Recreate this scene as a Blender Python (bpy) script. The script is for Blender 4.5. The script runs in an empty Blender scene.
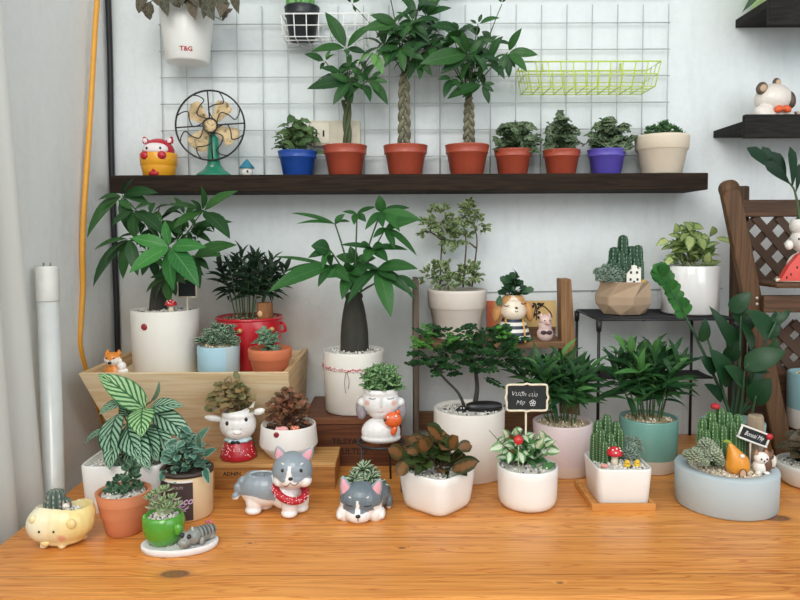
import bpy, bmesh, math, random
from mathutils import Vector, Matrix, Quaternion, noise as mnoise
V = Vector
PI = math.pi
SC = bpy.context.scene
COL = SC.collection
random.seed(7)
R = random.Random(11)

# ------------------------------------------------------------------ camera
FPX, PITCH, ROLL, DY = 700.0, math.radians(3.2), math.radians(.25), 25.9
CZ, TZ = 1.21, 0.75                     # eye height, table top height
cam = bpy.data.cameras.new('camera')
cam.sensor_width = 36.0
cam.lens = FPX / 800 * 36
cam.shift_y = -DY / 800
cam.clip_start = 0.02
co = bpy.data.objects.new('camera', cam)
co.location = (0, 0, CZ)
CM = Matrix.Rotation(PI / 2 - PITCH, 3, 'X') @ Matrix.Rotation(-ROLL, 3, 'Z')
co.rotation_euler = CM.to_euler()
COL.objects.link(co)
SC.camera = co

def ray(px, py):
    return CM @ V(((px - 400) / FPX, (300 - DY - py) / FPX, -1))

def at(px, py, Y):
    d = ray(px, py)
    return V((0, 0, CZ)) + d * (Y / d.y)

def onz(px, py, z):
    d = ray(px, py)
    return V((0, 0, CZ)) + d * ((z - CZ) / d.z)

# ------------------------------------------------------------------ materials
def lin(c):
    if isinstance(c, str):
        c = [int(c[i:i + 2], 16) for i in (0, 2, 4)]
    o = []
    for v in c[:3]:
        v = v / 255.0
        o.append(v / 12.92 if v <= .04045 else ((v + .055) / 1.055) ** 2.4)
    return (o[0], o[1], o[2], 1)

class NT:
    def __init__(s, name):
        s.m = bpy.data.materials.new(name)
        s.m.use_nodes = True
        s.t = s.m.node_tree
        s.t.nodes.clear()
        s.out = s.n('ShaderNodeOutputMaterial')
        s.b = s.n('ShaderNodeBsdfPrincipled')
        s.l(s.b.outputs[0], s.out.inputs[0])
    def n(s, t, **k):
        x = s.t.nodes.new(t)
        for a, v in k.items():
            setattr(x, a, v)
        return x
    def l(s, a, b):
        s.t.links.new(a, b)
    def math(s, op, a, b=None, c=None, clamp=False):
        x = s.n('ShaderNodeMath', operation=op, use_clamp=clamp)
        for i, v in enumerate((a, b, c)):
            if v is None: continue
            if isinstance(v, (int, float)): x.inputs[i].default_value = v
            else: s.l(v, x.inputs[i])
        return x.outputs[0]
    def mix(s, f, a, b, mode='MIX'):
        x = s.n('ShaderNodeMix', data_type='RGBA', blend_type=mode)
        for i, v in ((0, f), (6, a), (7, b)):
            if isinstance(v, (int, float)): x.inputs[i].default_value = v
            elif isinstance(v, tuple): x.inputs[i].default_value = v
            else: s.l(v, x.inputs[i])
        return x.outputs[2]
    def noise(s, vec, scale, detail=4, rough=.55):
        x = s.n('ShaderNodeTexNoise')
        x.inputs['Scale'].default_value = scale
        x.inputs['Detail'].default_value = detail
        x.inputs['Roughness'].default_value = rough
        if vec is not None: s.l(vec, x.inputs['Vector'])
        return x.outputs[0]
    def mapr(s, v, a, b, c=0, d=1):
        x = s.n('ShaderNodeMapRange')
        s.l(v, x.inputs[0])
        for i, k in enumerate((a, b, c, d)): x.inputs[1 + i].default_value = k
        return x.outputs[0]
    def obj(s, scale=None):
        x = s.n('ShaderNodeTexCoord').outputs['Object']
        if scale:
            m = s.n('ShaderNodeMapping')
            m.inputs['Scale'].default_value = scale
            s.l(x, m.inputs[0])
            return m.outputs[0]
        return x
    def bump(s, h, strength=.3, dist=.002):
        x = s.n('ShaderNodeBump')
        x.inputs['Strength'].default_value = strength
        x.inputs['Distance'].default_value = dist
        s.l(h, x.inputs['Height'])
        s.l(x.outputs[0], s.b.inputs['Normal'])
    def col(s, c):
        if isinstance(c, tuple): s.b.inputs['Base Color'].default_value = c
        else: s.l(c, s.b.inputs['Base Color'])
    def set(s, **k):
        for a, v in k.items(): s.b.inputs[a.replace('_', ' ')].default_value = v

CACHE = {}
def mat(c, rough=.5, var=.06, sc=60, bump=.0, coat=0, metal=0, name=None, vsc=None):
    key = (str(c), rough, var, sc, bump, coat, metal, vsc)
    if key in CACHE: return CACHE[key]
    n = NT(name or 'surface_%d' % len(CACHE))
    o = n.obj(vsc)
    f = n.noise(o, sc)
    L = lin(c)
    dark = tuple(max(0, x * (1 - 2.2 * var)) for x in L[:3]) + (1,)
    lite = tuple(min(1, x * (1 + 1.6 * var)) for x in L[:3]) + (1,)
    n.col(n.mix(f, dark, lite))
    n.set(Roughness=rough, Metallic=metal, Coat_Weight=coat)
    if bump:
        n.bump(n.noise(o, sc * 4, 5), bump, .001)
    CACHE[key] = n.m
    return n.m

def attr_mat(name, rough=.32, coat=.2):
    n = NT(name)
    a = n.n('ShaderNodeAttribute', attribute_name='Col')
    f = n.noise(n.obj(), 90)
    n.col(n.mix(n.mapr(f, .3, .7, 0, .10), a.outputs[0], (.45, .43, .4, 1), 'MULTIPLY'))
    n.set(Roughness=rough, Coat_Weight=coat)
    return n.m

def leafmat(name, A, B, pat='plain', Cc=None, amt=.6, rough=.42, trans=.18):
    """A..B vary from leaf to leaf; Cc is the colour of veins / stripes / margins"""
    n = NT(name)
    uv = n.n('ShaderNodeTexCoord').outputs['UV']
    sx = n.n('ShaderNodeSeparateXYZ')
    n.l(uv, sx.inputs[0])
    u, v = sx.outputs[0], sx.outputs[1]
    a = n.math('MULTIPLY', n.math('ABSOLUTE', n.math('SUBTRACT', u, .5)), 2)
    rnd = n.n('ShaderNodeNewGeometry').outputs['Random Per Island']
    base = n.mix(rnd, lin(A), lin(B))
    Cl = lin(Cc) if Cc else None
    nz = n.noise(n.obj(), 140, 3)
    if pat == 'plain':
        rib = n.math('SUBTRACT', 1, n.mapr(a, .0, .10))
        side = n.math('SINE', n.math('MULTIPLY', n.math('SUBTRACT', n.math('MULTIPLY', v, 9), n.math('MULTIPLY', a, 2.2)), 2 * PI))
        side = n.math('MULTIPLY', n.mapr(side, .75, 1), .35)
        f = n.math('MULTIPLY', n.math('MAXIMUM', rib, side), amt * .5)
        base = n.mix(f, base, Cl or tuple(min(1, x * 2.2) for x in lin(B)[:3]) + (1,))
    elif pat == 'edge':
        e = n.math('ADD', a, n.math('MULTIPLY', n.math('SUBTRACT', nz, .5), .6))
        base = n.mix(n.math('MULTIPLY', n.mapr(e, .62, .78), amt), base, Cl)
    elif pat == 'center':
        e = n.math('ADD', a, n.math('MULTIPLY', n.math('SUBTRACT', nz, .5), .7))
        base = n.mix(n.math('MULTIPLY', n.mapr(e, .62, .38), amt), base, Cl)
    elif pat == 'stripe':
        k = n.math('SUBTRACT', n.math('MULTIPLY', v, 7.0), n.math('MULTIPLY', n.math('POWER', a, .85), 2.6))
        w = n.math('SINE', n.math('MULTIPLY', k, 2 * PI))
        f = n.math('MULTIPLY', n.mapr(w, -.45, .0), n.mapr(a, .97, .86))
        base = n.mix(n.math('MULTIPLY', f, amt), base, Cl)
        base = n.mix(n.mapr(a, .09, .04), base, lin(A))
    elif pat == 'vein':
        x = n.n('ShaderNodeTexVoronoi', feature='DISTANCE_TO_EDGE')
        mp = n.n('ShaderNodeMapping')
        mp.inputs['Scale'].default_value = (4, 6, 1)
        n.l(uv, mp.inputs[0]); n.l(mp.outputs[0], x.inputs['Vector'])
        x.inputs['Scale'].default_value = 1.0
        f = n.mapr(x.outputs['Distance'], .10, .03)
        rib = n.mapr(a, .12, .05)
        base = n.mix(n.math('MULTIPLY', n.math('MAXIMUM', f, rib), amt), base, Cl)
    base = n.mix(n.mapr(nz, .3, .75, 0, .35), base, (.55, .6, .5, 1), 'MULTIPLY')
    n.col(base)
    n.set(Roughness=rough)
    n.b.inputs['Specular IOR Level'].default_value = .28
    if trans:
        tr = n.n('ShaderNodeBsdfTranslucent')
        n.l(base, tr.inputs[0])
        mx = n.n('ShaderNodeMixShader')
        mx.inputs[0].default_value = trans
        n.l(n.b.outputs[0], mx.inputs[1]); n.l(tr.outputs[0], mx.inputs[2])
        n.l(mx.outputs[0], n.out.inputs[0])
    return n.m

def pebble_mat(name, cols, rough=.7):
    n = NT(name)
    rnd = n.n('ShaderNodeNewGeometry').outputs['Random Per Island']
    cr = n.n('ShaderNodeValToRGB')
    cr.color_ramp.interpolation = 'CONSTANT'
    e = cr.color_ramp.elements
    e[0].position = 0; e[0].color = lin(cols[0])
    e[1].position = 1.0 / len(cols); e[1].color = lin(cols[1])
    for i in range(2, len(cols)):
        x = e.new(i / len(cols)); x.color = lin(cols[i])
    n.l(rnd, cr.inputs[0])
    n.col(n.mix(n.mapr(n.noise(n.obj(), 500), .3, .7, 0, .3), cr.outputs[0], (.5, .5, .5, 1), 'MULTIPLY'))
    n.set(Roughness=rough)
    return n.m

def wood_mat(name, c1, c2, axis='x', rough=.45, fine=1.0, knots=(), planks=None, coat=0, bump=.15, dirt=.0, lines=0, spec=.35):
    n = NT(name)
    st = {'x': (1.2, 22, 22), 'y': (22, 1.2, 22), 'z': (22, 22, 1.2)}[axis]
    o = n.obj()
    mp = n.n('ShaderNodeMapping'); mp.inputs['Scale'].default_value = st
    vec = o
    kmask = None
    for (kx, ky, kr) in knots:
        vs = n.n('ShaderNodeVectorMath', operation='SUBTRACT')
        n.l(o, vs.inputs[0]); vs.inputs[1].default_value = (kx, ky, 0)
        vm = n.n('ShaderNodeVectorMath', operation='MULTIPLY')
        n.l(vs.outputs[0], vm.inputs[0]); vm.inputs[1].default_value = (1 / kr, 1.9 / kr, 0)
        ln = n.n('ShaderNodeVectorMath', operation='LENGTH')
        n.l(vm.outputs[0], ln.inputs[0])
        kmask = ln.outputs['Value'] if kmask is None else n.math('MINIMUM', kmask, ln.outputs['Value'])
    if kmask is not None:                                    # grain bends round the knots
        push = n.math('MULTIPLY', n.mapr(kmask, 3.5, .6), .012)
        cx = n.n('ShaderNodeCombineXYZ'); n.l(push, cx.inputs[1])
        va = n.n('ShaderNodeVectorMath', operation='ADD')
        n.l(o, va.inputs[0]); n.l(cx.outputs[0], va.inputs[1])
        vec = va.outputs[0]
    n.l(vec, mp.inputs[0])
    g1 = n.noise(mp.outputs[0], 2.2 * fine, 3, .5)
    wv = n.math('SINE', n.math('MULTIPLY', g1, 46))
    g2 = n.noise(mp.outputs[0], 9 * fine, 5, .65)
    f = n.math('ADD', n.math('MULTIPLY', n.mapr(wv, -1, 1), .45), n.math('MULTIPLY', g2, .55))
    c = n.mix(n.mapr(f, .2, .85), lin(c1), lin(c2))
    if lines:
        g3 = n.noise(mp.outputs[0], 3.1 * fine, 2, .4)
        w3 = n.math('SINE', n.math('MULTIPLY', g3, 120))
        c = n.mix(n.math('MULTIPLY', n.mapr(w3, .55, 1), lines), c, lin(c2), 'MULTIPLY')
    big = n.noise(o, 5, 2)
    c = n.mix(n.mapr(big, .35, .7, 0, .35), c, lin(c2), 'MULTIPLY') if dirt else n.mix(n.mapr(big, .35, .7, 0, .3), c, lin(c1))
    if planks:
        ax, ps, off = planks
        s2 = n.n('ShaderNodeSeparateXYZ'); n.l(o, s2.inputs[0])
        k = n.math('MULTIPLY', n.math('ADD', s2.outputs[ax], off), 1 / ps)
        fr = n.math('FRACT', k)
        seam = n.math('LESS_THAN', n.math('MINIMUM', fr, n.math('SUBTRACT', 1, fr)), .006)
        fl = n.n('ShaderNodeTexWhiteNoise', noise_dimensions='1D'); n.l(n.math('FLOOR', k), fl.inputs['W'])
        c = n.mix(n.math('MULTIPLY', fl.outputs['Value'], .35), c, lin(c2), 'MULTIPLY')
        c = n.mix(n.math('MULTIPLY', seam, .75), c, (.10, .04, .015, 1))
    if kmask is not None:
        ring = n.mapr(n.math('SINE', n.math('MULTIPLY', kmask, 16)), -1, 1, .3, 1)
        kc = n.mix(ring, (.035, .016, .008, 1), (.23, .115, .055, 1))
        c = n.mix(n.mapr(kmask, 1.0, .9), c, kc)
        c = n.mix(n.math('MULTIPLY', n.mapr(kmask, 1.5, .95), .45), c, (.32, .12, .04, 1))
    n.col(c)
    n.set(Roughness=rough, Coat_Weight=coat)
    n.b.inputs['Specular IOR Level'].default_value = spec
    n.b.inputs['Coat Roughness'].default_value = .25
    if bump: n.bump(f, bump, .0008)
    return n.m

# ------------------------------------------------------------------ mesh builder
class MB:
    def __init__(s):
        s.v, s.f, s.uv, s.mi, s.sm = [], [], [], [], []
    def add(s, vs, fs, uvs=None, m=0, smooth=True):
        b = len(s.v)
        s.v.extend(V(p) for p in vs)
        for f in fs:
            s.f.append([b + i for i in f])
            s.uv.append([uvs[i] for i in f] if uvs else [(.5, .5)] * len(f))
            s.mi.append(m); s.sm.append(smooth)
        return s
    def xf(s, fn, start=0):
        for i in range(start, len(s.v)): s.v[i] = V(fn(s.v[i]))
        return s
    def build(s, name, mats, parent=None, loc=None, kind=None):
        if not isinstance(mats, (list, tuple)): mats = [mats]
        base = V(loc) if loc is not None else (world_loc(parent) if parent else V((0, 0, 0)))
        me = bpy.data.meshes.new(name)
        me.from_pydata([tuple(p - base) for p in s.v], [], s.f)
        for m in mats: me.materials.append(m)
        me.polygons.foreach_set('material_index', s.mi)
        me.polygons.foreach_set('use_smooth', s.sm)
        ul = me.uv_layers.new(name='UVMap')
        ul.data.foreach_set('uv', [x for f in s.uv for c in f for x in c])
        me.update()
        o = bpy.data.objects.new(name, me)
        COL.objects.link(o)
        if parent:
            o.parent = parent
            if loc is not None: o.location = V(loc) - world_loc(parent)
        else: o.location = base
        if kind: o['kind'] = kind
        return o

def world_loc(o):
    p = V(o.location)
    while o.parent:
        o = o.parent; p += o.location
    return p

def tag(o, label, cat, group=None, kind=None):
    o['label'] = label; o['category'] = cat
    if group: o['group'] = group
    if kind: o['kind'] = kind
    return o

def thing(name, label, cat, loc, group=None):
    o = bpy.data.objects.new(name, None)
    o.empty_display_size = .03
    o.location = loc
    COL.objects.link(o)
    return tag(o, label, cat, group)

def structure(o):
    o['kind'] = 'structure'; return o

def bmadd(mb, bm, m=0, smooth=False):
    bm.verts.index_update()
    mb.add([v.co.copy() for v in bm.verts], [[v.index for v in f.verts] for f in bm.faces], None, m, smooth)
    bm.free()

def box(mb, x0, x1, y0, y1, z0, z1, bev=.002, m=0, seg=2):
    bm = bmesh.new()
    bmesh.ops.create_cube(bm, size=1)
    for v in bm.verts:
        v.co = V((x0 + (v.co.x + .5) * (x1 - x0), y0 + (v.co.y + .5) * (y1 - y0), z0 + (v.co.z + .5) * (z1 - z0)))
    if bev: bmesh.ops.bevel(bm, geom=list(bm.edges), offset=bev, segments=seg, affect='EDGES', profile=.6)
    bmadd(mb, bm, m)

def hexa(mb, c8, bev=.002, m=0):
    """box from 8 corners: bottom 4 (counter-clockwise) then top 4"""
    bm = bmesh.new()
    vs = [bm.verts.new(p) for p in c8]
    for f in ((3, 2, 1, 0), (4, 5, 6, 7), (0, 1, 5, 4), (1, 2, 6, 5), (2, 3, 7, 6), (3, 0, 4, 7)):
        bm.faces.new([vs[i] for i in f])
    if bev: bmesh.ops.bevel(bm, geom=list(bm.edges), offset=bev, segments=2, affect='EDGES', profile=.6)
    bmadd(mb, bm, m)

def beam(mb, a, b, w, d, up=(0, 0, 1), bev=.002, m=0):
    """rectangular bar from a to b; w along (dir x up), d along the third axis"""
    a, b = V(a), V(b)
    t = (b - a).normalized()
    s = t.cross(V(up)).normalized() * (w / 2)
    n = s.cross(t).normalized() * (d / 2)
    hexa(mb, [a - s - n, a + s - n, a + s + n, a - s + n, b - s - n, b + s - n, b + s + n, b - s + n], bev, m)

def tube(mb, pts, r0, r1=None, seg=6, m=0, cap=True, rfn=None):
    pts = [V(p) for p in pts]
    r1 = r0 if r1 is None else r1
    vs, fs, uv = [], [], []
    ref = V((.13, .21, .97))
    N = len(pts)
    prev = None
    for i, p in enumerate(pts):
        t = (pts[min(i + 1, N - 1)] - pts[max(i - 1, 0)])
        t = t.normalized() if t.length > 1e-9 else V((0, 0, 1))
        if prev is None:
            if abs(t.dot(ref)) > .95: ref = V((1, 0, 0))
            s = t.cross(ref).normalized()
        else:
            s = (prev - t * prev.dot(t)).normalized()
        prev = s
        n = t.cross(s)
        k = i / max(1, N - 1)
        r = rfn(k) if rfn else r0 + (r1 - r0) * k
        for j in range(seg):
            a = 2 * PI * j / seg
            vs.append(p + (s * math.cos(a) + n * math.sin(a)) * r)
            uv.append((j / seg, k))
    for i in range(N - 1):
        for j in range(seg):
            fs.append((i * seg + j, i * seg + (j + 1) % seg, (i + 1) * seg + (j + 1) % seg, (i + 1) * seg + j))
    if cap:
        fs.append(tuple(range(seg))[::-1]); fs.append(tuple((N - 1) * seg + j for j in range(seg)))
    mb.add(vs, fs, uv, m)

def bez(a, b, c, n=8):
    a, b, c = V(a), V(b), V(c)
    return [a * (1 - t) ** 2 + b * 2 * t * (1 - t) + c * t * t for t in [i / n for i in range(n + 1)]]

def catm(P, n=6):
    P = [V(p) for p in P]
    Q = [P[0] * 2 - P[1]] + P + [P[-1] * 2 - P[-2]]
    o = []
    for i in range(1, len(Q) - 2):
        for k in range(n):
            t = k / n
            o.append(.5 * ((2 * Q[i]) + (Q[i + 1] - Q[i - 1]) * t + (2 * Q[i - 1] - 5 * Q[i] + 4 * Q[i + 1] - Q[i + 2]) * t * t + (3 * Q[i] - Q[i - 1] - 3 * Q[i + 1] + Q[i + 2]) * t ** 3))
    return o + [P[-1]]

def lathe(mb, cx, cy, z, prof, seg=40, shape=None, m=0, rot=0, smooth=True):
    vs, fs, uv = [], [], []
    for i, (r, h) in enumerate(prof):
        for j in range(seg):
            a = 2 * PI * j / seg
            k = shape(a) if shape else 1
            vs.append(V((cx + r * k * math.cos(a + rot), cy + r * k * math.sin(a + rot), z + h)))
            uv.append((j / seg, i / (len(prof) - 1)))
    for i in range(len(prof) - 1):
        for j in range(seg):
            fs.append((i * seg + j, i * seg + (j + 1) % seg, (i + 1) * seg + (j + 1) % seg, (i + 1) * seg + j))
    mb.add(vs, fs, uv, m, smooth)

def ell(mb, c, r, seg=14, rings=9, m=0, rot=None, clip=None):
    if isinstance(r, (int, float)): r = (r, r, r)
    vs, fs, uv = [], [], []
    for i in range(rings + 1):
        th = PI * i / rings
        for j in range(seg):
            a = 2 * PI * j / seg
            p = V((r[0] * math.sin(th) * math.cos(a), r[1] * math.sin(th) * math.sin(a), r[2] * math.cos(th)))
            if rot is not None: p = rot @ p
            vs.append(V(c) + p); uv.append((j / seg, i / rings))
    for i in range(rings):
        for j in range(seg):
            fs.append((i * seg + j, (i + 1) * seg + j, (i + 1) * seg + (j + 1) % seg, i * seg + (j + 1) % seg))
    mb.add(vs, fs, uv, m)

def eul(x=0, y=0, z=0):
    return Matrix.Rotation(math.radians(z), 3, 'Z') @ Matrix.Rotation(math.radians(y), 3, 'Y') @ Matrix.Rotation(math.radians(x), 3, 'X')

PROF = {'lance': lambda t: math.sin(PI * t ** .8) ** .85 if 0 < t < 1 else 0,
        'ovate': lambda t: (t ** .5) * (1 - t) ** .85 * 1.72,
        'obov': lambda t: (t ** 1.0) * (1 - t) ** .42 * 2.16,
        'round': lambda t: math.sqrt(max(0, 1 - (2 * t - 1) ** 2)),
        'strap': lambda t: min(1, .35 + t * 4) * (1 - t ** 2.5) ** .8 if t < 1 else 0}

for _k in list(PROF):
    _mx = max(PROF[_k](i / 200) for i in range(1, 200))
    PROF[_k] = (lambda f, m: lambda t: f(t) / m)(PROF[_k], _mx)

def upn(d, rnd=.25, up=(0, -.55, .83)):
    n = V(up) + V((R.uniform(-rnd, rnd), R.uniform(-rnd, rnd), R.uniform(-rnd, rnd)))
    n = n - d * n.dot(d)
    if n.length < .05:
        n = V((0, -1, .2)); n = n - d * n.dot(d)
    return n.normalized()

def leaf(mb, b, t, w, n=None, shape='lance', sag=.1, fold=.18, K=6, m=0, rnd=.25, wave=0):
    b, t = V(b), V(t)
    d = t - b
    L = d.length
    if L < 1e-6: return
    dn = d / L
    n = upn(dn, rnd) if n is None else (V(n) - dn * V(n).dot(dn)).normalized()
    s = dn.cross(n)
    P = PROF[shape]
    vs, uv, fs = [], [], []
    for i in range(K + 1):
        tt = i / K
        wd = w / 2 * P(min(.999, max(.0, tt)))
        if i == 0: wd = max(wd, w * .04)
        c = b + d * tt + n * (sag * L * 4 * tt * (1 - tt))
        wv = wave * w * math.sin(tt * 14 + b.x * 900) if wave else 0
        vs += [c - s * wd + n * (fold * wd + wv), c, c + s * wd + n * (fold * wd - wv)]
        uv += [(0, tt), (.5, tt), (1, tt)]
    for i in range(K):
        k = i * 3
        fs += [(k, k + 1, k + 4, k + 3), (k + 1, k + 2, k + 5, k + 4)]
    mb.add(vs, fs, uv, m)

def fatleaf(mb, b, t, w, th, m=0, K=5, shape='obov', up=None, curl=.15):
    """thick succulent leaf: a closed lens section"""
    b, t = V(b), V(t)
    d = t - b; L = d.length; dn = d / L
    n = upn(dn, .1) if up is None else (V(up) - dn * V(up).dot(dn)).normalized()
    s = dn.cross(n)
    P = PROF[shape]
    vs, uv, fs = [], [], []
    S = 6
    for i in range(K + 1):
        tt = i / K
        k = max(.12, P(min(.97, max(.03, tt))))
        c = b + d * tt + n * (curl * L * tt * tt)
        for j in range(S):
            a = 2 * PI * j / S
            vs.append(c + s * (w / 2 * k * math.cos(a)) + n * (th / 2 * k * math.sin(a)))
            uv.append((.5 + .5 * math.cos(a), tt))
    for i in range(K):
        for j in range(S):
            fs.append((i * S + j, i * S + (j + 1) % S, (i + 1) * S + (j + 1) % S, (i + 1) * S + j))
    fs.append(tuple(K * S + j for j in range(S)))
    mb.add(vs, fs, uv, m)

def sdir(az, el):
    return V((math.cos(el) * math.cos(az), math.cos(el) * math.sin(az), math.sin(el)))

def rosette(mb, p, n, L, w, e0=.2, e1=1.2, shape='lance', sag=.12, az0=None, fat=None, jit=.2, m=0, K=5, fold=.18):
    az = R.uniform(0, 6) if az0 is None else az0
    for i in range(n):
        k = i / max(1, n - 1)
        el = e0 + (e1 - e0) * k + R.uniform(-jit, jit) * .5
        d = sdir(az, el)
        l = L * (1 - .35 * k) * R.uniform(.85, 1.12)
        q = V(p) + V((0, 0, 1)) * (.05 * L * k)
        if fat: fatleaf(mb, q, q + d * l, w * (1 - .3 * k), fat, m, K, shape, up=V((0, 0, 1)))
        else: leaf(mb, q, q + d * l, w * (1 - .25 * k) * R.uniform(.85, 1.1), None, shape, sag, fold, K, m, rnd=.15, )
        az += 2.39996 + R.uniform(-jit, jit)

# ------------------------------------------------------------------ text
def text_mb(mb, s, size, fn, m=0, shear=0, spacing=1.0, bold=0):
    """flat lettering; fn maps (u, v) of the text plane to a world point. Centred on (0, 0)."""
    cu = bpy.data.curves.new('lettering', 'FONT')
    cu.body = s; cu.size = size; cu.shear = shear
    cu.space_character = spacing
    cu.offset = bold
    cu.align_x = 'CENTER'; cu.align_y = 'CENTER'
    cu.resolution_u = 2
    o = bpy.data.objects.new('lettering', cu)
    COL.objects.link(o)
    dg = bpy.context.evaluated_depsgraph_get()
    ev = o.evaluated_get(dg)
    me = ev.to_mesh()
    vs = [fn(v.co.x, v.co.y) for v in me.vertices]
    fs = [list(p.vertices) for p in me.polygons]
    ev.to_mesh_clear()
    bpy.data.objects.remove(o); bpy.data.curves.remove(cu)
    mb.add(vs, fs, None, m, False)

# ------------------------------------------------------------------ painted ceramic bodies
PAINT = attr_mat('painted_ceramic')
MATTE = attr_mat('painted_matte', .6, 0)
def organic(name, blobs, parent, colfn, voxel, smooth=6, edit=None, mat_=None, loc=None):
    """blobs [(centre, radii, rot)] fused into ONE continuous surface, then painted per vertex by colfn(world point, normal)"""
    t = MB()
    for bl in blobs:
        ell(t, bl[0], bl[1], 20, 14, rot=bl[2] if len(bl) > 2 else None)
    me = bpy.data.meshes.new('tmp')
    me.from_pydata([tuple(p) for p in t.v], [], t.f)
    o = bpy.data.objects.new('tmp', me); COL.objects.link(o)
    md = o.modifiers.new('r', 'REMESH'); md.mode = 'VOXEL'; md.voxel_size = voxel
    ms = o.modifiers.new('s', 'SMOOTH'); ms.factor = .5; ms.iterations = smooth
    dg = bpy.context.evaluated_depsgraph_get()
    ev = o.evaluated_get(dg)
    em = ev.to_mesh()
    vs = [v.co.copy() for v in em.vertices]; ns = [v.normal.copy() for v in em.vertices]
    fs = [list(p.vertices) for p in em.polygons]
    ev.to_mesh_clear()
    bpy.data.objects.remove(o); bpy.data.meshes.remove(me)
    cols = [colfn(p, q) for p, q in zip(vs, ns)]
    if edit: vs, cols = edit(vs, cols)
    base = V(loc) if loc is not None else (world_loc(parent) if parent else V((0, 0, 0)))
    m = bpy.data.meshes.new(name)
    m.from_pydata([tuple(p - base) for p in vs], [], fs)
    m.materials.append(mat_ or PAINT)
    m.polygons.foreach_set('use_smooth', [True] * len(fs))
    ca = m.color_attributes.new('Col', 'FLOAT_COLOR', 'POINT')
    ca.data.foreach_set('color', [x for c in cols for x in c])
    m.update()
    ob = bpy.data.objects.new(name, m); COL.objects.link(ob)
    if parent:
        ob.parent = parent
    else: ob.location = base
    global LAST
    LAST = ob
    return ob

from mathutils.bvhtree import BVHTree
_BV = {}
def onsurf(o, px, py, out=0.0):
    """where the surface of mesh o (or of several) is met when looking at pixel (px, py), moved out by out"""
    best = None
    for q in (o if isinstance(o, (list, tuple)) else [o]):
        if q.name not in _BV:
            w = world_loc(q)
            _BV[q.name] = BVHTree.FromPolygons([v.co + w for v in q.data.vertices], [tuple(p.vertices) for p in q.data.polygons])
        h = _BV[q.name].ray_cast(V((0, 0, CZ)), ray(px, py).normalized())
        if h[0] is not None and (best is None or h[3] < best[3]): best = h
    if best is None:
        q = o[0] if isinstance(o, (list, tuple)) else o
        c = world_loc(q) + sum((V(k) for k in q.bound_box), V((0, 0, 0))) / 8
        h = _BV[q.name].find_nearest(at(px, py, c.y - .02))
        return h[0] + h[1].normalized() * out
    return best[0] + best[1].normalized() * out
# ------------------------------------------------------------------ pots and plants: shared builders
GRAVEL = pebble_mat('white_gravel', ['f2f0ea', 'e6e3da', 'fbfaf6', 'cfcbc0', 'efece4', '7d7a72', 'e9e6de', 'd8d4c8', '54514c', 'f6f4ee'])
TANGRAVEL = pebble_mat('tan_gravel', ['d9cdb6', 'c6b697', 'e6dcc8', 'a99774', 'efe7d6', '7e6c50', 'd2c3a5'])
BEDS = {'white_gravel': mat('cfccc3', .9, .15, 300, .5), 'tan_gravel': mat('b7a684', .9, .15, 300, .5), 'brown_gravel': mat('6e5a47', .9, .2, 300, .5), 'cream_gravel': mat('ddd0ba', .9, .12, 300, .5)}
SOIL = mat('33271f', .95, .3, 180, .6)
def soilmat(): return SOIL

def rpx(w, X, Y):
    """radius of an upright cylinder at (X, Y) that looks w pixels wide"""
    return w / 2 / FPX * (Y + .02) / math.sqrt(1 + (X / Y) ** 2)

def place(cx, w, ytop, ybase, zb, rb=.85):
    """pot standing on height zb: foot's nearest point at pixel row ybase, rim centre at row ytop, rim w pixels wide"""
    Yf = onz(cx, ybase, zb).y
    Y = Yf + .04
    for _ in range(12):
        r = rpx(w, at(cx, ytop, Y).x, Y)
        Y = Yf + r * rb
    X = at(cx, ytop, Y).x
    return dict(X=X, Y=Y, r=r, h=at(cx, ytop, Y).z - zb, zb=zb, s=Y / FPX)

def placeY(cx, w, ytop, zb, Y):
    X = at(cx, ytop, Y).x
    return dict(X=X, Y=Y, r=rpx(w, X, Y), h=at(cx, ytop, Y).z - zb, zb=zb, s=Y / FPX)

def sq(k, rot=0):
    """rounded-square cross-section; k larger = squarer"""
    def f(a):
        a -= rot
        return (abs(math.cos(a)) ** k + abs(math.sin(a)) ** k) ** (-1 / k)
    return f

def pot_profile(style, r, h, rb=.85, dep=None, th=None):
    th = th or max(.0025, r * .06)
    dep = dep or min(.018, h * .28)
    b = r * rb
    if style == 'plain':
        o = [(0, 0), (b - .003, 0), (b, .003), (r, h - .003), (r - .001, h - .0008)]
    elif style == 'round':
        o = [(0, 0), (b * .72, 0), (b * .86, h * .03), (b * .95, h * .10), (b, h * .2), (b + (r - b) * .5, h * .45), (r, h * .8), (r, h - .002), (r - .001, h - .0006)]
    elif style == 'plastic':
        o = [(0, 0), (b - .002, 0), (b, .002), (b + (r * .92 - b) * .98, h * .70), (r * .985, h * .72), (r * .97, h * .745), (r * 1.0, h - .004), (r * 1.015, h - .003), (r * 1.015, h - .0008)]
    elif style == 'clay':
        o = [(0, 0), (b - .002, 0), (b, .002), (b + (r * .9 - b), h * .60), (r * .955, h * .63), (r * .97, h * .64), (r, h - .006), (r, h - .002), (r - .002, h)]
    o += [(r - th, h - .0004), (r - th - .001, h - .002), (r - th - .001 - (r - b) * .25 * min(1, dep / h * 2), h - dep), (0, h - dep)]
    return o, th, dep

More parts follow.
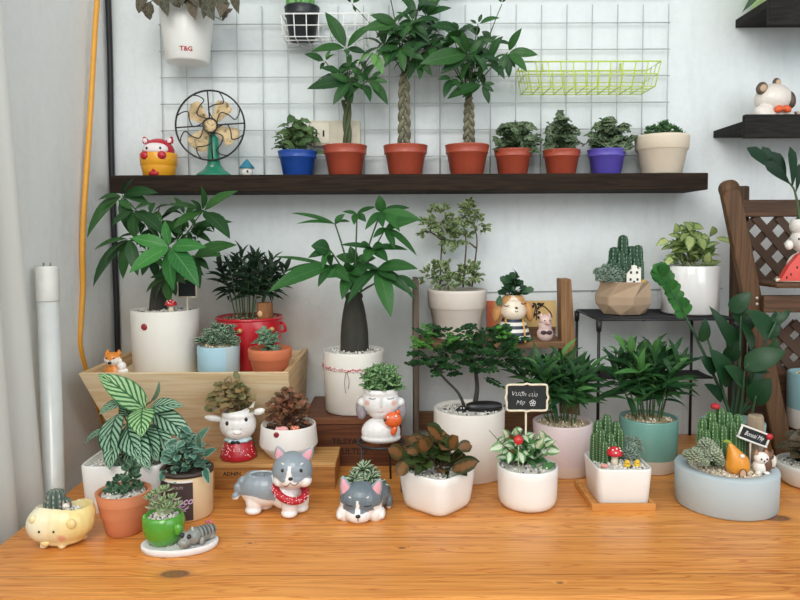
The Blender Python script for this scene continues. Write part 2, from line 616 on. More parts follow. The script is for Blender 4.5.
def gravel(name, root, X, Y, z, r, shape=None, n=150, mat_=None, dome=.15, ps=1.0, bedm=None, sy=1, rot=0):
    """bed of loose chips with its own uneven surface"""
    g = MB()
    rr = [0, .35, .65, .85, .98]
    vs, fs = [], []
    S = 28
    for q in rr:
        for j in range(S):
            a = 2 * PI * j / S
            k = shape(a - rot) if shape else 1
            vs.append(V((X + r * q * k * math.cos(a), Y + sy * r * q * k * math.sin(a), z + dome * .03 * (1 - q * q) + R.uniform(-.0008, .0008))))
    for i in range(len(rr) - 1):
        for j in range(S):
            fs.append((i * S + j, i * S + (j + 1) % S, (i + 1) * S + (j + 1) % S, (i + 1) * S + j))
    g.add(vs, fs, None, 1)
    for _ in range(n):
        a = R.uniform(0, 2 * PI); q = math.sqrt(R.random()) * .93
        k = shape(a - rot) if shape else 1
        e = R.uniform(.0014, .0030) * ps
        ell(g, (X + r * q * k * math.cos(a), Y + sy * r * q * k * math.sin(a), z + dome * .03 * (1 - q * q) + e * .45), (e, e * R.uniform(.7, 1.1), e * .75), 5, 3, 0, eul(R.uniform(0, 90), R.uniform(0, 90), R.uniform(0, 180)))
    return g.build(name, [mat_ or GRAVEL, bedm or BEDS.get((mat_ or GRAVEL).name, BEDS['white_gravel'])], root, kind='stuff')

def soil(root, X, Y, z, r, shape=None, rot=0):
    return gravel('soil', root, X, Y, z, r, shape, 60, SOIL, .12, .9, SOIL, rot=rot)

def potted(name, label, cat, P, style, m, rb=.85, group=None, shape=None, seg=44, fill='soil', dep=None, th=None, rot=0, potname='pot', fillmat=None, loc=None):
    root = thing(name, label, cat, loc or (P['X'], P['Y'], P['zb']), group)
    prof, th, dep = pot_profile(style, P['r'], P['h'], rb, dep, th)
    mb = MB()
    lathe(mb, P['X'], P['Y'], P['zb'], prof, seg, shape, rot=rot)
    P['pot'] = mb.build(potname, m, root)
    P['zs'] = P['zb'] + P['h'] - dep + .001
    P['ri'] = P['r'] - th - .002 - P['r'] * (1 - rb) * .1
    P['root'] = root
    if fill == 'soil': soil(root, P['X'], P['Y'], P['zs'], P['ri'], shape, rot)
    elif fill == 'gravel': gravel('gravel', root, P['X'], P['Y'], P['zs'] + dep * .4, P['ri'], shape, int(40 + 36000 * P['ri'] ** 2), fillmat, rot=rot)
    return P

def fbox(P, x0, y0, x1, y1):
    """pixel box of the foliage at the pot's depth -> centre x, half width, z of bottom and top"""
    a, b = at(x0, y1, P['Y']), at(x1, y0, P['Y'])
    return (a.x + b.x) / 2, abs(b.x - a.x) / 2, a.z, b.z

def bush(mb, st, P, bx, n, L, w, shape='ovate', ydep=.7, stems=10, up=.45, sag=.1, fold=.2, K=5, base=None, m=0, wave=0, hollow=.35):
    """many stalked leaves filling a dome; L, w in pixels"""
    cx, hx, z0, z1 = fbox(P, *bx)
    s = P['s']; L, w = L * s, w * s
    zs = base if base is not None else P['zs']
    H = z1 - zs
    org = V((P['X'], P['Y'], zs))
    hy = hx * ydep
    for i in range(n):
        az = 2.39996 * i + R.uniform(-.3, .3)
        el = math.asin(min(1, (i + .5) / n)) * .98
        rr = R.uniform(hollow, 1) ** .6
        tip = V((cx + hx * rr * math.cos(el) * math.cos(az), P['Y'] + hy * rr * math.cos(el) * math.sin(az), zs + (z0 - zs) * (1 - math.sin(el)) * .8 + H * (.25 + .75 * rr) * math.sin(el) ** .62))
        d0 = (tip - org)
        d = (V((d0.x, d0.y, 0)) * 1.0 + V((0, 0, d0.length * up * R.uniform(-.5, 1.2)))).normalized()
        d = (d + V((R.uniform(-.5, .5), R.uniform(-.5, .5), R.uniform(-.3, .3)))).normalized()
        l = L * R.uniform(.7, 1.15)
        b = tip - d * l
        if b.z < zs + .002: b.z = zs + .002 + R.uniform(0, .004); 
        leaf(mb, b, b + d * l, w * R.uniform(.75, 1.15), None, shape, sag, fold, K, m, rnd=.35, wave=wave)
        if st is not None and i % max(1, n // stems) == 0:
            tube(st, bez(org + V((R.uniform(-.3, .3) * hx * .5, R.uniform(-.3, .3) * hx * .5, 0)), (org + b) / 2 + V((0, 0, H * .15)), b, 5), .0011, .0008, 5)

def sprigs(mb, st, P, bx, k, per, L, w, shape='lance', ydep=.7, sag=.1, e0=-.1, e1=1.2, fat=None, m=0, base=None, K=5):
    """k little leaf rosettes on short stems filling a dome"""
    cx, hx, z0, z1 = fbox(P, *bx)
    s = P['s']; L, w = L * s, w * s
    zs = base if base is not None else P['zs']
    H = max(.004, z1 - zs - L * .55)
    hxx = max(.003, hx - L * .55)
    for i in range(k):
        az = 2.39996 * i + R.uniform(-.3, .3)
        el = math.asin(min(1, (i + .5) / k)) * .97
        rr = R.uniform(.75, 1)
        p = V((cx + hxx * rr * math.cos(el) * math.cos(az), P['Y'] + hxx * ydep * rr * math.cos(el) * math.sin(az), zs + H * rr * (math.sin(el) * .85 + .12)))
        o = V((P['X'] + (p.x - P['X']) * .35, P['Y'] + (p.y - P['Y']) * .35, zs - .001))
        if st is not None: tube(st, bez(o, (o + p) / 2 + V((0, 0, H * .2)), p, 4), .0016, .0011, 5)
        rosette(mb, p, per, L * R.uniform(.8, 1.1), w, e0, e1, shape, sag, fat=fat, m=m, K=K)
        # leaf pairs on the stem
        for q in (.45, .7):
            pp = o.lerp(p, q) + V((0, 0, H * .1))
            rosette(mb, pp, 3, L * .8, w, -.1, .6, shape, sag, fat=fat, m=m, K=K)

def palmate(mb, st, c, tips, frm=None, wr=.34, sag=.08, lift=.0, stem_r=.0012, K=7, shape='lance', fold=.2, up=(0, -.55, .83)):
    """a money-tree leaf: leaflets radiating from the end of a stalk"""
    c = V(c)
    if frm is not None and st is not None:
        frm = V(frm)
        tube(st, bez(frm, frm.lerp(c, .5) + V((0, 0, (c - frm).length * .12)), c, 6), stem_r * 1.3, stem_r * .8, 5)
    for t in tips:
        t = V(t)
        l = (t - c).length
        dn = (t - c).normalized()
        leaf(mb, c + dn * .004, t, max(.006, l * wr), upn(dn, .3, up), shape, sag, fold, K)

def palm_cluster(mb, st, c, frm, n, L, wr=.32, tilt=None, sag=.16, e=(-.35, .35)):
    """random money-tree leaf with n leaflets of length L around axis tilt"""
    c = V(c)
    a0 = R.uniform(0, 6)
    ax = V(tilt) if tilt else V((R.uniform(-.5, .5), -.5 + R.uniform(-.5, .5), .7))
    ax.normalize()
    q = V((0, 0, 1)).rotation_difference(ax)
    tips = []
    for i in range(n):
        d = sdir(a0 + 2 * PI * i / n + R.uniform(-.2, .2), R.uniform(*e))
        tips.append(c + (q @ d) * L * R.uniform(.65, 1.1))
    palmate(mb, st, c, tips, frm, wr, sag)

def fronds(mb, st, P, bx, nst, L, w, pairs=5, ydep=.7, spread=.6, e=(.1, 1.2), stemr=.0016):
    """upright canes that carry feathery leaves (parlour palm)"""
    cx, hx, z0, z1 = fbox(P, *bx)
    s = P['s']; L, w = L * s, w * s
    zs = P['zs']; H = z1 - zs
    for i in range(nst):
        az = 2.39996 * i
        k = math.sqrt((i + .5) / nst)
        o = V((P['X'] + P['ri'] * .55 * k * math.cos(az), P['Y'] + P['ri'] * .55 * k * math.sin(az), zs))
        tx = V((cx + hx * spread * k * math.cos(az), P['Y'] + hx * spread * ydep * k * math.sin(az), zs + H * R.uniform(.55, .85) * (1 - .25 * k)))
        cane = bez(o, o.lerp(tx, .5) + V((0, 0, H * .12)), tx, 8)
        tube(st, cane, stemr, stemr * .6, 5)
        for j in range(R.choice((2, 3, 3))):
            b = cane[min(8, 4 + j * 2)]
            a2 = az + R.uniform(-1.3, 1.3)
            el = R.uniform(*e)
            d = sdir(a2, el)
            rl = L * R.uniform(.9, 1.35)
            end = b + V((d.x * rl, d.y * ydep * rl, d.z * rl * .9))
            end.x = min(max(end.x, cx - hx), cx + hx); end.z = min(end.z, z1)
            path = bez(b, b.lerp(end, .5) + V((0, 0, rl * .22)), end, 8)
            tube(st, path, stemr * .5, stemr * .3, 4)
            for q in range(pairs):
                t = .3 + .7 * q / pairs
                pp = path[int(t * 8)].lerp(path[min(8, int(t * 8) + 1)], t * 8 % 1)
                ax = (path[8] - path[4]).normalized()
                sd = ax.cross(V((0, 0, 1)))
                sd = sd.normalized() if sd.length > .05 else V((1, 0, 0))
                for sg in (-1, 1):
                    dd = (ax * R.uniform(.6, 1.0) + sd * sg * R.uniform(.6, 1.0) + V((0, 0, R.uniform(-.25, .15)))).normalized()
                    leaf(mb, pp, pp + dd * L * R.uniform(.55, .9) * (1 - .3 * abs(t - .6)), w, None, 'lance', -.06 if R.random() < .6 else .12, .2, 5)
            leaf(mb, path[-1], path[-1] + (path[-1] - path[-2]).normalized() * L * .7, w, None, 'lance', .1, .2, 5)

def canes(lf, l2, st, P, bx, n, L, w, per, ydep=.75, spread=.6, bright=.15, stemr=.0015):
    """clump of thin upright canes clothed in arching strap leaves"""
    cx, hx, z0, z1 = fbox(P, *bx)
    s = P['s']; L, w = L * s, w * s
    zs = P['zs']; H = z1 - zs
    for i in range(n):
        az = 2.39996 * i + .5
        k = math.sqrt((i + .3) / n)
        o = V((P['X'] + P['ri'] * .6 * k * math.cos(az), P['Y'] + P['ri'] * .6 * k * math.sin(az), zs))
        top = V((cx + max(.001, hx - L * .5) * 1.15 * spread * 1.5 * k * math.cos(az), P['Y'] + hx * spread * ydep * k * math.sin(az), zs + (H - L * .45) * (1 - .28 * k) * R.uniform(.82, 1.0)))
        c = bez(o, o.lerp(top, .55) + V((0, 0, H * .12)), top, 10)
        tube(st, c, stemr, stemr * .6, 5)
        a = R.uniform(0, 6)
        for q in range(per):
            t = .38 + .62 * q / (per - 1)
            p = c[int(t * 10)].lerp(c[min(10, int(t * 10) + 1)], t * 10 % 1)
            a += 2.39996 + R.uniform(-.3, .3)
            el = -.15 + 1.25 * (q / per) ** 1.6 + R.uniform(-.25, .25)
            d = sdir(a, el)
            l = L * R.uniform(.75, 1.15) * (1 - .25 * (q / per))
            e = p + V((d.x * l, d.y * l * .85, d.z * l))
            e.x = min(max(e.x, cx - hx), cx + hx); e.z = min(e.z, z1)
            leaf(l2 if (l2 is not None and R.random() < bright) else lf, p, e, w * R.uniform(.8, 1.15), None, 'lance', .13, .22, 7)

def cactus(mb, b, h, r, ribs=6, lean=(0, 0), seg=5, m=0, taper=.8):
    """ribbed column with a rounded top; uv.x counts ribs so spines follow them"""
    b = V(b)
    S = ribs * seg
    vs, fs, uv = [], [], []
    N = 12
    for i in range(N + 1):
        t = i / N
        if t < .75: rr = r * (.8 + .2 * min(1, t * 4)) * (1 - (1 - taper) * t)
        else:
            q = (t - .75) / .25
            rr = r * (1 - (1 - taper) * .75) * math.sqrt(max(0, 1 - (q * .98) ** 2))
        z = h * (t if t < .75 else .75 + .25 * math.sin((t - .75) / .25 * PI / 2))
        for j in range(S):
            a = 2 * PI * j / S
            k = 1 + .20 * math.cos(a * ribs)
            vs.append(b + V((lean[0] * t * t * h + rr * k * math.cos(a), lean[1] * t * t * h + rr * k * math.sin(a), z)))
            uv.append((j / seg, t * h / (r * .55)))
    for i in range(N):
        for j in range(S):
            fs.append((i * S + j, i * S + (j + 1) % S, (i + 1) * S + (j + 1) % S, (i + 1) * S + j))
    fs.append(tuple(N * S + j for j in range(S)))
    mb.add(vs, fs, uv, m)

def cactus_mat(name, c, spine='d8d8c0'):
    n = NT(name)
    uv = n.n('ShaderNodeTexCoord').outputs['UV']
    sx = n.n('ShaderNodeSeparateXYZ'); n.l(uv, sx.inputs[0])
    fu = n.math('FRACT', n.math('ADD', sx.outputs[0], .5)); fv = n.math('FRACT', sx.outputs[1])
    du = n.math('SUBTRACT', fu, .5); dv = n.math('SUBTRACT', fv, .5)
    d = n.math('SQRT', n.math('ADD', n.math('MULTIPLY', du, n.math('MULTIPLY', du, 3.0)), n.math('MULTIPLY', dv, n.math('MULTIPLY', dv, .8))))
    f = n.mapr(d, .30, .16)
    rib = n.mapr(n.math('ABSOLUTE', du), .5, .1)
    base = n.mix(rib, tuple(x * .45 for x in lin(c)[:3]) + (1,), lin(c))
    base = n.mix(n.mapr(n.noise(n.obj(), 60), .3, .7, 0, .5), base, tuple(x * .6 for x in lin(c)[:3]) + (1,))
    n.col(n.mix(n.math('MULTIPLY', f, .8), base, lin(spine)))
    n.set(Roughness=.6)
    return n.m

def flatpoly(mb, pts, m=0):
    mb.add(pts, [tuple(range(len(pts)))], None, m, False)

def prism(mb, pts, off, m=0):
    """extrude polygon pts by vector off"""
    n = len(pts); off = V(off)
    a = [V(p) for p in pts]; b = [p + off for p in a]
    mb.add(a + b, [tuple(range(n)), tuple(range(2 * n - 1, n - 1, -1))] + [(i, i + n, (i + 1) % n + n, (i + 1) % n) for i in range(n)], None, m, False)

# ================================================================== THE SETTING
# plaster
def plaster(name, c1, c2, stain, warm_bounce=False):
    n = NT(name)
    o = n.obj()
    f = n.noise(o, 2.3, 5, .6)
    c = n.mix(n.mapr(f, .3, .7), lin(c1), lin(c2))
    f2 = n.noise(n.obj((3, 3, .6)), 6, 4, .7)
    c = n.mix(n.mapr(f2, .52, .85, 0, .5), c, lin(stain))
    f3 = n.noise(o, 55, 4, .7)
    c = n.mix(n.mapr(f3, .35, .75, 0, .22), c, lin(stain))
    v = n.n('ShaderNodeTexVoronoi'); v.inputs['Scale'].default_value = 13
    n.l(o, v.inputs['Vector'])
    sp = n.math('MULTIPLY', n.math('LESS_THAN', v.outputs['Distance'], .035), n.math('GREATER_THAN', n.noise(o, 4, 2), .58))
    c = n.mix(n.math('MULTIPLY', sp, .65), c, (.05, .05, .05, 1))
    if warm_bounce:  # warm light bounced off the wood, painted into the lower left of the plaster
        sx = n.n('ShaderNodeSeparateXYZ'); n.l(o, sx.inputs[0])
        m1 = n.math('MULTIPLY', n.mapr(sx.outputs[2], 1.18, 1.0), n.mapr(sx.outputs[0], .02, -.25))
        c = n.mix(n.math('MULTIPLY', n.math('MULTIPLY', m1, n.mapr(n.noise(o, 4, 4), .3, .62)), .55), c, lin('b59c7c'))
    n.col(c)
    n.set(Roughness=.9)
    n.bump(n.math('ADD', n.noise(o, 70, 6, .7), n.math('MULTIPLY', n.noise(o, 11, 3), 1.5)), .35, .003)
    return n.m
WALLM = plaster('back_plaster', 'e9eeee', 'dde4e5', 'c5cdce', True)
SIDEM = plaster('side_plaster', 'f1f2ef', 'e6e8e5', 'd2d2cc')
WY, WX = 1.60, -.655
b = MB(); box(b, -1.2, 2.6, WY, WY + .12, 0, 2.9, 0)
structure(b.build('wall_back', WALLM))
# left wall with a window in it, nearer than the photograph reaches
b = MB()
box(b, WX - .12, WX, 1.02, WY, 0, 2.9, 0); box(b, WX - .12, WX, -1.6, .1, 0, 2.9, 0)
box(b, WX - .12, WX, .1, 1.02, 0, .85, 0); box(b, WX - .12, WX, .1, 1.02, 2.3, 2.9, 0)
structure(b.build('wall_left', SIDEM))
b = MB()
for y in (.1, .54, .98): box(b, WX - .08, WX - .03, y, y + .04, .85, 2.3, .003)
for z in (.85, 2.26): box(b, WX - .08, WX - .03, .1, 1.02, z, z + .04, .003)
w = structure(b.build('window_1', mat('e8e8e4', .4)))
n = NT('window_glass'); n.set(Roughness=.05, Transmission_Weight=1); n.b.inputs['IOR'].default_value = 1.02
b = MB(); box(b, WX - .058, WX - .052, .14, .98, .89, 2.26, 0)
b.build('pane', n.m, w)
b = MB(); box(b, -1.2, 2.6, -2.2, WY, -.05, 0, 0)
structure(b.build('floor', mat('8d877d', .6, .1, 8)))
# hairline seam in the plaster below the shelf
b = MB()
a0, a1 = at(484, 292.5, WY), at(722, 288.5, WY)
beam(b, (a0.x, WY - .0008, a0.z), (a1.x, WY - .0008, a1.z), .003, .0022, (0, 1, 0), 0)
structure(b.build('trim_1', mat('9aa19f', .9)))

# ------------------------------------------------------------------ table
yf = onz(200, 598.5, TZ).y
PINE = wood_mat('varnished_pine', 'eda958', 'cf8a3e', 'x', .36, .6,
                knots=tuple((onz(x, y, TZ).x, onz(x, y, TZ).y, r) for x, y, r in ((175, 574, .021), (776, 518, .024), (402, 548, .005), (250, 543, .004), (560, 583, .004))),
                planks=(1, .118, .02), coat=.2, lines=.55)
tx0 = -.601
table = thing('pine_table', 'varnished orange pine table with dark knots, carrying the front row of pots', 'table', ((tx0 + 1.5) / 2, (yf + 1.585) / 2, 0))
b = MB(); box(b, tx0, 1.5, yf, 1.59, TZ - .03, TZ, .004); b.build('tabletop', PINE, table, loc=(0, 0, 0))
PINE2 = wood_mat('pine_legs', 'dca062', 'b87038', 'z', .45)
for x in (tx0 + .06, 1.40):
    for y in (yf + .05, 1.48):
        b = MB(); box(b, x, x + .06, y, y + .06, 0, TZ - .031, .004); b.build('leg', PINE2, table)
b = MB()
box(b, tx0 + .12, 1.40, yf + .06, yf + .08, TZ - .12, TZ - .031, .002); box(b, tx0 + .12, 1.40, 1.52, 1.54, TZ - .12, TZ - .031, .002)
b.build('apron', PINE2, table)

# ------------------------------------------------------------------ shelves on the wall
DARKW = wood_mat('dark_stained_wood', '33281f', '191310', 'x', .7, 1.2, bump=.4, spec=.12)
BLACKW = wood_mat('black_stained_wood', '2c2a27', '181715', 'x', .7, 1.2, bump=.5, spec=.15)
SHY = 1.478                                    # front edge of the long shelf
sl, sr = at(109, 174, SHY), at(708.5, 173, SHY)
SZ = at(400, 174, SHY).z
szb = at(400, 191, SHY).z
sh = thing('wall_shelf', 'long dark brown wooden shelf plank across the back wall, holding a fan and potted plants', 'shelf', ((sl.x + sr.x) / 2, (SHY + WY) / 2, szb))
b = MB(); box(b, sl.x, sr.x, SHY, WY - .0005, szb, SZ, .0025); b.build('plank', DARKW, sh)

def corner_shelf(label, xl_back, ybot, ytop_back, xl_front, yfb, yft):
    X0 = at(xl_back, ybot, WY).x
    Yf = X0 / ((xl_front - 400) / FPX) * 1.0
    zlb, zlt = at(xl_front, yfb, Yf).z, at(xl_front, yft, Yf).z
    zb, zt = at(xl_back, ybot, WY).z, at(xl_back, ytop_back, WY).z
    t = thing('corner_shelf', label, 'shelf', (X0 + .15, (Yf + WY) / 2, min(zb, zlb)))
    b = MB(); box(b, X0, X0 + .42, Yf + .012, WY - .0005, zb, zt, .0015); b.build('board', BLACKW, t)
    b = MB(); box(b, X0, X0 + .42, Yf, Yf + .014, zlb, zlt, .004); b.build('front_lip', BLACKW, t)
    return X0, Yf, zt, t
CS1 = corner_shelf('short black wooden shelf at right with raised front lip, under a white figurine', 713, 138, 131, 742, 138, 114)
CS2 = corner_shelf('black wooden shelf in the top right corner of the wall, partly out of view', 735, 28, 20, 764, 25, -6)

# ------------------------------------------------------------------ wire grid on the wall
STEEL = mat('c3c9c7', .35, .08, 80, metal=.0)
b = MB()
GY = WY - .012
for i in range(21):
    x = 161 + i * 25.35
    p = at(x, 60, GY)
    tube(b, [(p.x, GY, SZ + .004), (p.x, GY, 1.72)], .00135, seg=5)
zg = [at(400, 156.5 - 26.5 * k, GY).z for k in range(9)]
g0, g1 = at(161, 60, GY).x, at(161 + 20 * 25.35, 60, GY).x
for z in zg: tube(b, [(g0 - .003, GY - .0027, z), (g1 + .003, GY - .0027, z)], .00135, seg=5)
grid = b.build('wire_grid_panel', STEEL, loc=((g0 + g1) / 2, GY, SZ + .004))
tag(grid, 'grey welded wire grid panel on the wall above the long shelf', 'wire panel')

# ------------------------------------------------------------------ cables, tube, socket, curtain
b = MB()
pts = []
for (x, y) in ((98, -70), (97.5, -10), (95, 30), (92.5, 75), (90, 120), (87, 165), (84, 210), (82.5, 250), (83, 285), (81, 320), (80, 345), (86, 372), (94, 400), (106, 440)):
    X = WX + .007
    Y = X / ((x - 400) / FPX)
    pts.append(at(x, y, Y))
tube(b, catm(pts, 5), .0056, seg=10)
tag(b.build('electric_cable', mat('e8a53a', .45, .05), loc=pts[5]), 'thick yellow electric cable running down the side wall at left', 'cable')
b = MB()
pts = [V((WX + .008, WY - .012, z)) for z in (1.85, 1.6, 1.4, 1.2, 1.0, .8, .60, .3, .008)]
for i, p in enumerate(pts): p.x += .0015 * math.sin(i * 2.1)
tube(b, catm(pts, 5), .0062, seg=10)
tag(b.build('electric_cable', mat('1c1c1e', .5), loc=pts[3]), 'straight black electric cable running down the wall corner', 'cable')

t0 = at(47, 266, 1.235)
ft = thing('fluorescent_tube', 'dusty white fluorescent tube standing upright against the side wall at left', 'light tube', (t0.x, 1.235, 0))
b = MB(); lathe(b, t0.x, 1.235, .03, [(0, 0), (.0180, 0), (.0180, t0.z - .09), (0, t0.z - .09)], 24); b.build('glass_tube', mat('d6d8d4', .25, .05, 40, coat=.3), ft)
for z0, z1 in ((t0.z - .062, t0.z), (.004, .05)):
    b = MB(); lathe(b, t0.x, 1.235, z0, [(0, 0), (.0190, 0), (.0192, .002), (.0192, z1 - z0 - .003), (.018, z1 - z0), (0, z1 - z0)], 24)
    c = b.build('end_cap', mat('dcdcd6', .4, .06, 40), ft)
    b = MB()
    for dx in (-.006, .006):
        tube(b, [(t0.x + dx, 1.235, z1 - .001 if z0 > .1 else z0 + .001), (t0.x + dx, 1.235, z1 + .006 if z0 > .1 else z0 - .004)], .0016, seg=8)
    b.build('pins', mat('8c8c88', .4, metal=.6), c)

b = MB()                                        # sheer curtain at the window
vs, fs = [], []
NZ, NY = 14, 40
for i in range(NZ + 1):
    z = .60 + (2.4 - .60) * i / NZ
    yend = 1.155 + (1.2 - z) * .11
    for j in range(NY + 1):
        t = j / NY
        y = .75 + (yend - .75) * t
        vs.append(V((WX + .025 + .012 * math.sin(t * 34 + .4 * math.sin(z * 3)), y, z)))
for i in range(NZ):
    for j in range(NY):
        k = i * (NY + 1) + j
        fs.append((k, k + 1, k + NY + 2, k + NY + 1))
b.add(vs, fs)
n = NT('sheer_white_cloth'); n.col(lin('f1f1ec')); n.set(Roughness=.9)
tr = n.n('ShaderNodeBsdfTranslucent'); tr.inputs[0].default_value = (.9, .9, .88, 1)
mx = n.n('ShaderNodeMixShader'); mx.inputs[0].default_value = .5
n.l(n.b.outputs[0], mx.inputs[1]); n.l(tr.outputs[0], mx.inputs[2]); n.l(mx.outputs[0], n.out.inputs[0])
tag(b.build('window_curtain', n.m, loc=(WX + .025, .95, 1.5)), 'white sheer curtain edge hanging at the far left of the photo', 'curtain')

a, c = at(314, 122, WY), at(352, 147, WY)
so = thing('wall_socket', 'old cream double wall socket behind the shortest money tree', 'socket', ((a.x + c.x) / 2, WY, (a.z + c.z) / 2))
b = MB(); box(b, a.x - .01, c.x + .02, WY - .022, WY - .0005, c.z, a.z, .004); b.build('socket_box', mat('d8cfb8', .5, .1), so)
b = MB(); box(b, a.x - .006, a.x + .037, WY - .0245, WY - .022, c.z + .006, a.z - .006, .001); b.build('face_plate', mat('e4dcc6', .45, .06), so)
b = MB()
for dx in (.006, .022):
    box(b, a.x + dx, a.x + dx + .004, WY - .0252, WY - .0245, c.z + .02, c.z + .034, .0006)
b.build('socket_slots', mat('221f1c', .7), so)

# ------------------------------------------------------------------ light
wd = bpy.data.worlds.new('daylight'); SC.world = wd
wd.use_nodes = True
bg = wd.node_tree.nodes['Background']
bg.inputs[0].default_value = (.90, .96, 1.0, 1); bg.inputs[1].default_value = .55
def area(name, loc, target, sx, sy, e, col=(1, 1, 1)):
    l = bpy.data.lights.new(name, 'AREA'); l.shape = 'RECTANGLE'; l.size = sx; l.size_y = sy; l.energy = e; l.color = col
    o = bpy.data.objects.new(name, l); o.location = loc
    o.rotation_euler = (V(target) - V(loc)).to_track_quat('-Z', 'Y').to_euler()
    COL.objects.link(o)
area('window_daylight', (-.55, -.75, 2.35), (.05, 1.3, .85), 1.8, 1.4, 60, (1, .985, .95))
area('room_bounce', (1.5, -.7, 1.8), (-.3, 1.3, 1.1), 1.6, 1.6, 20, (.93, .97, 1))
area('side_window_daylight', (-1.05, .55, 1.6), (.3, 1.3, .9), .8, 1.3, 9, (1, .98, .95))
SC.view_settings.view_transform = 'Standard'
SC.view_settings.look = 'None'
SC.view_settings.exposure = 0

def succ_ball(mb, c, r, n=46, k=.55):
    """dense ball of fat little leaves"""
    c = V(c)
    for i in range(n):
        az = 2.39996 * i; el = math.asin(1 - 1.5 * (i + .5) / n)
        d = sdir(az, el)
        p = c + d * r * .45
        fatleaf(mb, p, c + d * r * R.uniform(.92, 1.08), r * k, r * .26, 0, 4, 'obov', up=V((0, 0, 1)))
# ================================================================== THINGS ON THE LONG SHELF
RED_PLASTIC = mat('a54a35', .38, .08, 30)
BLUE_PLASTIC = mat('1f4a9c', .4, .06)
PURPLE_PLASTIC = mat('5a4fae', .4, .06)
CREAM_CLAY = mat('ded0bb', .75, .05, 25, .15)
BARK = mat('7d7a62', .8, .3, 70, .5, vsc=(1, 1, .25))
GREENBARK = mat('4f5a38', .7, .3, 70, .4, vsc=(1, 1, .25))
DARKBARK = mat('3b3a32', .85, .25, 60, .7, vsc=(1, 1, .35))
PETIOLE = mat('44603a', .55, .15)
PALESTEM = mat('a9b48a', .6, .15)
MONEY = leafmat('money_tree_leaf', '1f4524', '38652f', 'plain', '7da26c', .45)
MONEYLT = leafmat('young_money_tree_leaf', '47833f', '6fa557', 'plain', 'a8cf8a', .6)
FITT = leafmat('fittonia_leaf', '2c4a30', '47643e', 'vein', 'b9bfa2', .55)
DKBUSH = leafmat('dark_bush_leaf', '2b4a30', '44663c', 'plain', '93ab80', .6)
SEDUM = leafmat('sedum_leaf', '35603a', '5f8a52', 'plain', '9dbb86', .4)

def braid(mb, X, Y, z0, z1, r, n=3, turns=3.0, top=1.0, m=0):
    """plaited trunk: three stems weave over and under each other, then part at the top"""
    for k in range(n):
        pts = []
        for i in range(49):
            t = i / 48
            a = 2 * PI * (turns * t + k / n)
            q = r * (1.1 - .2 * t)
            sp = 0 if t < .88 else (t - .88) * 7 * top * r
            pts.append(V((X + q * math.sin(a) + sp * (k - 1), Y + q * .75 * math.sin(2 * a), z0 + (z1 - z0) * t)))
        tube(mb, pts, r * .62, r * .48, 9, m)

# --- braided money trees
def money_tree(label, cx, w, ytop, tx, yfork, rpx, clusters, rnd, extra=(), Yd=1.528, light=()):
    P = placeY(cx, w, ytop, SZ, Yd)
    P = potted('money_tree', label, 'potted plant', P, 'plastic', RED_PLASTIC, .74, 'braided money trees in red plastic pots')
    s = P['s']
    root = P['root']
    fork = at(tx, yfork, Yd)
    tr = MB()
    if tx < 360:                                           # the short one is simply twisted, and greener
        for k in range(3):
            tube(tr, [V((fork.x + rpx * s * .62 * math.cos(5.5 * t + 2.1 * k) * (1 + max(0, t - .85) * 5), Yd + rpx * s * .55 * math.sin(5.5 * t + 2.1 * k), P['zs'] - .004 + (fork.z - P['zs'] + .004) * t)) for t in [i / 30 for i in range(31)]], rpx * s * .62, rpx * s * .5, 8)
    else: braid(tr, fork.x, Yd, P['zs'] - .004, fork.z, rpx * s * .8, 3, 2.3)
    tr.build('braided_trunk', GREENBARK if tx < 360 else BARK, root)
    st, lf, ll = MB(), MB(), MB()
    for (c, dy, tips) in clusters:
        cc = at(c[0], c[1], Yd + dy)
        palmate(lf, st, cc, [at(x, y, Yd + dy + R.uniform(-.03, .01)) for x, y in tips], fork + V((R.uniform(-.006, .006), 0, -.004)), up=(0, -.9, .35))
    for (c, dy, tips) in light:
        cc = at(c[0], c[1], Yd + dy)
        palmate(ll, st, cc, [at(x, y, Yd + dy + R.uniform(-.03, .01)) for x, y in tips], fork)
    for (x, y, n, Lp, dy) in rnd:
        palm_cluster(lf, st, at(x, y, Yd + dy), fork, n, Lp * s)
    st.build('stem', GREENBARK, root)
    lf.build('foliage', MONEY, root)
    if ll.v: tag_part(ll.build('new_leaves', MONEYLT, root), 'pale yellow-green young leaves')
    return P
def tag_part(o, label):
    o['label'] = label; return o

money_tree('leftmost and shortest money tree, twisted trunk, in a red plastic pot on the long shelf', 345, 43, 145.5, 347, 100, 3.8,
    [((346, 48), -.03, [(325, 12), (375, 25), (311, 52), (366, 53), (348, 56)]),
     ((325, 61), -.02, [(304, 54), (320, 70), (318, 62)]),
     ((350, 82), -.05, [(307, 89), (333, 105), (330, 74), (366, 92), (352, 104)]),
     ((370, 80), -.05, [(388, 105), (388, 82), (379, 93), (383, 71), (358, 74)]),
     ((341, 72), -.02, [(320, 68), (330, 88), (358, 62), (350, 88)])],
    [(338, 78, 6, 28, -.02), (362, 84, 6, 26, -.03), (340, 75, 6, 24, .0), (358, 78, 6, 24, .02), (345, 84, 6, 24, -.03), (365, 70, 6, 22, .01), (350, 68, 5, 20, -.03)],
    light=[((373, 52), -.05, [(383, 75), (358, 64), (374, 66), (390, 60)]), ((325, 61), -.03, [(337, 54), (331, 50)])])
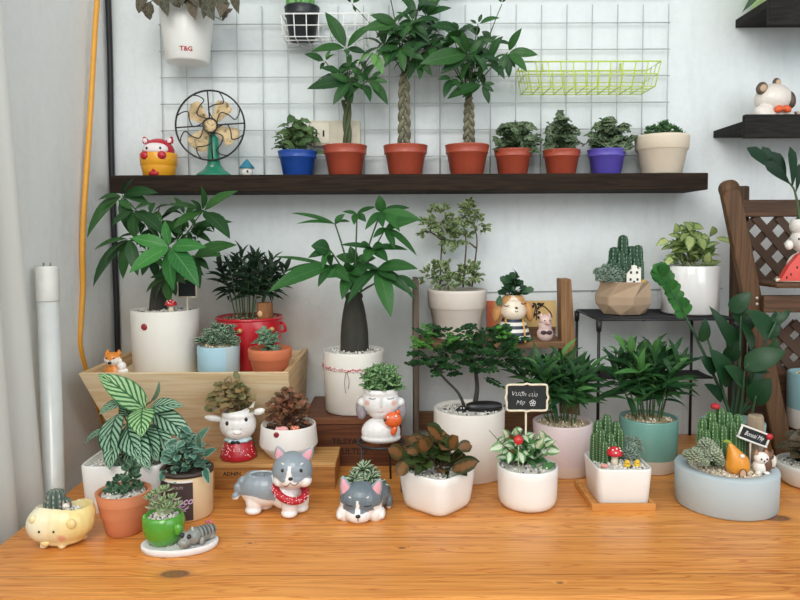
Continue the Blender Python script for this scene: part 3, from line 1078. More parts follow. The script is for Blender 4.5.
money_tree('tallest braided money tree, middle red plastic pot, crown cut off by the photo top', 405.5, 43, 145.5, 404, 74, 5.2,
    [((397, 24), -.05, [(370, 15), (362, 30), (376, 38), (404, 16), (420, 24), (405, 40)]),
     ((413, 22), -.06, [(410, -4), (396, 12), (440, 20), (428, 36), (404, 36)]),
     ((425, 16), -.03, [(444, -10), (420, -14), (452, 8), (440, 24)]),
     ((352, 4), -.03, [(372, -16), (356, 12), (340, -10)]),
     ((400, 48), -.06, [(376, 52), (384, 68), (404, 72), (424, 60), (420, 44)]),
     ((418, 56), -.05, [(432, 76), (420, 80), (408, 80), (438, 66)])],
    [(384, 46, 6, 32, -.03), (402, 36, 7, 34, -.04), (432, 46, 7, 34, -.04), (418, 12, 6, 34, -.03), (410, 45, 7, 30, .0), (395, 40, 7, 28, -.02), (425, 40, 7, 30, -.01), (415, 30, 7, 30, .03), (405, 60, 7, 24, .02), (430, 52, 6, 26, .0), (390, 30, 6, 26, .0), (438, 30, 6, 28, .02), (420, 0, 6, 30, .0), (388, -12, 6, 34, -.02), (440, -16, 6, 30, .01)])
money_tree('rightmost braided money tree in a red plastic pot, leaves reaching over the lime basket', 467, 43, 145, 469, 98, 4.8,
    [((508, 52), -.05, [(522, 28), (538, 55), (527, 72), (509, 78), (498, 76), (515, 68)]),
     ((478, 24), -.02, [(482, 14), (500, 18), (470, 20)]),
     ((502, 4), .0, [(506, -6), (496, -8)]),
     ((468, 54), -.07, [(420, 64), (440, 74), (488, 70), (482, 40), (450, 36), (462, 30)]),
     ((482, 84), -.05, [(489, 104), (447, 99), (494, 92), (462, 98), (495, 84)]),
     ((452, 78), -.05, [(444, 98), (438, 80), (460, 88)]),
     ((460, 30), -.05, [(430, 26), (444, 40), (470, 26), (452, 22)])],
    [(446, 48, 7, 34, -.04), (474, 58, 7, 32, -.05), (490, 62, 6, 30, -.03), (455, 42, 7, 30, .0), (470, 50, 7, 28, .02), (485, 60, 7, 26, .0), (460, 60, 7, 26, -.03), (475, 70, 6, 24, .01), (445, 55, 6, 30, .03), (490, 44, 6, 24, .01), (478, 36, 6, 26, .03), (465, 82, 6, 20, -.01)])

# --- small potted bushes
def small_pot(label, cx, w, ytop, m, bx, leafm, n, L, lw, style='plastic', rb=.76, shape='ovate', group='small potted bushes on the long shelf', Yd=1.53, wave=.1, stems=9, name='fittonia_plant', **k):
    P = placeY(cx, w, ytop, SZ, Yd)
    P = potted(name, label, 'potted plant', P, style, m, rb, group)
    lf, st = MB(), MB()
    bush(lf, st, P, bx, n, L, lw, shape, stems=stems, wave=wave, **k)
    lf.build('foliage', leafm, P['root']); st.build('stems', PETIOLE, P['root'])
    return P
JADE = leafmat('trailing_leaf', '46623c', '6f8a58', 'plain', '9fb58a', .5)
small_pot('bright blue plastic pot with a grey-green leafy plant on the long shelf', 297.5, 38, 151, BLUE_PLASTIC, (270, 119, 325, 154), JADE, 90, 14, 9, name='leafy_plant')
small_pot('small red plastic pot with a crinkled dark bush, next to the rightmost money tree', 513, 37, 149.5, RED_PLASTIC, (488, 120, 546, 154), FITT, 110, 16, 13)
small_pot('small red plastic pot with a loose veined bush, standing beside the purple pot', 561.5, 37, 150, RED_PLASTIC, (536, 115, 586, 155), FITT, 64, 18, 15)
small_pot('purple-blue plastic pot with a crinkled green bush on the long shelf', 606.5, 38, 149.5, PURPLE_PLASTIC, (580, 119, 640, 155), FITT, 74, 18, 14)
P = placeY(662, 55, 136, SZ, 1.525)
P = potted('succulent_pot', 'cream clay pot with low bright green succulents at the right end of the long shelf', 'potted plant', P, 'clay', CREAM_CLAY, .74, 'small potted bushes on the long shelf')
lf, st = MB(), MB()
sprigs(lf, st, P, (636, 118, 690, 137), 34, 8, 6.5, 3.2, 'obov', fat=.0016, e0=.1, e1=1.3)
lf.build('foliage', SEDUM, P['root']); st.build('stems', PETIOLE, P['root'])

# --- desk fan ornament
Yd = 1.525
s = Yd / FPX
c = at(212, 126.5, Yd); zc = c.z; X = c.x
fan = thing('fan_ornament', 'antique style model fan with black wire guard, cream blades and green stand', 'fan', (X, Yd, SZ))
GREENIRON = mat('1f7f62', .35, .18, 40, .2, coat=.2)
b = MB()
x2 = at(214, 170, Yd).x
lathe(b, x2, Yd, SZ, [(0, 0), (17.5 * s, 0), (17.5 * s, 1.5 * s), (15 * s, 3.5 * s), (10 * s, 7 * s), (6.5 * s, 12 * s), (5.5 * s, 24 * s), (4.6 * s, 38 * s), (2.2 * s, 41 * s), (0, 41 * s)], 28)
b.build('stand', GREENIRON, fan)
b = MB(); ell(b, (x2, Yd - 6.3 * s, SZ + 9 * s), (2.6 * s, 2.2 * s, 2.6 * s)); b.build('knob', mat('a8ada2', .35, metal=.5), fan)
b = MB()
tube(b, [(x2, Yd, zc - 7 * s), (X, Yd + 3 * s, zc)], 2.2 * s, seg=8)
tube(b, [(X, Yd + 12 * s, zc), (X, Yd + 2 * s, zc)], 5.5 * s, seg=14)
b.build('motor', GREENIRON, fan)
IRON = mat('201f22', .45, .1)
b = MB()
yf_ = Yd - 7 * s; yb_ = Yd + 3 * s
for yy, rr in ((yf_, 33.8),):
    tube(b, [(X + rr * s * math.cos(a), yy, zc + rr * s * math.sin(a)) for a in [2 * PI * i / 48 for i in range(49)]], .95 * s, seg=6)
tube(b, [(X + 7 * s * math.cos(a), yf_, zc + 7 * s * math.sin(a)) for a in [2 * PI * i / 24 for i in range(25)]], .85 * s, seg=6)
for k in range(4):                                            # straight spokes
    a = PI / 2 * k + .06
    tube(b, [(X + q * s * math.cos(a), yf_, zc + q * s * math.sin(a)) for q in (7, 34)], .7 * s, seg=6)
for k in range(8):                                            # S-shaped wires
    a0 = PI / 4 * k + .45
    pts = [V((X + q * s * math.cos(a0 + da), yf_ - .2 * s, zc + q * s * math.sin(a0 + da))) for q, da in ((7, -.1), (12, .35), (17, .38), (21, .05), (25, -.22), (30, -.1), (33.5, .05))]
    tube(b, catm(pts, 5), .6 * s, seg=5)
b.build('wire_guard', IRON, fan)
AGED = NT('aged_cream_paint')
o = AGED.obj(); f = AGED.noise(o, 90, 5, .7)
AGED.col(AGED.mix(AGED.mapr(f, .52, .68), lin('d9bf92'), lin('5a4630'))); AGED.set(Roughness=.6)
for a in (137, 57, -28, -130):
    a = math.radians(a)
    b = MB()
    rd, tn = V((math.cos(a), 0, math.sin(a))), V((-math.sin(a), 0, math.cos(a)))
    vs, fs = [], []
    for i in range(9):
        t = i / 8
        w = (3 + 7 * min(1, t * 1.3)) * (1 if t < .8 else math.sqrt(max(.08, 1 - ((t - .8) / .2) ** 2)))
        for j in range(5):
            q = (j - 2) / 2
            vs.append(V((X, Yd - 2 * s, zc)) + rd * s * (4 + 24 * t) + tn * s * w * q + V((0, 1, 0)) * s * (3.2 * q * (.4 + t) + .9))
    n0 = len(vs)
    vs += [p + V((0, -.9 * s, 0)) for p in vs]
    for i in range(8):
        for j in range(4):
            k = i * 5 + j
            fs.append((k, k + 1, k + 6, k + 5)); fs.append((k + n0 + 5, k + n0 + 6, k + n0 + 1, k + n0))
    for i in range(8):
        for j in (0, 4):
            k = i * 5 + j; fs.append((k, k + 5, k + 5 + n0, k + n0))
    for j in range(4):
        fs.append((40 + j, 41 + j, 41 + j + n0, 40 + j + n0))
    b.add(vs, fs); b.build('blade', AGED.m, fan)
b = MB(); ell(b, (X, Yd - 5.5 * s, zc), (6.4 * s, 2.5 * s, 6.4 * s), 20); b.build('hub', AGED.m, fan)

# --- little house with blue roof
X = at(247, 174, 1.54).x; s = 1.54 / FPX
t = thing('miniature_house', 'tiny white round house with blue cone roof, just right of the model fan', 'ornament', (X, 1.54, SZ))
b = MB(); lathe(b, X, 1.54, SZ, [(0, 0), (5.6 * s, 0), (5.8 * s, 9 * s), (0, 9 * s)], 20); b.build('wall', mat('e6e2d8', .7), t)
b = MB(); lathe(b, X, 1.54, SZ + 8.6 * s, [(0, 0), (7.6 * s, 0), (7.4 * s, .8 * s), (2.8 * s, 6.5 * s), (0, 9.5 * s)], 22); b.build('roof', mat('2f7f96', .6, .1), t)
b = MB(); box(b, X + .8 * s, X + 2.6 * s, 1.54 - 5.95 * s, 1.54 - 5.3 * s, SZ + 4 * s, SZ + 6.4 * s, 0); b.build('window', mat('1e1d1d', .6), t)

# --- red figure in a yellow cup
Yd = 1.53; s = Yd / FPX; X = at(159, 170, Yd).x
t = thing('animal_toy', 'red hooded round animal toy in a yellow cup, left end of long shelf', 'toy', (X, Yd, SZ))
YEL = mat('eda626', .4, .05, coat=.2); TRED = mat('c01f33', .4, .06, coat=.2); TWHITE = mat('efe6e4', .45, .03)
b = MB(); lathe(b, X, Yd, SZ, [(0, 0), (14.4 * s, 0), (15 * s, .6 * s), (17 * s, 10.4 * s), (17 * s, 11 * s), (17.6 * s, 11.4 * s), (18 * s, 22 * s), (17.2 * s, 23.2 * s), (16.4 * s, 22 * s), (14 * s, 18 * s), (0, 18 * s)], 36); b.build('cup', YEL, t)
b = MB(); ell(b, (X, Yd, SZ + 24 * s), (15.6 * s, 14 * s, 14 * s), 28, 16); hd = b.build('head', TRED, t)
b = MB(); ell(b, (X, Yd - 8.6 * s, SZ + 26.4 * s), (12.5 * s, 6.6 * s, 6.6 * s), 24, 14); b.build('face', TWHITE, hd)
for sg in (-1, 1):
    b = MB(); n0 = 0; lathe(b, X + sg * 10.5 * s, Yd - 1 * s, SZ + 33 * s, [(4.6 * s, 0), (3.6 * s, 3 * s), (1.2 * s, 6.4 * s), (0, 7 * s)], 14)
    b.xf(lambda p: (p.x + sg * max(0, p.z - SZ - 33 * s) * .45, Yd - 1 * s + (p.y - Yd + 1 * s) * .6, p.z)); e = b.build('ear', TRED, hd)
    b = MB(); ell(b, (X + sg * 12 * s, Yd - 3.4 * s, SZ + 35.6 * s), (2.2 * s, 1 * s, 2.6 * s), 12, 8, rot=eul(0, sg * 20, 0)); b.build('inner_ear', TWHITE, hd)
    b = MB(); ell(b, (X + sg * 6.6 * s, Yd - 14.6 * s, SZ + 27 * s), (1.1 * s, .6 * s, 1.3 * s), 10, 6); b.build('eye', mat('151414', .3), hd)
    b = MB(); ell(b, (X + sg * 8.2 * s, Yd - 15.5 * s, SZ + 20 * s), (4.4 * s, 3.2 * s, 4 * s), 14, 10); b.build('paw', TRED, t)
b = MB(); ell(b, (X, Yd - 15.5 * s, SZ + 2.6 * s), (5.2 * s, 1.6 * s, 2.5 * s), 16, 8); ell(b, (X, Yd - 16 * s, SZ + 5.4 * s), (1.6 * s, 1.2 * s, 1.6 * s), 10, 6); b.build('badge', mat('b8242f', .5), t)

# ================================================================== HANGING ON THE GRID
WHITE = mat('ebebe6', .35, .03, 30, coat=.15)
P = dict(X=at(184, 30, 1.50).x, Y=1.50, r=26.5 * 1.50 / FPX, h=51 * 1.50 / FPX, zb=at(184, 61, 1.50).z, s=1.50 / FPX)
P['Y'] = 1.523
P = potted('hanging_plant', 'white plastic pot with drooping brown-green leaves, hung on the wire grid at top left', 'hanging plant', P, 'plain', WHITE, .78)
lf, st = MB(), MB()
DROOP = leafmat('brown_green_leaf', '3f4636', '66594a', 'vein', '8d8370', .4)
s = P['s']
for (bx, by, tx, ty, w) in ((150, 2, 150, 20, 15), (146, -4, 139, 14, 12), (163, -8, 168, 17, 13), (172, -6, 180, 8, 12), (196, -4, 195, 20, 14), (205, -6, 214, 21, 16), (222, -8, 224, 20, 13), (236, -10, 239, 14, 11), (228, 2, 220, 18, 10), (185, -10, 182, 6, 10), (215, -12, 203, 20, 12), (190, -12, 200, 8, 14), (240, -14, 234, 6, 10), (155, -14, 158, 6, 12)):
    a, q = at(bx, by, 1.46 + R.uniform(-.02, .02)), at(tx, ty, 1.44 + R.uniform(-.02, .02))
    leaf(lf, a, q, w * s, (R.uniform(-.3, .3), -1, .2), 'ovate', .12, .22, 6, wave=.06)
    tube(st, bez((P['X'], P['Y'], P['zs']), (P['X'] * .5 + a.x * .5, P['Y'] - .02, P['zs'] + .06), a, 6), .0013, .0009, 5)
bush(lf, st, P, (142, -50, 238, 12), 40, 20, 14, 'ovate', wave=.06)
lf.build('foliage', DROOP, P['root']); st.build('stems', PETIOLE, P['root'])
b = MB()
zt = at(188, 51.5, 1.5).z
xt = at(188, 51, 1.49).x
rad = P['r'] * .82
text_mb(b, 'T&G', .013, lambda u, v: V((P['X'] + (rad + .0006 + (v + zt - P['zb']) / P['h'] * .0) * math.sin((u + xt - P['X']) / rad) * 1.0, P['Y'] - (P['r'] * (.78 + .22 * (v + zt - P['zb']) / P['h']) + .0007) * math.cos((u + xt - P['X']) / rad), zt + v)), bold=.0004)
b.build('lettering', mat('b02a35', .5), P['pot'])
for dx in (-.02, .02):
    b = MB(); tube(b, catm([(P['X'] + dx, P['Y'] + P['r'] * .85, P['zb'] + P['h'] * .9), (P['X'] + dx, WY - .03, P['zb'] + P['h'] + .004), (P['X'] + dx, GY - .003, P['zb'] + P['h'] + .004), (P['X'] + dx, GY - .003, P['zb'] + P['h'] - .012)], 4), .0014, seg=6)
    b.build('hook', STEEL, P['root'])

def wire_basket(label, x0, x1, xb0, xb1, yt, yb, Yf, m, nver, nh, r=.0012):
    A, B = at(x0, yt, Yf), at(x1, yt, Yf); C, D = at(xb0, yb, Yf), at(xb1, yb, Yf)
    zt, zb = (A.z + B.z) / 2, (C.z + D.z) / 2
    yb_ = GY - .004
    t = MB()
    def loop(f):
        z = zt + (zb - zt) * f
        l = A.x + (C.x - A.x) * f; r_ = B.x + (D.x - B.x) * f
        tube(t, [(l, Yf, z), (r_, Yf, z), (r_, yb_, z), (l, yb_, z), (l, Yf, z)], r * (1.5 if f in (0,) else 1), seg=5)
    for k in range(nh): loop(k / (nh - 1))
    for i in range(nver + 1):
        f = i / nver
        tx, bx = A.x + (B.x - A.x) * f, C.x + (D.x - C.x) * f
        tube(t, [(tx, Yf, zt), (bx, Yf, zb), (bx, yb_, zb), (tx, yb_, zt)], r, seg=5)
    for j in range(1, 3):
        y = Yf + (yb_ - Yf) * j / 3
        tube(t, [(A.x, y, zt), (C.x, y, zb), (D.x, y, zb), (B.x, y, zt)], r, seg=5)
    for f in (.2, .8):
        x = A.x + (B.x - A.x) * f
        tube(t, [(x, yb_, zt), (x, yb_ - .001, zt + .016), (x, GY + .003, zt + .016), (x, GY + .003, zt + .006)], r * 1.2, seg=5)
    o = t.build('wire_basket', m, loc=((A.x + B.x) / 2, Yf, zb))
    tag(o, label, 'basket')
    return A, zb
A, zb = wire_basket('white wire basket hooked on the grid, holding a black pot', 281, 369, 283, 366, 13.5, 36.5, 1.50, mat('f0f0ee', .35), 7, 3)
wire_basket('empty lime green wire basket hooked on the grid at right', 523, 661, 528, 655, 61.5, 86.5, 1.50, mat('c3d84a', .4), 11, 3)
P = placeY(302, 34, 7.5, zb + .002, 1.545)
P = potted('cactus_pot', 'black plastic pot with a smooth pale green cactus, standing in the white wire basket', 'potted plant', P, 'plastic', mat('22262a', .4), .72)
b = MB()
cactus(b, (P['X'] - .004, P['Y'], P['zs'] - .002), .085, .028, 8)
b.build('cactus_body', mat('5f9a50', .45, .1), P['root'])

# ================================================================== RIGHT-HAND SHELVES
X0, Yf, zt, _t = CS1
Yd = 1.52; s = Yd / FPX
c = at(771, 100, Yd)
fig = thing('animal_figurine', 'white resting animal figurine with brown ears and orange bow on the short black shelf', 'figurine', (c.x, Yd, zt))
zz = zt
def col_fig(p, n):
    return lin('e6ddd3')
H = c.z
organic('body', [((c.x + 2 * s, Yd, H + 1 * s), (18 * s, 14 * s, 15 * s)), ((c.x - 8 * s, Yd - 3 * s, zz + 8 * s), (12 * s, 12 * s, 8 * s)), ((c.x + 8 * s, Yd + 4 * s, zz + 9 * s), (17 * s, 14 * s, 9 * s)), ((c.x - 10 * s, Yd - 7 * s, zz + 12 * s), (10 * s, 6 * s, 7 * s))], fig, col_fig, .0014)
EARB = mat('5b4a3c', .4, .15)
for dx, dz, dy, r_, ry in ((-13, 10, -7, (5.5, 3, 6.5), 30), (4, 16.5, -2, (4, 3, 4.6), 0), (16, -1, -6, (5, 4, 8.5), -8)):
    b = MB(); ell(b, (c.x + dx * s, Yd + dy * s, H + dz * s), tuple(q * s for q in r_), 14, 10, rot=eul(0, ry, 0)); e = b.build('ear', EARB, fig)
    if dx < 10:
        b = MB(); ell(b, (c.x + (dx + .6) * s, Yd + (dy - 2) * s, H + dz * s), tuple(q * s * .62 for q in r_), 12, 8, rot=eul(0, ry, 0)); b.build('inner_ear', mat('c8a98a', .5), e)
b = MB()
for sg in (-1, 1): ell(b, (c.x + (5 + sg * 4) * s, Yd - 13 * s, H - 11 * s), (4.6 * s, 2.4 * s, 3.4 * s), 12, 8, rot=eul(0, sg * 25, 0))
ell(b, (c.x + 5 * s, Yd - 14 * s, H - 11 * s), (2 * s, 1.8 * s, 2 * s), 10, 6)
b.build('bow', mat('e2602f', .45), fig)
c2 = at(795, 112, 1.53)
c3 = thing('pebble_ornament', 'small brown and white lump ornament at the right photo edge beside the figurine', 'ornament', (c2.x, 1.53, zt))
b = MB(); ell(b, (c2.x + .004, 1.53, zt + .016), (.011, .010, .016)); b.build('body', mat('c9b8a6', .5, .2), c3)
b = MB(); ell(b, (c2.x - .006, 1.522, zt + .024), (.006, .006, .005)); b.build('ear', EARB, c3)
# pot and leaf on the top right shelf
X0, Yf, zt, _t = CS2
P = dict(X=at(752, 0, 1.525).x + .052, Y=1.53, r=.05, h=.07, zb=zt, s=1.53 / FPX)
P = potted('potted_plant', 'pale green pot with a dark leaf on the black top right corner shelf', 'potted plant', P, 'plain', mat('b9d48f', .5, .05), .9)
lf = MB()
rosette(lf, (P['X'], P['Y'], P['zs']), 9, .12, .035, .1, 1.2, 'ovate')
leaf(lf, (P['X'] - .02, P['Y'] - .046, P['zb'] + .075), at(742, 12.5, 1.475), .022, (.2, -1, .4), 'ovate', .1)
lf.build('foliage', DKBUSH, P['root'])
# ================================================================== LEFT: CRATE AND WHAT STANDS IN IT
CRATEW = wood_mat('pale_pine', 'f3dfbb', 'e0c08e', 'x', .6, .6, bump=.08)
CY0, CY1 = 1.30, 1.585
lt, rt_ = at(78, 373.5, CY0), at(288, 373.5, CY0)
ct = lt.z
xl, xr = lt.x, rt_.x
xlb, xrb = xl + .045, xr - .01
cyb = 1.415
crate = thing('planter_crate', 'pale pine sloping planter crate at left, holding the big white pot and red pot', 'crate', ((xl + xr) / 2, (CY0 + CY1) / 2, TZ))
th = .011
def q4(x0, x1, ya, yb, z0, z1): pass
b = MB()                                                       # sloping front board
hexa(b, [V((xlb, cyb, TZ)), V((xrb, cyb, TZ)), V((xrb, cyb + th, TZ)), V((xlb, cyb + th, TZ)), V((xl, CY0, ct)), V((xr, CY0, ct)), V((xr, CY0 + th, ct)), V((xl, CY0 + th, ct))], .0015)
b.build('front_board', CRATEW, crate)
for nm, xa, xb_, ins in (('left', xl, xlb, th), ('right', xr, xrb, -th)):
    b = MB()
    lo, hi = (xb_, xb_ + ins), (xa, xa + ins)
    e = .0006
    c8 = [V((min(lo), cyb + th + e, TZ)), V((max(lo), cyb + th + e, TZ)), V((max(lo), CY1, TZ)), V((min(lo), CY1, TZ)), V((min(hi), CY0 + th + e, ct)), V((max(hi), CY0 + th + e, ct)), V((max(hi), CY1, ct)), V((min(hi), CY1, ct))]
    hexa(b, c8, .0015)
    b.build('side_board', wood_mat('pale_pine_end', 'e3c396', 'c49f6c', 'y', .6, .7, bump=.1), crate)
FZ = ct - .022                                                 # floor of the crate
b = MB(); box(b, xl + th + .008, xr - th - .004, CY0 + th + .03, CY1 - .012, FZ - .008, FZ, .001); b.build('floor_board', CRATEW, crate)
b = MB(); box(b, xl + th + .01, xr - th - .004, CY1 - .011, CY1, FZ - .06, ct - .004, .001); b.build('back_board', CRATEW, crate)

# --- large white pot with money tree
P = placeY(165, 69, 308.5, FZ + .0005, 1.415)
P = potted('money_tree', 'money tree with broad bright leaves in the tall white pot standing in the pine crate', 'potted plant', P, 'plain', mat('e9e5dc', .45, .03, 20), .955, fill='gravel', dep=.012, th=.004)
root = P['root']; s = P['s']; Yc = P['Y']
st, lf, l2 = MB(), MB(), MB()
top = at(172, 262, Yc + .005)
tube(st, catm([(at(158, 306, Yc).x, Yc, P['zs'] - .002), at(159, 290, Yc), at(165, 272, Yc), top], 5), .018, .006, 10, rfn=lambda k: .019 - .012 * k)
st.build('trunk', DARKBARK, root)
st = MB()
def pm(c, Y, tips, mb=lf, wr=.34, dz=.03, frm=top, up=(0, -.55, .83)):
    palmate(mb, st, at(c[0], c[1], Y), [at(t[0], t[1], Y + (t[2] if len(t) > 2 else R.uniform(-dz, dz * .3))) for t in tips], frm, wr, stem_r=.0014, up=up)
MONEYB = leafmat('bright_money_tree_leaf', '2a6a34', '44893f', 'plain', '98c886', .7)
pm((170, 247), 1.33, [(165, 220), (131, 238), (129, 273, -.04), (199, 287, -.05), (206, 247), (174, 291), (148, 262)], l2, .36, up=(0, -.8, .6))
pm((203, 211), 1.40, [(201, 186), (238, 191), (173, 229, -.04), (230, 239, -.05), (166, 205), (214, 232), (190, 200)], lf, .36)
pm((193, 256), 1.38, [(237, 245), (209, 270), (200, 289), (188, 282), (222, 256)], lf, .36)
pm((122, 195), 1.38, [(135, 178), (98, 200), (91, 220), (87, 238), (131, 235), (158, 193), (150, 205)], lf, .34)
pm((133, 210), 1.36, [(165, 236), (118, 200), (136, 240), (112, 226), (152, 204)], lf, .40)
pm((129, 238), 1.35, [(94, 250), (93, 287), (123, 279), (138, 276), (104, 262), (146, 250)], lf, .30)
pm((189, 230), 1.47, [(172, 238), (212, 243), (206, 222), (182, 215), (192, 248), (233, 222), (214, 232), (170, 226)], lf, .26)
pm((168, 276), 1.37, [(146, 293), (156, 300), (176, 296), (186, 284), (150, 278), (170, 303)], lf, .42)
pm((160, 220), 1.45, [(140, 212), (176, 212), (184, 236), (150, 238), (162, 202), (186, 205)], lf, .34)
pm((148, 228), 1.42, [(128, 222), (160, 240), (170, 226), (140, 248), (154, 214)], lf, .36)
pm((182, 262), 1.42, [(204, 276), (176, 284), (166, 268), (198, 256), (192, 290)], lf, .36)
pm((150, 255), 1.42, [(130, 262), (142, 276), (164, 268), (158, 280), (138, 252)], lf, .36)
for (x, y, n_, Lp, Yq) in ((150, 215, 6, 30, 1.44), (178, 240, 7, 30, 1.47), (160, 245, 6, 30, 1.45), (185, 215, 6, 28, 1.46), (140, 235, 6, 28, 1.43), (196, 240, 6, 26, 1.45)):
    palm_cluster(lf, st, at(x, y, Yq), top, n_, Lp * s, .28)
st.build('stem', PETIOLE, root); lf.build('foliage', MONEY, root)
tag_part(l2.build('front_leaf', MONEYB, root), 'bright green front leaf with seven leaflets')
b = MB()
for (dx, dz, r_) in ((0, 0, 3.2), (-1.1, .4, 1.4), (1.2, .6, 1.2)):
    pass
lx = at(144.5, 327, Yc - P['r'])
LBR = mat('a51f2a', .3, .12, 60, coat=.4)
def ladybug(cx, cy, Y, root, pot, sz=3.7, sp=.0014):
    """painted relief ladybird on a pot wall"""
    p = onsurf(pot, cx, cy); s = p.y / FPX
    b = MB(); ell(b, p, (sz * s, 1.4 * s, sz * s * .95), 16, 10)
    o = b.build('ladybug', LBR, pot)
    b = MB(); ell(b, p + V((sz * .75 * s, -.2 * s, -.5 * s)), (sz * .42 * s, 1.3 * s, sz * .5 * s), 10, 8); b.build('bug_head', mat('221b1b', .4), root) if False else None
    b2 = MB()
    for dx, dz in ((-.3, .4), (.1, -.4), (-.5, -.2), (.3, .3)):
        ell(b2, p + V((dx * sz * s, -1.15 * s, dz * sz * s)), (.7 * s, .45 * s, .7 * s), 8, 6)
    b2.build('spots', mat('2a1416', .4), o)
ladybug(144.5, 327, Yc - P['r'] * .80, root, P['pot'])

def mushroom(label, cx, ybase, wcap, h, Y, z, capm, stemm=None, spots=True, name='mushroom_ornament'):
    s = Y / FPX
    X = at(cx, ybase, Y).x
    t = thing(name, label, 'ornament', (X, Y, z))
    b = MB(); lathe(b, X, Y, z, [(0, 0), (wcap * .26 * s, 0), (wcap * .2 * s, h * .3 * s), (wcap * .18 * s, h * .62 * s), (0, h * .62 * s)], 16); b.build('stem', stemm or mat('e6d9bf', .6), t)
    b = MB(); lathe(b, X, Y, z + h * .55 * s, [(0, 0), (wcap * .46 * s, 0), (wcap * .5 * s, h * .06 * s), (wcap * .42 * s, h * .24 * s), (wcap * .25 * s, h * .38 * s), (0, h * .45 * s)], 20); cp = b.build('cap', capm, t)
    if spots:
        b = MB()
        for a, q in ((-2.2, .7), (-1.4, .55), (-.8, .8), (-1.7, .9), (-.2, .6), (2.8, .7)):
            rr = wcap * .48 * q * s
            ell(b, (X + rr * math.cos(a), Y + rr * math.sin(a), z + h * (.55 + .42 * math.sqrt(max(0, 1 - q * q * .95))) * s), wcap * .06 * s, 8, 6)
        b.build('dots', mat('f2eee6', .5), cp)
    return t
REDCAP = mat('c81f2b', .35, .08, coat=.3)
mushroom('red capped toadstool ornament standing in the big white pot of the crate', 171, 310, 12.5, 14.5, 1.372, P['zs'] + .006, REDCAP)
def board_sign(label, corners, Y, stake, zbot, framec, textlines, fw=.002, name='chalkboard_sign'):
    """small blackboard on a stake; corners in pixels (left, right, top, bottom)"""
    x0, x1, y0, y1 = corners
    A, B = at(x0, y1, Y), at(x1, y0, Y)
    t = thing(name, label, 'sign', ((A.x + B.x) / 2, Y, zbot))
    b = MB(); box(b, A.x + fw * .6, B.x - fw * .6, Y - .001, Y + .002, A.z + fw * .6, B.z - fw * .6, .0004); bd = b.build('board', mat('1b1f22', .7, .15, 60), t)
    b = MB()
    for (p, q) in (((A.x, A.z), (B.x, A.z)), ((B.x, A.z), (B.x, B.z)), ((B.x, B.z), (A.x, B.z)), ((A.x, B.z), (A.x, A.z))):
        tube(b, [(p[0], Y - .001, p[1]), (q[0], Y - .001, q[1])], fw / 2 * 1.3, seg=8)
    b.build('frame', framec, t)
    if stake is not None:
        b = MB(); beam(b, (at(stake, y1, Y).x, Y + .001, zbot), (at(stake, y1, Y).x, Y + .001, A.z), .0032, .002, (0, 1, 0), .0005); b.build('stake', framec, t)
    return t, bd, A, B
EDGEW = mat('e2d6bd', .6, .08)
board_sign('little blackboard sign on a stick in the big white pot of the crate', (178, 196, 279, 297), 1.405, 187, P['zs'] + .002, EDGEW, [])

# --- red pot with dark bamboo palm
P = placeY(249.5, 66, 316, FZ + .0005, 1.485)
REDPOT = mat('c4202c', .3, .06, 30, coat=.4)
P = potted('bamboo_palm', 'red glazed pot with gold knobs and dark bamboo palm, back of the pine crate', 'potted plant', P, 'plain', REDPOT, .9, fill='gravel', fillmat=pebble_mat('brown_gravel', ['7e6a55', '5f4d3d', '98856c', '43362b', 'b7a68c']), dep=.010)
b = MB(); lathe(b, P['X'], P['Y'], P['zb'] + P['h'] - .006, [(P['r'] - .001, 0), (P['r'] + .0015, .001), (P['r'] + .002, .004), (P['r'] + .0005, .0065), (P['r'] - .002, .006)], 44); b.build('rim', REDPOT, P['root'])
for px in (221, 247, 276):
    a = math.asin(max(-.96, min(.96, (px - 249.5) / 33.5)))
    b = MB(); p = V((P['X'] + (P['r'] + .001) * math.sin(a), P['Y'] - (P['r'] + .001) * math.cos(a), at(px, 330, 1.43).z)); ell(b, p, .0052, 12, 8); b.build('knob', mat('d9b36a', .35, metal=.3), P['pot'])
b = MB()
xh = P['X'] + P['r'] * .985; zh = P['zb'] + P['h'] * .80
tube(b, catm([(xh, P['Y'] - .012, zh + .008), (xh + .008, P['Y'] - .016, zh + .006), (xh + .010, P['Y'] - .014, zh - .008), (xh, P['Y'] - .012, zh - .010)], 5), .003, seg=8); b.build('handle', REDPOT, P['pot'])
DARKPALM = leafmat('dark_palm_leaf', '16281a', '2a422a', 'plain', '4a644a', .4)
lf, st = MB(), MB()
canes(lf, None, st, P, (204, 238, 300, 316), 17, 22, 3.9, 17, spread=.62)
lf.build('foliage', DARKPALM, P['root']); st.build('canes', PETIOLE, P['root'])
Xs = at(265, 316, 1.455).x; s = 1.455 / FPX
tg = thing('wooden_stump_ornament', 'small carved log ornament with a pale face patch standing in the red pot', 'ornament', (Xs, 1.455, P['zs'] + .004))
b = MB(); lathe(b, Xs, 1.455, P['zs'] + .004, [(0, 0), (8 * s, 0), (8.2 * s, 4 * s), (7.8 * s, 17 * s), (7.2 * s, 17.6 * s), (0, 17.6 * s)], 24, lambda a: 1 + .03 * math.sin(5 * a)); b.build('log', wood_mat('log_bark', 'a26f45', '6e4527', 'z', .7), tg)
b = MB(); ell(b, (Xs - 3.4 * s, 1.455 - 7.0 * s, P['zs'] + .004 + 7 * s), (2.8 * s, 1.4 * s, 3.4 * s), 12, 8); b.build('face', mat('dcae80', .6), tg)

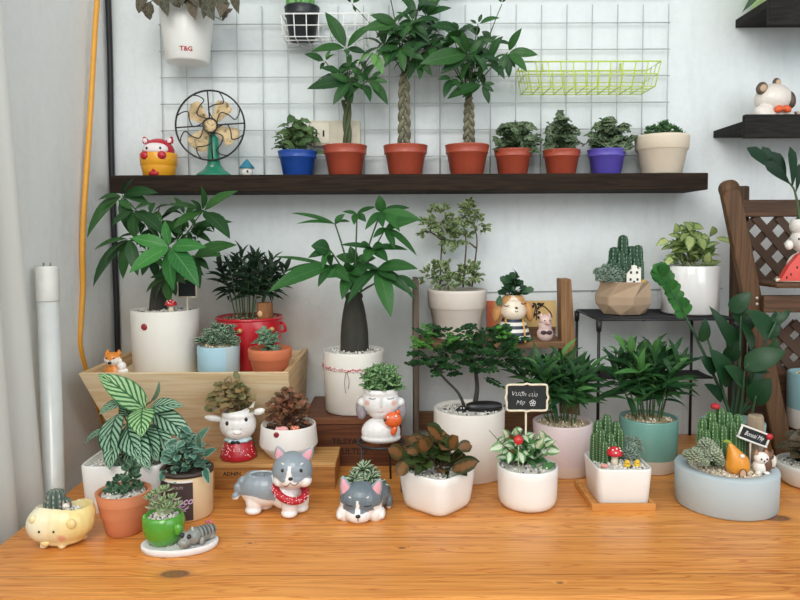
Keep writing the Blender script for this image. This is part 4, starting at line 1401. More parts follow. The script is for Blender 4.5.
# --- light blue pot
P = placeY(218.5, 43, 344.5, FZ + .0005, 1.374)
CONCBLUE = NT('half_dipped_concrete')
g = CONCBLUE.n('ShaderNodeSeparateXYZ'); CONCBLUE.l(CONCBLUE.obj(), g.inputs[0])
CONCBLUE.col(CONCBLUE.mix(CONCBLUE.math('GREATER_THAN', CONCBLUE.math('ADD', g.outputs[0], CONCBLUE.math('MULTIPLY', CONCBLUE.noise(None, 40), .003)), .024), lin('a3c6d4'), lin('aebdc0'))); CONCBLUE.set(Roughness=.8)
P = potted('peperomia_plant', 'small light blue concrete pot with white-edged leaves at the front of the pine crate', 'potted plant', P, 'plain', CONCBLUE.m, .97, fill='gravel', fillmat=TANGRAVEL, dep=.006, th=.004)
VARIEG = leafmat('white_edged_leaf', '28543a', '3f6f4a', 'edge', 'dfe6d2', .9)
lf, st = MB(), MB()
sprigs(lf, st, P, (195, 319, 245, 345), 26, 7, 10, 4.6, 'lance', e0=-.1, e1=1.1)
lf.build('foliage', VARIEG, P['root']); st.build('stems', PETIOLE, P['root'])
# --- terracotta pot in the crate
CLAY = mat('cf7650', .8, .06, 30, .1)
P = placeY(270, 44, 347.5, FZ + .0005, 1.374)
P = potted('fittonia_plant', 'small terracotta pot with a few pale-veined leaves at the right end of the crate', 'potted plant', P, 'clay', CLAY, .74)
PALEV = leafmat('pale_veined_leaf', '2f5a3c', '4b7a50', 'vein', 'cfe0c8', .7)
lf, st = MB(), MB()
bush(lf, st, P, (248, 327, 289, 352), 34, 13, 8, 'ovate', stems=10)
lf.build('foliage', PALEV, P['root']); st.build('stems', PETIOLE, P['root'])

# --- fox figurine
Yd = 1.338; s = Yd / FPX; X = at(116, 373, Yd).x; z0 = FZ + .0005
z0 = at(116, 374, Yd).z
blk = thing('cork_block', 'low cork block under the fox figurine in the crate', 'block', (X, Yd, FZ)) if False else None
fx = thing('fox_figurine', 'orange fox figurine hugging a white cub, at the left end of the crate', 'figurine', (X, Yd, FZ + .0004))
zb_ = FZ + .0004; k0 = (z0 - zb_) / s
ORANGE = lin('e08a35'); WH = lin('efe8df')
def foxcol(p, n):
    dx, dz = (p.x - X) / s, (p.z - z0) / s
    if dz > 10 and dx < 6 and p.y < Yd - 2 * s and dz < 15 + abs(dx + 2) * .4: return WH
    return ORANGE
organic('body', [((X - 1 * s, Yd, z0 + 4 * s - k0 * s * .5), (10 * s, 8 * s, (7 + k0 * .5) * s)), ((X - 2 * s, Yd - 2 * s, z0 + 16 * s), (8.6 * s, 7.5 * s, 7 * s)), ((X - 2 * s, Yd, z0 + 9 * s), (7 * s, 6 * s, 6 * s)), ((X - 9 * s, Yd + 2 * s, z0 + 3 * s), (4 * s, 5 * s, 4 * s))], fx, foxcol, .0011)
for dx in (-7.5, 4):
    b = MB(); lathe(b, X + dx * s, Yd - 1 * s, z0 + 20.5 * s, [(3 * s, 0), (2 * s, 2.5 * s), (0, 5 * s)], 12); b.build('ear', mat('d9822f', .4), fx)
b = MB(); ell(b, (X - 2 * s, Yd - 10 * s, z0 + 13 * s), (2 * s, 1.5 * s, 1.6 * s), 10, 8); b.build('nose', mat('1a1614', .3), fx)
b = MB()
for dx in (-5.5, 1.5): ell(b, (X + dx * s, Yd - 8.6 * s, z0 + 17.5 * s), .9 * s, 8, 6)
b.build('eyes', mat('1a1614', .3), fx)
b = MB()
ell(b, (X + 8 * s, Yd - 5 * s, z0 + 9 * s), (4.5 * s, 4 * s, 4.6 * s)); ell(b, (X + 8.5 * s, Yd - 4 * s, z0 + 3 * s), (5.5 * s, 4.5 * s, 5 * s)); ell(b, (X + 6.5 * s, Yd - 4 * s, z0 + 14 * s), (1.5 * s, 1.2 * s, 2.6 * s)); ell(b, (X + 12.5 * s, Yd - 5 * s, z0 + 4 * s), (2 * s, 2 * s, 2.6 * s))
b.build('white_cub', mat('efe9e2', .4), fx)

# ================================================================== BOXES IN THE MIDDLE
LBOX = wood_mat('light_wood_block', 'd3a468', 'a9763f', 'x', .55, .7)
DBOX = wood_mat('dark_brown_box', '6d4127', '472616', 'x', .5, .8)
# light low box
zlb = at(280, 464, 1.245).z
A, B = at(213, 464, 1.245), at(335.5, 464, 1.245)
lb = thing('wooden_box', 'low light wooden box carrying the cow planter and the ladybug pot', 'box', ((A.x + B.x) / 2, 1.295, TZ))
b = MB(); box(b, A.x, B.x, 1.245, 1.348, zlb - .007, zlb, .001); b.build('lid', LBOX, lb)
b = MB(); box(b, A.x + .001, B.x - .001, 1.247, 1.347, TZ, zlb - .0075, .001); bd = b.build('body', wood_mat('light_wood_sides', 'b98247', '8e5a2c', 'x', .55, .7), lb)
BURN = mat('3d2212', .7)
b = MB()
p = at(232, 474, 1.2465)
text_mb(b, 'ADNIN', .010, lambda u, v: V((p.x + u, 1.2465, p.z + v)), bold=.0003)
b.build('lettering', BURN, bd)
# dark taller box
zdb = at(340, 418, 1.37).z
A, B = at(303, 430, 1.37), at(402, 430, 1.37)
db = thing('wooden_box', 'dark brown wooden box with burnt lettering, under the white pot with red cord', 'box', ((A.x + B.x) / 2, 1.46, TZ))
b = MB(); box(b, A.x, B.x, 1.37, 1.56, zdb - .013, zdb, .0015); b.build('lid', wood_mat('dark_box_lid', '7d4f33', '573220', 'x', .5, .8), db)
b = MB(); box(b, A.x + .001, B.x - .001, 1.373, 1.559, TZ, zdb - .0142, .001); bd = b.build('body', DBOX, db)
DK = mat('24120b', .7)
for tx_, py, sz in (('TILSYAST', 441.5, .0165), ('DTULTLO', 451.5, .0165)):
    b = MB(); p = at(349, py, 1.3725)
    text_mb(b, tx_, sz, lambda u, v: V((p.x + u, 1.3724, p.z + v)), bold=.0003)
    b.build('lettering', DK, bd)

# --- money tree with swollen trunk
P = place(353.5, 61, 349, 416.5, zdb + .0005, .93)
P = potted('money_tree', 'money tree with a thick dark swollen trunk, in the white pot with red cord', 'potted plant', P, 'plain', mat('e6e3da', .6, .04, 25), .93, fill='gravel', dep=.010, th=.003)
root = P['root']; s = P['s']; Yc = P['Y']
b = MB()
tb = at(353.5, 300, Yc)
xt = at(354, 300, Yc).x
prof = [(14.5, 351), (14, 345), (13.8, 335), (13, 325), (11.5, 314), (9.5, 304), (8, 299), (9, 297), (8.5, 294), (5, 292), (0, 292)]
z_of = lambda y: at(354, y, Yc).z
zb0 = P['zs'] - .004
vs = [(r_ * s, z_of(y) - zb0) for r_, y in prof]
vs[0] = (vs[0][0], 0)
lathe(b, P['X'] + .001, Yc, zb0, vs, 28, lambda a: 1 + .04 * math.sin(3 * a + 1) + .03 * math.sin(7 * a))
b.build('trunk', DARKBARK, root)
st, lf, l2 = MB(), MB(), MB()
top = at(355, 296, Yc)
MONEYD = leafmat('deep_money_tree_leaf', '1f4a22', '356a30', 'plain', '78a066', .5)
def lv(b_, t_, w, Yb=Yc, dY=0, mb=lf, up=(0, -.75, .6), sag=.08):
    a = at(b_[0], b_[1], Yb); q = at(t_[0], t_[1], Yb + dY)
    d = (q - a).normalized()
    leaf(mb, a, q, w * s, upn(d, .2, up), 'lance', sag, .2, 8)
    return a
def stalk(p0, p1, Yb):
    a = V(top) if p0 is None else at(p0[0], p0[1], Yc); c = at(p1[0], p1[1], Yb)
    tube(st, bez(a, a.lerp(c, .5) + V((0, 0, (c - a).length * .12)), c, 7), .0024, .0015, 6)
def grp(c, Yb, items):
    stalk(None, c, Yb)
    for (tx_, ty_, w, dY) in items: lv(c, (tx_, ty_), w, Yb, dY)
grp((335, 224), 1.42, [(290, 213, 5, -.02), (296, 224, 5, -.03), (345, 214, 8, 0), (350, 222, 7, -.03)])
grp((357, 214), 1.43, [(342, 212, 5, 0), (354, 225, 8, -.04), (376, 207, 6, .03), (366, 222, 8, -.02)])
grp((381, 212), 1.41, [(379, 195, 11, -.01), (365, 230, 8, -.04), (422, 221, 12, -.02), (383, 228, 9, -.04), (410, 208, 8, .03), (400, 232, 10, -.04)])
grp((386, 228), 1.40, [(419, 220, 13, -.03), (395, 250, 8, -.04), (417, 256, 8, -.05), (373, 238, 7, -.02)])
grp((330, 250), 1.40, [(311, 246, 17, -.02), (308, 258, 9, -.03), (322, 270, 8, -.04)])
grp((372, 248), 1.39, [(360, 244, 10, -.03), (384, 246, 10, -.03), (408, 250, 8, 0), (340, 245, 6, 0), (388, 262, 12, -.04), (366, 262, 12, -.05)])
grp((330, 266), 1.38, [(268, 292, 17, -.06), (318, 287, 9, -.04), (283, 272, 7, .02), (350, 282, 14, -.05), (334, 255, 12, -.03), (272, 257, 4, .04)])
grp((378, 268), 1.37, [(418, 269, 15, -.05), (391, 317, 17, -.05), (347, 304, 12, -.06), (397, 281, 12, -.04), (414, 296, 11, -.03), (360, 270, 12, -.04)])
grp((350, 272), 1.38, [(327, 278, 14, -.04), (342, 300, 12, -.05), (362, 292, 10, -.04), (372, 276, 12, -.03), (345, 262, 12, -.02)])
grp((396, 276), 1.42, [(414, 300, 6, -.02), (418, 290, 10, 0), (402, 288, 8, -.03)])
grp((355, 262), 1.44, [(336, 256, 12, 0), (376, 258, 12, 0), (350, 246, 10, 0), (366, 282, 12, -.04)])
st.build('stem', PETIOLE, root); lf.build('foliage', MONEYD, root)
# red cord tied round the pot
b = MB()
zc1 = at(340, 372, Yc - P['r']).z
for dz in (0, .0032):
    rr = P['r'] * .975 + .0014
    tube(b, [(P['X'] + rr * math.cos(a), Yc + rr * math.sin(a), zc1 + dz + .0016 * math.sin(a * 30 + dz * 900) - .002 * math.cos(a)) for a in [2 * PI * i / 120 for i in range(121)]], .0015, seg=6)
CORD = NT('red_white_cord'); w_ = CORD.noise(CORD.obj((260, 260, 260)), 1, 2); CORD.col(CORD.mix(CORD.mapr(w_, .45, .55), lin('b8323f'), lin('eadcd6'))); CORD.set(Roughness=.9)
cd = b.build('cord', CORD.m, root)
b = MB()
xk = at(346, 372, Yc - P['r']).x
tube(b, catm([(xk, Yc - P['r'] - .001, zc1), (xk - .003, Yc - P['r'] - .002, zc1 - .02), (xk - .001, Yc - P['r'] - .0015, zc1 - .042)], 5), .0006, seg=5)
tube(b, catm([(xk + .002, Yc - P['r'] - .001, zc1), (xk + .006, Yc - P['r'] - .002, zc1 - .018), (xk + .004, Yc - P['r'] - .0015, zc1 - .034)], 5), .0006, seg=5)
b.build('cord_ends', mat('8d6f68', .8), cd)

# --- cow planter
zt = zlb + .0005
Yd = 1.284; s = Yd / FPX; X = at(238.5, 450, Yd).x
cow = thing('cow_planter', 'white cow head planter in a red dotted dress, on the low light box', 'potted plant', (X, Yd, zt))
b = MB(); lathe(b, X, Yd, zt, [(0, 0), (17 * s, 0), (18.3 * s, 1.2 * s), (17.6 * s, 6 * s), (14.5 * s, 14 * s), (12.4 * s, 18.5 * s), (11 * s, 20 * s), (0, 20 * s)], 32, lambda a: 1 + .012 * math.cos(11 * a)); dr = b.build('dress', mat('b51d2b', .35, .07, coat=.2), cow)
b = MB()
for i in range(46):
    a = -PI / 2 + R.uniform(-1.5, 1.5); k = R.uniform(.1, .85)
    rr = (18 - 5.2 * k ** 1.3) * s; 
    ell(b, (X + rr * math.cos(a), Yd + rr * math.sin(a), zt + (2 + 16 * k) * s), .62 * s, 6, 4)
b.build('polka_dots', mat('f0dcdc', .5), dr)
b = MB(); lathe(b, X, Yd, zt + 18 * s, [(9 * s, 3.5 * s), (13 * s, .6 * s), (13.8 * s, 0), (13 * s, 1.8 * s), (9 * s, 5 * s)], 44, lambda a: 1 + .05 * math.cos(9 * a)); b.build('collar', mat('c3dbe0', .4), cow)
b = MB()
for sg in (-1, 1): ell(b, (X + sg * 2.6 * s, Yd - 13.2 * s, zt + 19 * s), (2.4 * s, 1.2 * s, 1.7 * s), 10, 7, rot=eul(0, sg * 20, 0))
ell(b, (X, Yd - 13.4 * s, zt + 19 * s), (1.1 * s, 1.1 * s, 1.1 * s), 8, 6)
b.build('bow_tie', mat('1b1b1d', .5), cow)
hc = at(238, 424, Yd)
ztop = at(238, 409, Yd).z
def hedit(vs, cols):
    for i, p in enumerate(vs):
        r_ = math.hypot(p.x - X, p.y - Yd)
        zl = ztop + (p.x - X) * .16
        if p.z > zl:
            p.z = zl
            if r_ < 14 * s: p.z = zl - 6 * s
    return vs, cols
CW = lin('ece9e4')
organic('head', [(hc, (18.5 * s, 16 * s, 17 * s)), (hc + V((0, 0, 10 * s)), (16.5 * s, 15 * s, 8 * s)), (hc + V((0, -8.5 * s, -6 * s)), (10.5 * s, 8.5 * s, 7.5 * s))], cow, lambda p, n: CW, .0012, 8, hedit)
hd = LAST
for sg, ex, ey in ((-1, 208, 418), (1, 263, 411)):
    e = at(ex, ey, Yd); q = at(238 + sg * 17, ey + 1, Yd)
    b = MB(); leafb = (e - q)
    ell(b, (e + q) / 2, ((e - q).length * .78, 2.4 * s, 3.5 * s), 16, 10, rot=eul(0, 8 if sg < 0 else -12, 0)); b.build('ear', mat('ebe8e2', .35), hd)
for ex, ey, hx, hy in ((213, 407, 208, 403), (253, 406, 256, 398)):
    b = MB(); a = at(ex + (6 if ex < 230 else -3), ey + 3, Yd); c = at(hx + (4 if ex < 230 else -1), hy, Yd)
    tube(b, bez(a, at(ex, ey + 1, Yd), c, 6), 2.4 * s, .7 * s, 8); b.build('horn', mat('e6dccb', .5), hd)
for ex, ey in ((227, 423.5), (246, 419.5)):
    b = MB(); p = onsurf(hd, ex, ey, -.3 * s); ell(b, p, (1.9 * s, 1.9 * s, 2.3 * s), 10, 8); b.build('eye', mat('1a1a1c', .3), hd)
b = MB()
for ex in (233, 241): ell(b, onsurf(hd, ex, 429), (.8 * s, .6 * s, .6 * s), 8, 5)
b.build('nostrils', mat('c9b4ac', .5), hd)
b = MB(); tube(b, [onsurf(hd, x, y, .1 * s) for x, y in ((233, 433), (235, 434.2), (237.5, 434.6), (240, 434), (242, 432.6))], .4 * s, seg=5); b.build('mouth', mat('b98e86', .5), hd)
P = dict(X=X, Y=Yd, s=s, zs=ztop - 4 * s, ri=13 * s, root=cow)
soil(cow, X, Yd, ztop - 5.5 * s, 13.5 * s)
BRONZE = leafmat('bronze_green_leaf', '5d6a42', 'a98a62', 'plain', 'cdbd94', .5)
lf, st = MB(), MB()
bush(lf, st, P, (203, 378, 259, 414), 150, 9.5, 6.5, 'round', ydep=.5, stems=26)
lf.build('foliage', BRONZE, cow); st.build('stems', mat('7a5a44', .6), cow)

# --- white faceted pot with ladybug
Yd = 1.297; P = placeY(288.5, 56, 423, zt, Yd)
prof = [(0, 0), (P['r'] * .66, 0), (P['r'] * .70, .001), (P['r'] * 1.04, P['h'] * .36), (P['r'] * 1.045, P['h'] * .40), (P['r'] * .98, P['h'] - .002), (P['r'] * .965, P['h']), (P['r'] * .92, P['h'] - .001), (P['r'] * .92, P['h'] - .013), (0, P['h'] - .013)]
root = thing('fittonia_plant', 'white faceted pot with a red ladybug and reddish leaves, on the light box', 'potted plant', (P['X'], Yd, zt))
b = MB(); lathe(b, P['X'], Yd, zt, prof, 44); P['pot'] = b.build('pot', mat('ece8e2', .45, .03), root)
P['zs'] = zt + P['h'] - .011; P['ri'] = P['r'] * .9; P['root'] = root
soil(root, P['X'], Yd, P['zs'], P['ri'])
ladybug(276.5, 435, Yd - P['r'] * .93, root, P['pot'], 3.1)
REDFITT = leafmat('red_fittonia_leaf', '3c4a33', '7d5240', 'vein', 'c97a5a', .55)
lf, st = MB(), MB()
bush(lf, st, P, (262, 388, 314, 426), 170, 8, 6, 'ovate', stems=30, ydep=.75)
lf.build('foliage', REDFITT, root); st.build('stems', mat('6a4a3c', .6), root)
s = Yd / FPX
mushroom('orange mushroom ornament among the reddish leaves of the ladybug pot', 295, 426, 10, 7, Yd - P['r'] * .62, P['zs'] + .002, mat('e06a3c', .4, coat=.3))
p = at(283, 426, Yd - P['r'] * .66); pz = P['zs'] + .002
t = thing('pig_ornament', 'tiny pink ornament at the front rim inside the ladybug pot', 'ornament', (p.x, p.y, pz))
b = MB(); ell(b, (p.x, p.y, pz + 3 * s), (5.5 * s, 3.5 * s, 3.6 * s)); bdy = b.build('body', mat('e8a7a6', .45, .05), t)
b = MB(); ell(b, (p.x - 4.6 * s, p.y - 2 * s, pz + 3.4 * s), (2.9 * s, 2.4 * s, 2.9 * s)); b.build('head', mat('e8a7a6', .45, .05), t)
b = MB()
for dx in (-6, -3.4): ell(b, (p.x + dx * s, p.y - 2 * s, pz + 6 * s), (.8 * s, .7 * s, 1 * s), 8, 6)
b.build('ears', mat('d98a8c', .45), t)
# ================================================================== FRONT ROW, LEFT TO RIGHT
CERW = mat('edece8', .3, .025, 25, coat=.25)
def cavity(cx, cy, rx, ry, ztop, depth, rimc, X0=None, tilt=0):
    """edit for organic(): flatten the top and push an oval well into it"""
    def f(vs, cols):
        for i, p in enumerate(vs):
            q = math.hypot((p.x - cx) / rx, (p.y - cy) / ry)
            zl = ztop + (p.x - cx) * tilt
            if q < 1.22 and p.z > zl - .012:
                if q < 1:
                    p.z = min(p.z, zl) - depth if p.z > zl - .012 else p.z
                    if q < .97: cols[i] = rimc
                else: p.z = min(p.z, zl)
        return vs, cols
    return f

# --- calathea in the square white pot
zt = TZ
Yf = onz(118, 515, TZ).y
F0, F1 = at(77, 467, Yf), at(160, 467, Yf)
Yb = 1.275
cxq, cyq = (F0.x + F1.x) / 2, (Yf + Yb) / 2
hx, hy = (F1.x - F0.x) / 2, (Yb - Yf) / 2
hq = F0.z - TZ
root = thing('calathea_plant', 'striped calathea with boldly banded leaves in a square white pot with white gravel', 'potted plant', (cxq, cyq, TZ))
f = sq(9)
b = MB()
lathe(b, 0, 0, 0, [(0, 0), (.93, 0), (.94, .002), (1, hq - .002), (.985, hq), (.95, hq), (.94, hq - .002), (.93, hq - .016), (0, hq - .016)], 88, f)
b.xf(lambda p: (cxq + p.x * hx, cyq + p.y * hy, TZ + p.z))
b.build('pot', CERW, root)
gm = MB()
o = gravel('gravel', root, cxq, cyq, TZ + hq - .009, hx * .92, f, 420, sy=hy / hx)
CAL = leafmat('striped_calathea_leaf', '1d4a35', '2b5c40', 'stripe', 'a9cdb0', .95, rough=.35)
CALB = leafmat('bright_striped_calathea_leaf', '2c6838', '3a7a42', 'stripe', 'b5d8a0', .9, rough=.35)
lf, l2, st = MB(), MB(), MB()
s = 1.19 / FPX
def cl(b_, t_, w, Y0, Y1, up, mb=lf, sag=.12, sh='ovate'):
    a, q = at(b_[0], b_[1], Y0), at(t_[0], t_[1], Y1)
    leaf(mb, a, q, w * s, up, sh, sag, .12, 10)
    tube(st, bez((cxq + R.uniform(-.01, .01), cyq, TZ + hq - .008), (cxq + (a.x - cxq) * .5, cyq, a.z + .005), a, 6), .0016, .0012, 6)
cl((145, 409), (98, 374), 27, 1.20, 1.19, (.35, -.8, .5), l2)
cl((128, 402), (99, 415), 17, 1.21, 1.17, (-.2, -.6, .8))
cl((118, 414), (113, 462), 30, 1.19, 1.13, (-.35, -.9, .35))
cl((143, 409), (142, 437), 27, 1.18, 1.13, (.1, -.95, .35), l2)
cl((128, 424), (141, 460), 27, 1.18, 1.12, (-.1, -.95, .3))
cl((146, 428), (158, 462), 22, 1.19, 1.14, (.2, -.95, .3))
cl((154, 413), (193, 440), 24, 1.21, 1.19, (-.25, -.55, .8))
cl((150, 409), (184, 406), 17, 1.22, 1.20, (.05, -.75, .65))
cl((151, 402), (159, 381), 7, 1.23, 1.23, (.9, -.4, .1))
cl((112, 438), (122, 468), 20, 1.20, 1.15, (-.3, -.95, .2))
cl((104, 430), (84, 446), 10, 1.23, 1.24, (0, -.6, .8))
cl((138, 430), (128, 470), 20, 1.19, 1.15, (-.1, -.95, .2))
cl((148, 435), (172, 470), 18, 1.22, 1.18, (.2, -.9, .4))
cl((126, 424), (100, 440), 22, 1.20, 1.15, (-.4, -.8, .45))
cl((134, 430), (150, 470), 24, 1.17, 1.115, (.1, -.95, .3))
cl((122, 436), (110, 470), 22, 1.17, 1.115, (-.2, -.95, .3))
cl((150, 425), (176, 456), 20, 1.20, 1.16, (.2, -.8, .5))
cl((130, 416), (122, 400), 16, 1.23, 1.22, (0, -.8, .6))
for o_ in (lf.build('foliage', CAL, root), l2.build('bright_leaf', CALB, root)): pass
st.build('stems', PETIOLE, root)

# --- terracotta pot, front left
P = place(123.5, 57, 490, 539, TZ, .66)
P = potted('succulent_plant', 'terracotta pot of dark curly succulent leaves, beside the yellow pig planter', 'potted plant', P, 'plain', mat('d2855c', .75, .06, 22, .12), .66, fill='gravel', dep=.010, th=.0045)
b = MB(); lathe(b, P['X'], P['Y'], P['zb'] + P['h'] * .48, [(P['r'] * .835, -.002), (P['r'] * .845, 0), (P['r'] * .99, P['h'] * .5), (P['r'] * 1.012, P['h'] * .52), (P['r'] * .99, P['h'] * .525), (P['r'] * .94, P['h'] * .52)], 44); b.build('rim', mat('d2855c', .75, .06, 22, .12), P['root'])
CURLY = leafmat('curly_dark_leaf', '2f4f3c', '4d7052', 'edge', '7d9a7c', .7)
lf, st = MB(), MB()
s = P['s']
for (tx_, ty_, dy) in ((112, 487, 0), (122, 480, 0), (130, 468, .005), (133, 476, 0), (127, 490, -.012), (118, 492, -.01), (136, 486, .004)):
    p = at(tx_, ty_, P['Y'] + dy)
    tube(st, bez((P['X'], P['Y'], P['zs']), (P['X'], P['Y'], p.z), p, 5), .0022, .0016, 6)
    rosette(lf, p, 7, 11 * s, 8 * s, -.1, 1.2, 'round', -.25, fold=.5, K=5)
lf.build('foliage', CURLY, P['root']); st.build('stems', PETIOLE, P['root'])

# --- labelled beige pot
P = place(187, 53, 467, 523.5, TZ, .97)
BEIGE = mat('dcc29a', .7, .04, 30)
P = potted('peperomia_plant', 'beige cylinder pot with a dark printed label, full of blue-green leaves', 'potted plant', P, 'plain', BEIGE, .97, dep=.008)
b = MB(); lathe(b, P['X'], P['Y'], P['zb'] + P['h'] - .0065, [(P['r'] * .992, 0), (P['r'] + .0012, .0005), (P['r'] + .0014, .006), (P['r'] - .001, .0075), (P['r'] - .005, .007), (P['r'] - .005, .002)], 44); b.build('inner_pot_rim', mat('3c302b', .5), P['root'])
def cyl_patch(mb, P, a0, a1, z0, z1, off=.0006, n=24, m=0):
    vs, fs = [], []
    for i in range(n + 1):
        a = a0 + (a1 - a0) * i / n
        for z in (z0, z1):
            rr = P['r'] * (.97 + .03 * z / P['h']) + off
            vs.append(V((P['X'] + rr * math.sin(a), P['Y'] - rr * math.cos(a), P['zb'] + z)))
    for i in range(n): fs.append((2 * i, 2 * i + 2, 2 * i + 3, 2 * i + 1))
    mb.add(vs, fs, None, m)
b = MB(); cyl_patch(b, P, -1.6, .50, .004, P['h'] - .0125); lab = b.build('label', mat('40312f', .6), P['pot'])
b = MB(); cyl_patch(b, P, -1.6, .50, P['h'] - .0125, P['h'] - .0085, .0007); b.build('white_band', mat('e6e0d8', .6), P['pot'])
def on_cyl(P, a_c, zc, off=.0011):
    def f(u, v):
        rr = P['r'] * .985 + off
        a = a_c + u / rr
        return V((P['X'] + rr * math.sin(a), P['Y'] - rr * math.cos(a), P['zb'] + zc + v))
    return f
b = MB(); text_mb(b, 'HO. BOUTI', .0062, on_cyl(P, -.22, P['h'] * .74, .0014)); b.build('lettering', mat('b9a6a4', .6), lab)
b = MB(); text_mb(b, 'Deco', .0165, on_cyl(P, .06, P['h'] * .46, .0014), shear=.3, bold=.0004)
for k in range(5):
    g_ = on_cyl(P, -.02, P['h'] * .26, .0014)
    tube(b, [g_(-.012 + .006 * math.sin(k) + .022 * t, .003 * math.sin(t * 6 + k) - .004 * k + .010) for t in [i / 8 for i in range(9)]], .0007, seg=4)
b.build('lettering', mat('c8a6bd', .6), lab)
BLUEG = leafmat('blue_green_leaf', '3f7060', '6f9a84', 'edge', 'b9d3c0', .6)
lf, st = MB(), MB()
bush(lf, st, P, (158, 430, 214, 470), 120, 12, 8, 'ovate', stems=24, ydep=.8)
s = P['s']
for (bx, by, tx_, ty_) in ((196, 441, 210, 427), (200, 448, 199, 432), (204, 455, 217, 448), (165, 470, 160, 482), (205, 468, 209, 484), (172, 472, 176, 484)):
    leaf(lf, at(bx, by, P['Y'] - .02), at(tx_, ty_, P['Y'] - .045), 8 * s, (0, -.9, .4), 'ovate', .05)
lf.build('foliage', BLUEG, P['root']); st.build('stems', PETIOLE, P['root'])

# --- yellow pig planter
base = onz(60, 551, TZ); Yd = base.y + .026; s = Yd / FPX
X = at(62, 530, Yd).x
pig = thing('pig_planter', 'pale yellow pig planter with pink cheeks at the front left corner of the table', 'potted plant', (X, Yd, TZ))
YP = lin('efd890'); YP2 = lin('f6efd0'); PK = lin('e39a86')
ck = at(60, 540, Yd - 24 * s); ck2 = at(33, 541, Yd - 18 * s)
def pigcol(p, n):
    k = max(0, 1 - (V((p.x - ck.x, p.z - ck.z)).length) / (5.2 * s)); k = max(k, max(0, 1 - (V((p.x - ck2.x, p.z - ck2.z)).length) / (4.5 * s)))
    k = min(1, k * 1.6)
    if p.y > Yd: k = 0
    g = min(1, max(0, (p.x - X + 18 * s) / (40 * s)))
    c = [YP2[i] + (YP[i] - YP2[i]) * g for i in range(3)]
    return tuple(c[i] + (PK[i] - c[i]) * k * .8 for i in range(3)) + (1,)
zc = TZ + 25 * s
zr = at(64, 508.5, Yd).z
wx, wy = X + 3 * s, Yd + 3 * s
organic('body', [((X, Yd, zc - 1 * s), (33 * s, 25 * s, 23 * s)), ((X - 10 * s, Yd - 8 * s, zc - 1 * s), (21 * s, 18 * s, 19 * s)), ((X + 8 * s, Yd + 3 * s, zc + 5 * s), (25 * s, 20 * s, 20 * s)), ((X, Yd, TZ + 8 * s), (24 * s, 18 * s, 8 * s))] + [((X + dx * s, Yd + dy * s, TZ + 3 * s), (4 * s, 3.6 * s, 3.0 * s)) for dx, dy in ((-13, -12), (6, -13), (18, 8), (-12, 12))],
        pig, pigcol, .0014, 10, cavity(wx, wy, 22 * s, 15 * s, zr, .008, YP, tilt=.12))
body = LAST
for (x, y, r_, col, nm) in ((45, 543, (4.8, 3.2, 3.4), 'efdc98', 'snout'), (71, 524, (5, 3.2, 5.2), 'ead392', 'ear'), (33, 519.5, (4, 3.2, 4.2), 'f0e2b0', 'ear')):
    p = onsurf(body, x, y); b = MB(); ell(b, p, tuple(q * s for q in r_), 14, 10); b.build(nm, mat(col, .35, .04), pig)
for x in (39, 53.5):
    b = MB(); ell(b, onsurf(body, x, 532), (1.2 * s, 1.1 * s, 1.3 * s), 10, 8); b.build('eye', mat('2b241f', .3), pig)
gravel('gravel', pig, wx, wy, zr - .007, 20.5 * s, None, 170, TANGRAVEL if False else GRAVEL, sy=.58)
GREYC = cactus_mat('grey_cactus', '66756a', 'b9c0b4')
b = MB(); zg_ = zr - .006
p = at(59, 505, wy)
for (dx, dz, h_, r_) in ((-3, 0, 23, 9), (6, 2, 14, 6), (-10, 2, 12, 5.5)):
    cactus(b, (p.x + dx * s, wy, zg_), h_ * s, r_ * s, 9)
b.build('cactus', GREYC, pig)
kp = at(66, 510, wy - 8 * s)
def cat_figure(label, X, Y, z, s, k=1.0, body='e9e2d8', ear='c9a08c', name='cat_ornament', patch=None, group=None):
    t = thing(name, label, 'ornament', (X, Y, z), group)
    b = MB(); ell(b, (X, Y, z + 3.6 * s * k), (3.8 * s * k, 3.3 * s * k, 3.7 * s * k), 14, 10); ell(b, (X - 2.2 * s * k, Y - 2.2 * s * k, z + 1 * s * k), (1.5 * s * k, 1.6 * s * k, 1 * s * k), 8, 6); ell(b, (X + 2.2 * s * k, Y - 2.2 * s * k, z + 1 * s * k), (1.5 * s * k, 1.6 * s * k, 1 * s * k), 8, 6); b.build('body', mat(body, .5, .06), t)
    b = MB(); ell(b, (X, Y - 1 * s * k, z + 8.2 * s * k), (3.7 * s * k, 3.1 * s * k, 3.1 * s * k), 14, 10); h = b.build('head', mat(body, .5, .06), t)
    for sg in (-1, 1):
        b = MB(); lathe(b, X + sg * 2.4 * s * k, Y - .8 * s * k, z + 10.2 * s * k, [(1.4 * s * k, 0), (.8 * s * k, 1.5 * s * k), (0, 2.6 * s * k)], 8); b.build('ear', mat(ear, .5), h)
    b = MB()
    for sg in (-1, 1): ell(b, (X + sg * 1.4 * s * k, Y - 3.9 * s * k, z + 8.5 * s * k), .5 * s * k, 6, 5)
    ell(b, (X, Y - 4.1 * s * k, z + 7.5 * s * k), .45 * s * k, 6, 5)
    b.build('face', mat('2a2320', .4), h)
    if patch:
        b = MB(); ell(b, (X + 2.6 * s * k, Y - .6 * s * k, z + 5 * s * k), (2.6 * s * k, 3.4 * s * k, 4.6 * s * k), 12, 8); b.build('brown_patch', mat(patch, .5), t)
    return t
cat_figure('tiny white kitten ornament sitting in the gravel of the yellow pig planter', kp.x, wy - 7 * s, zr - .0065, s, 1.05)

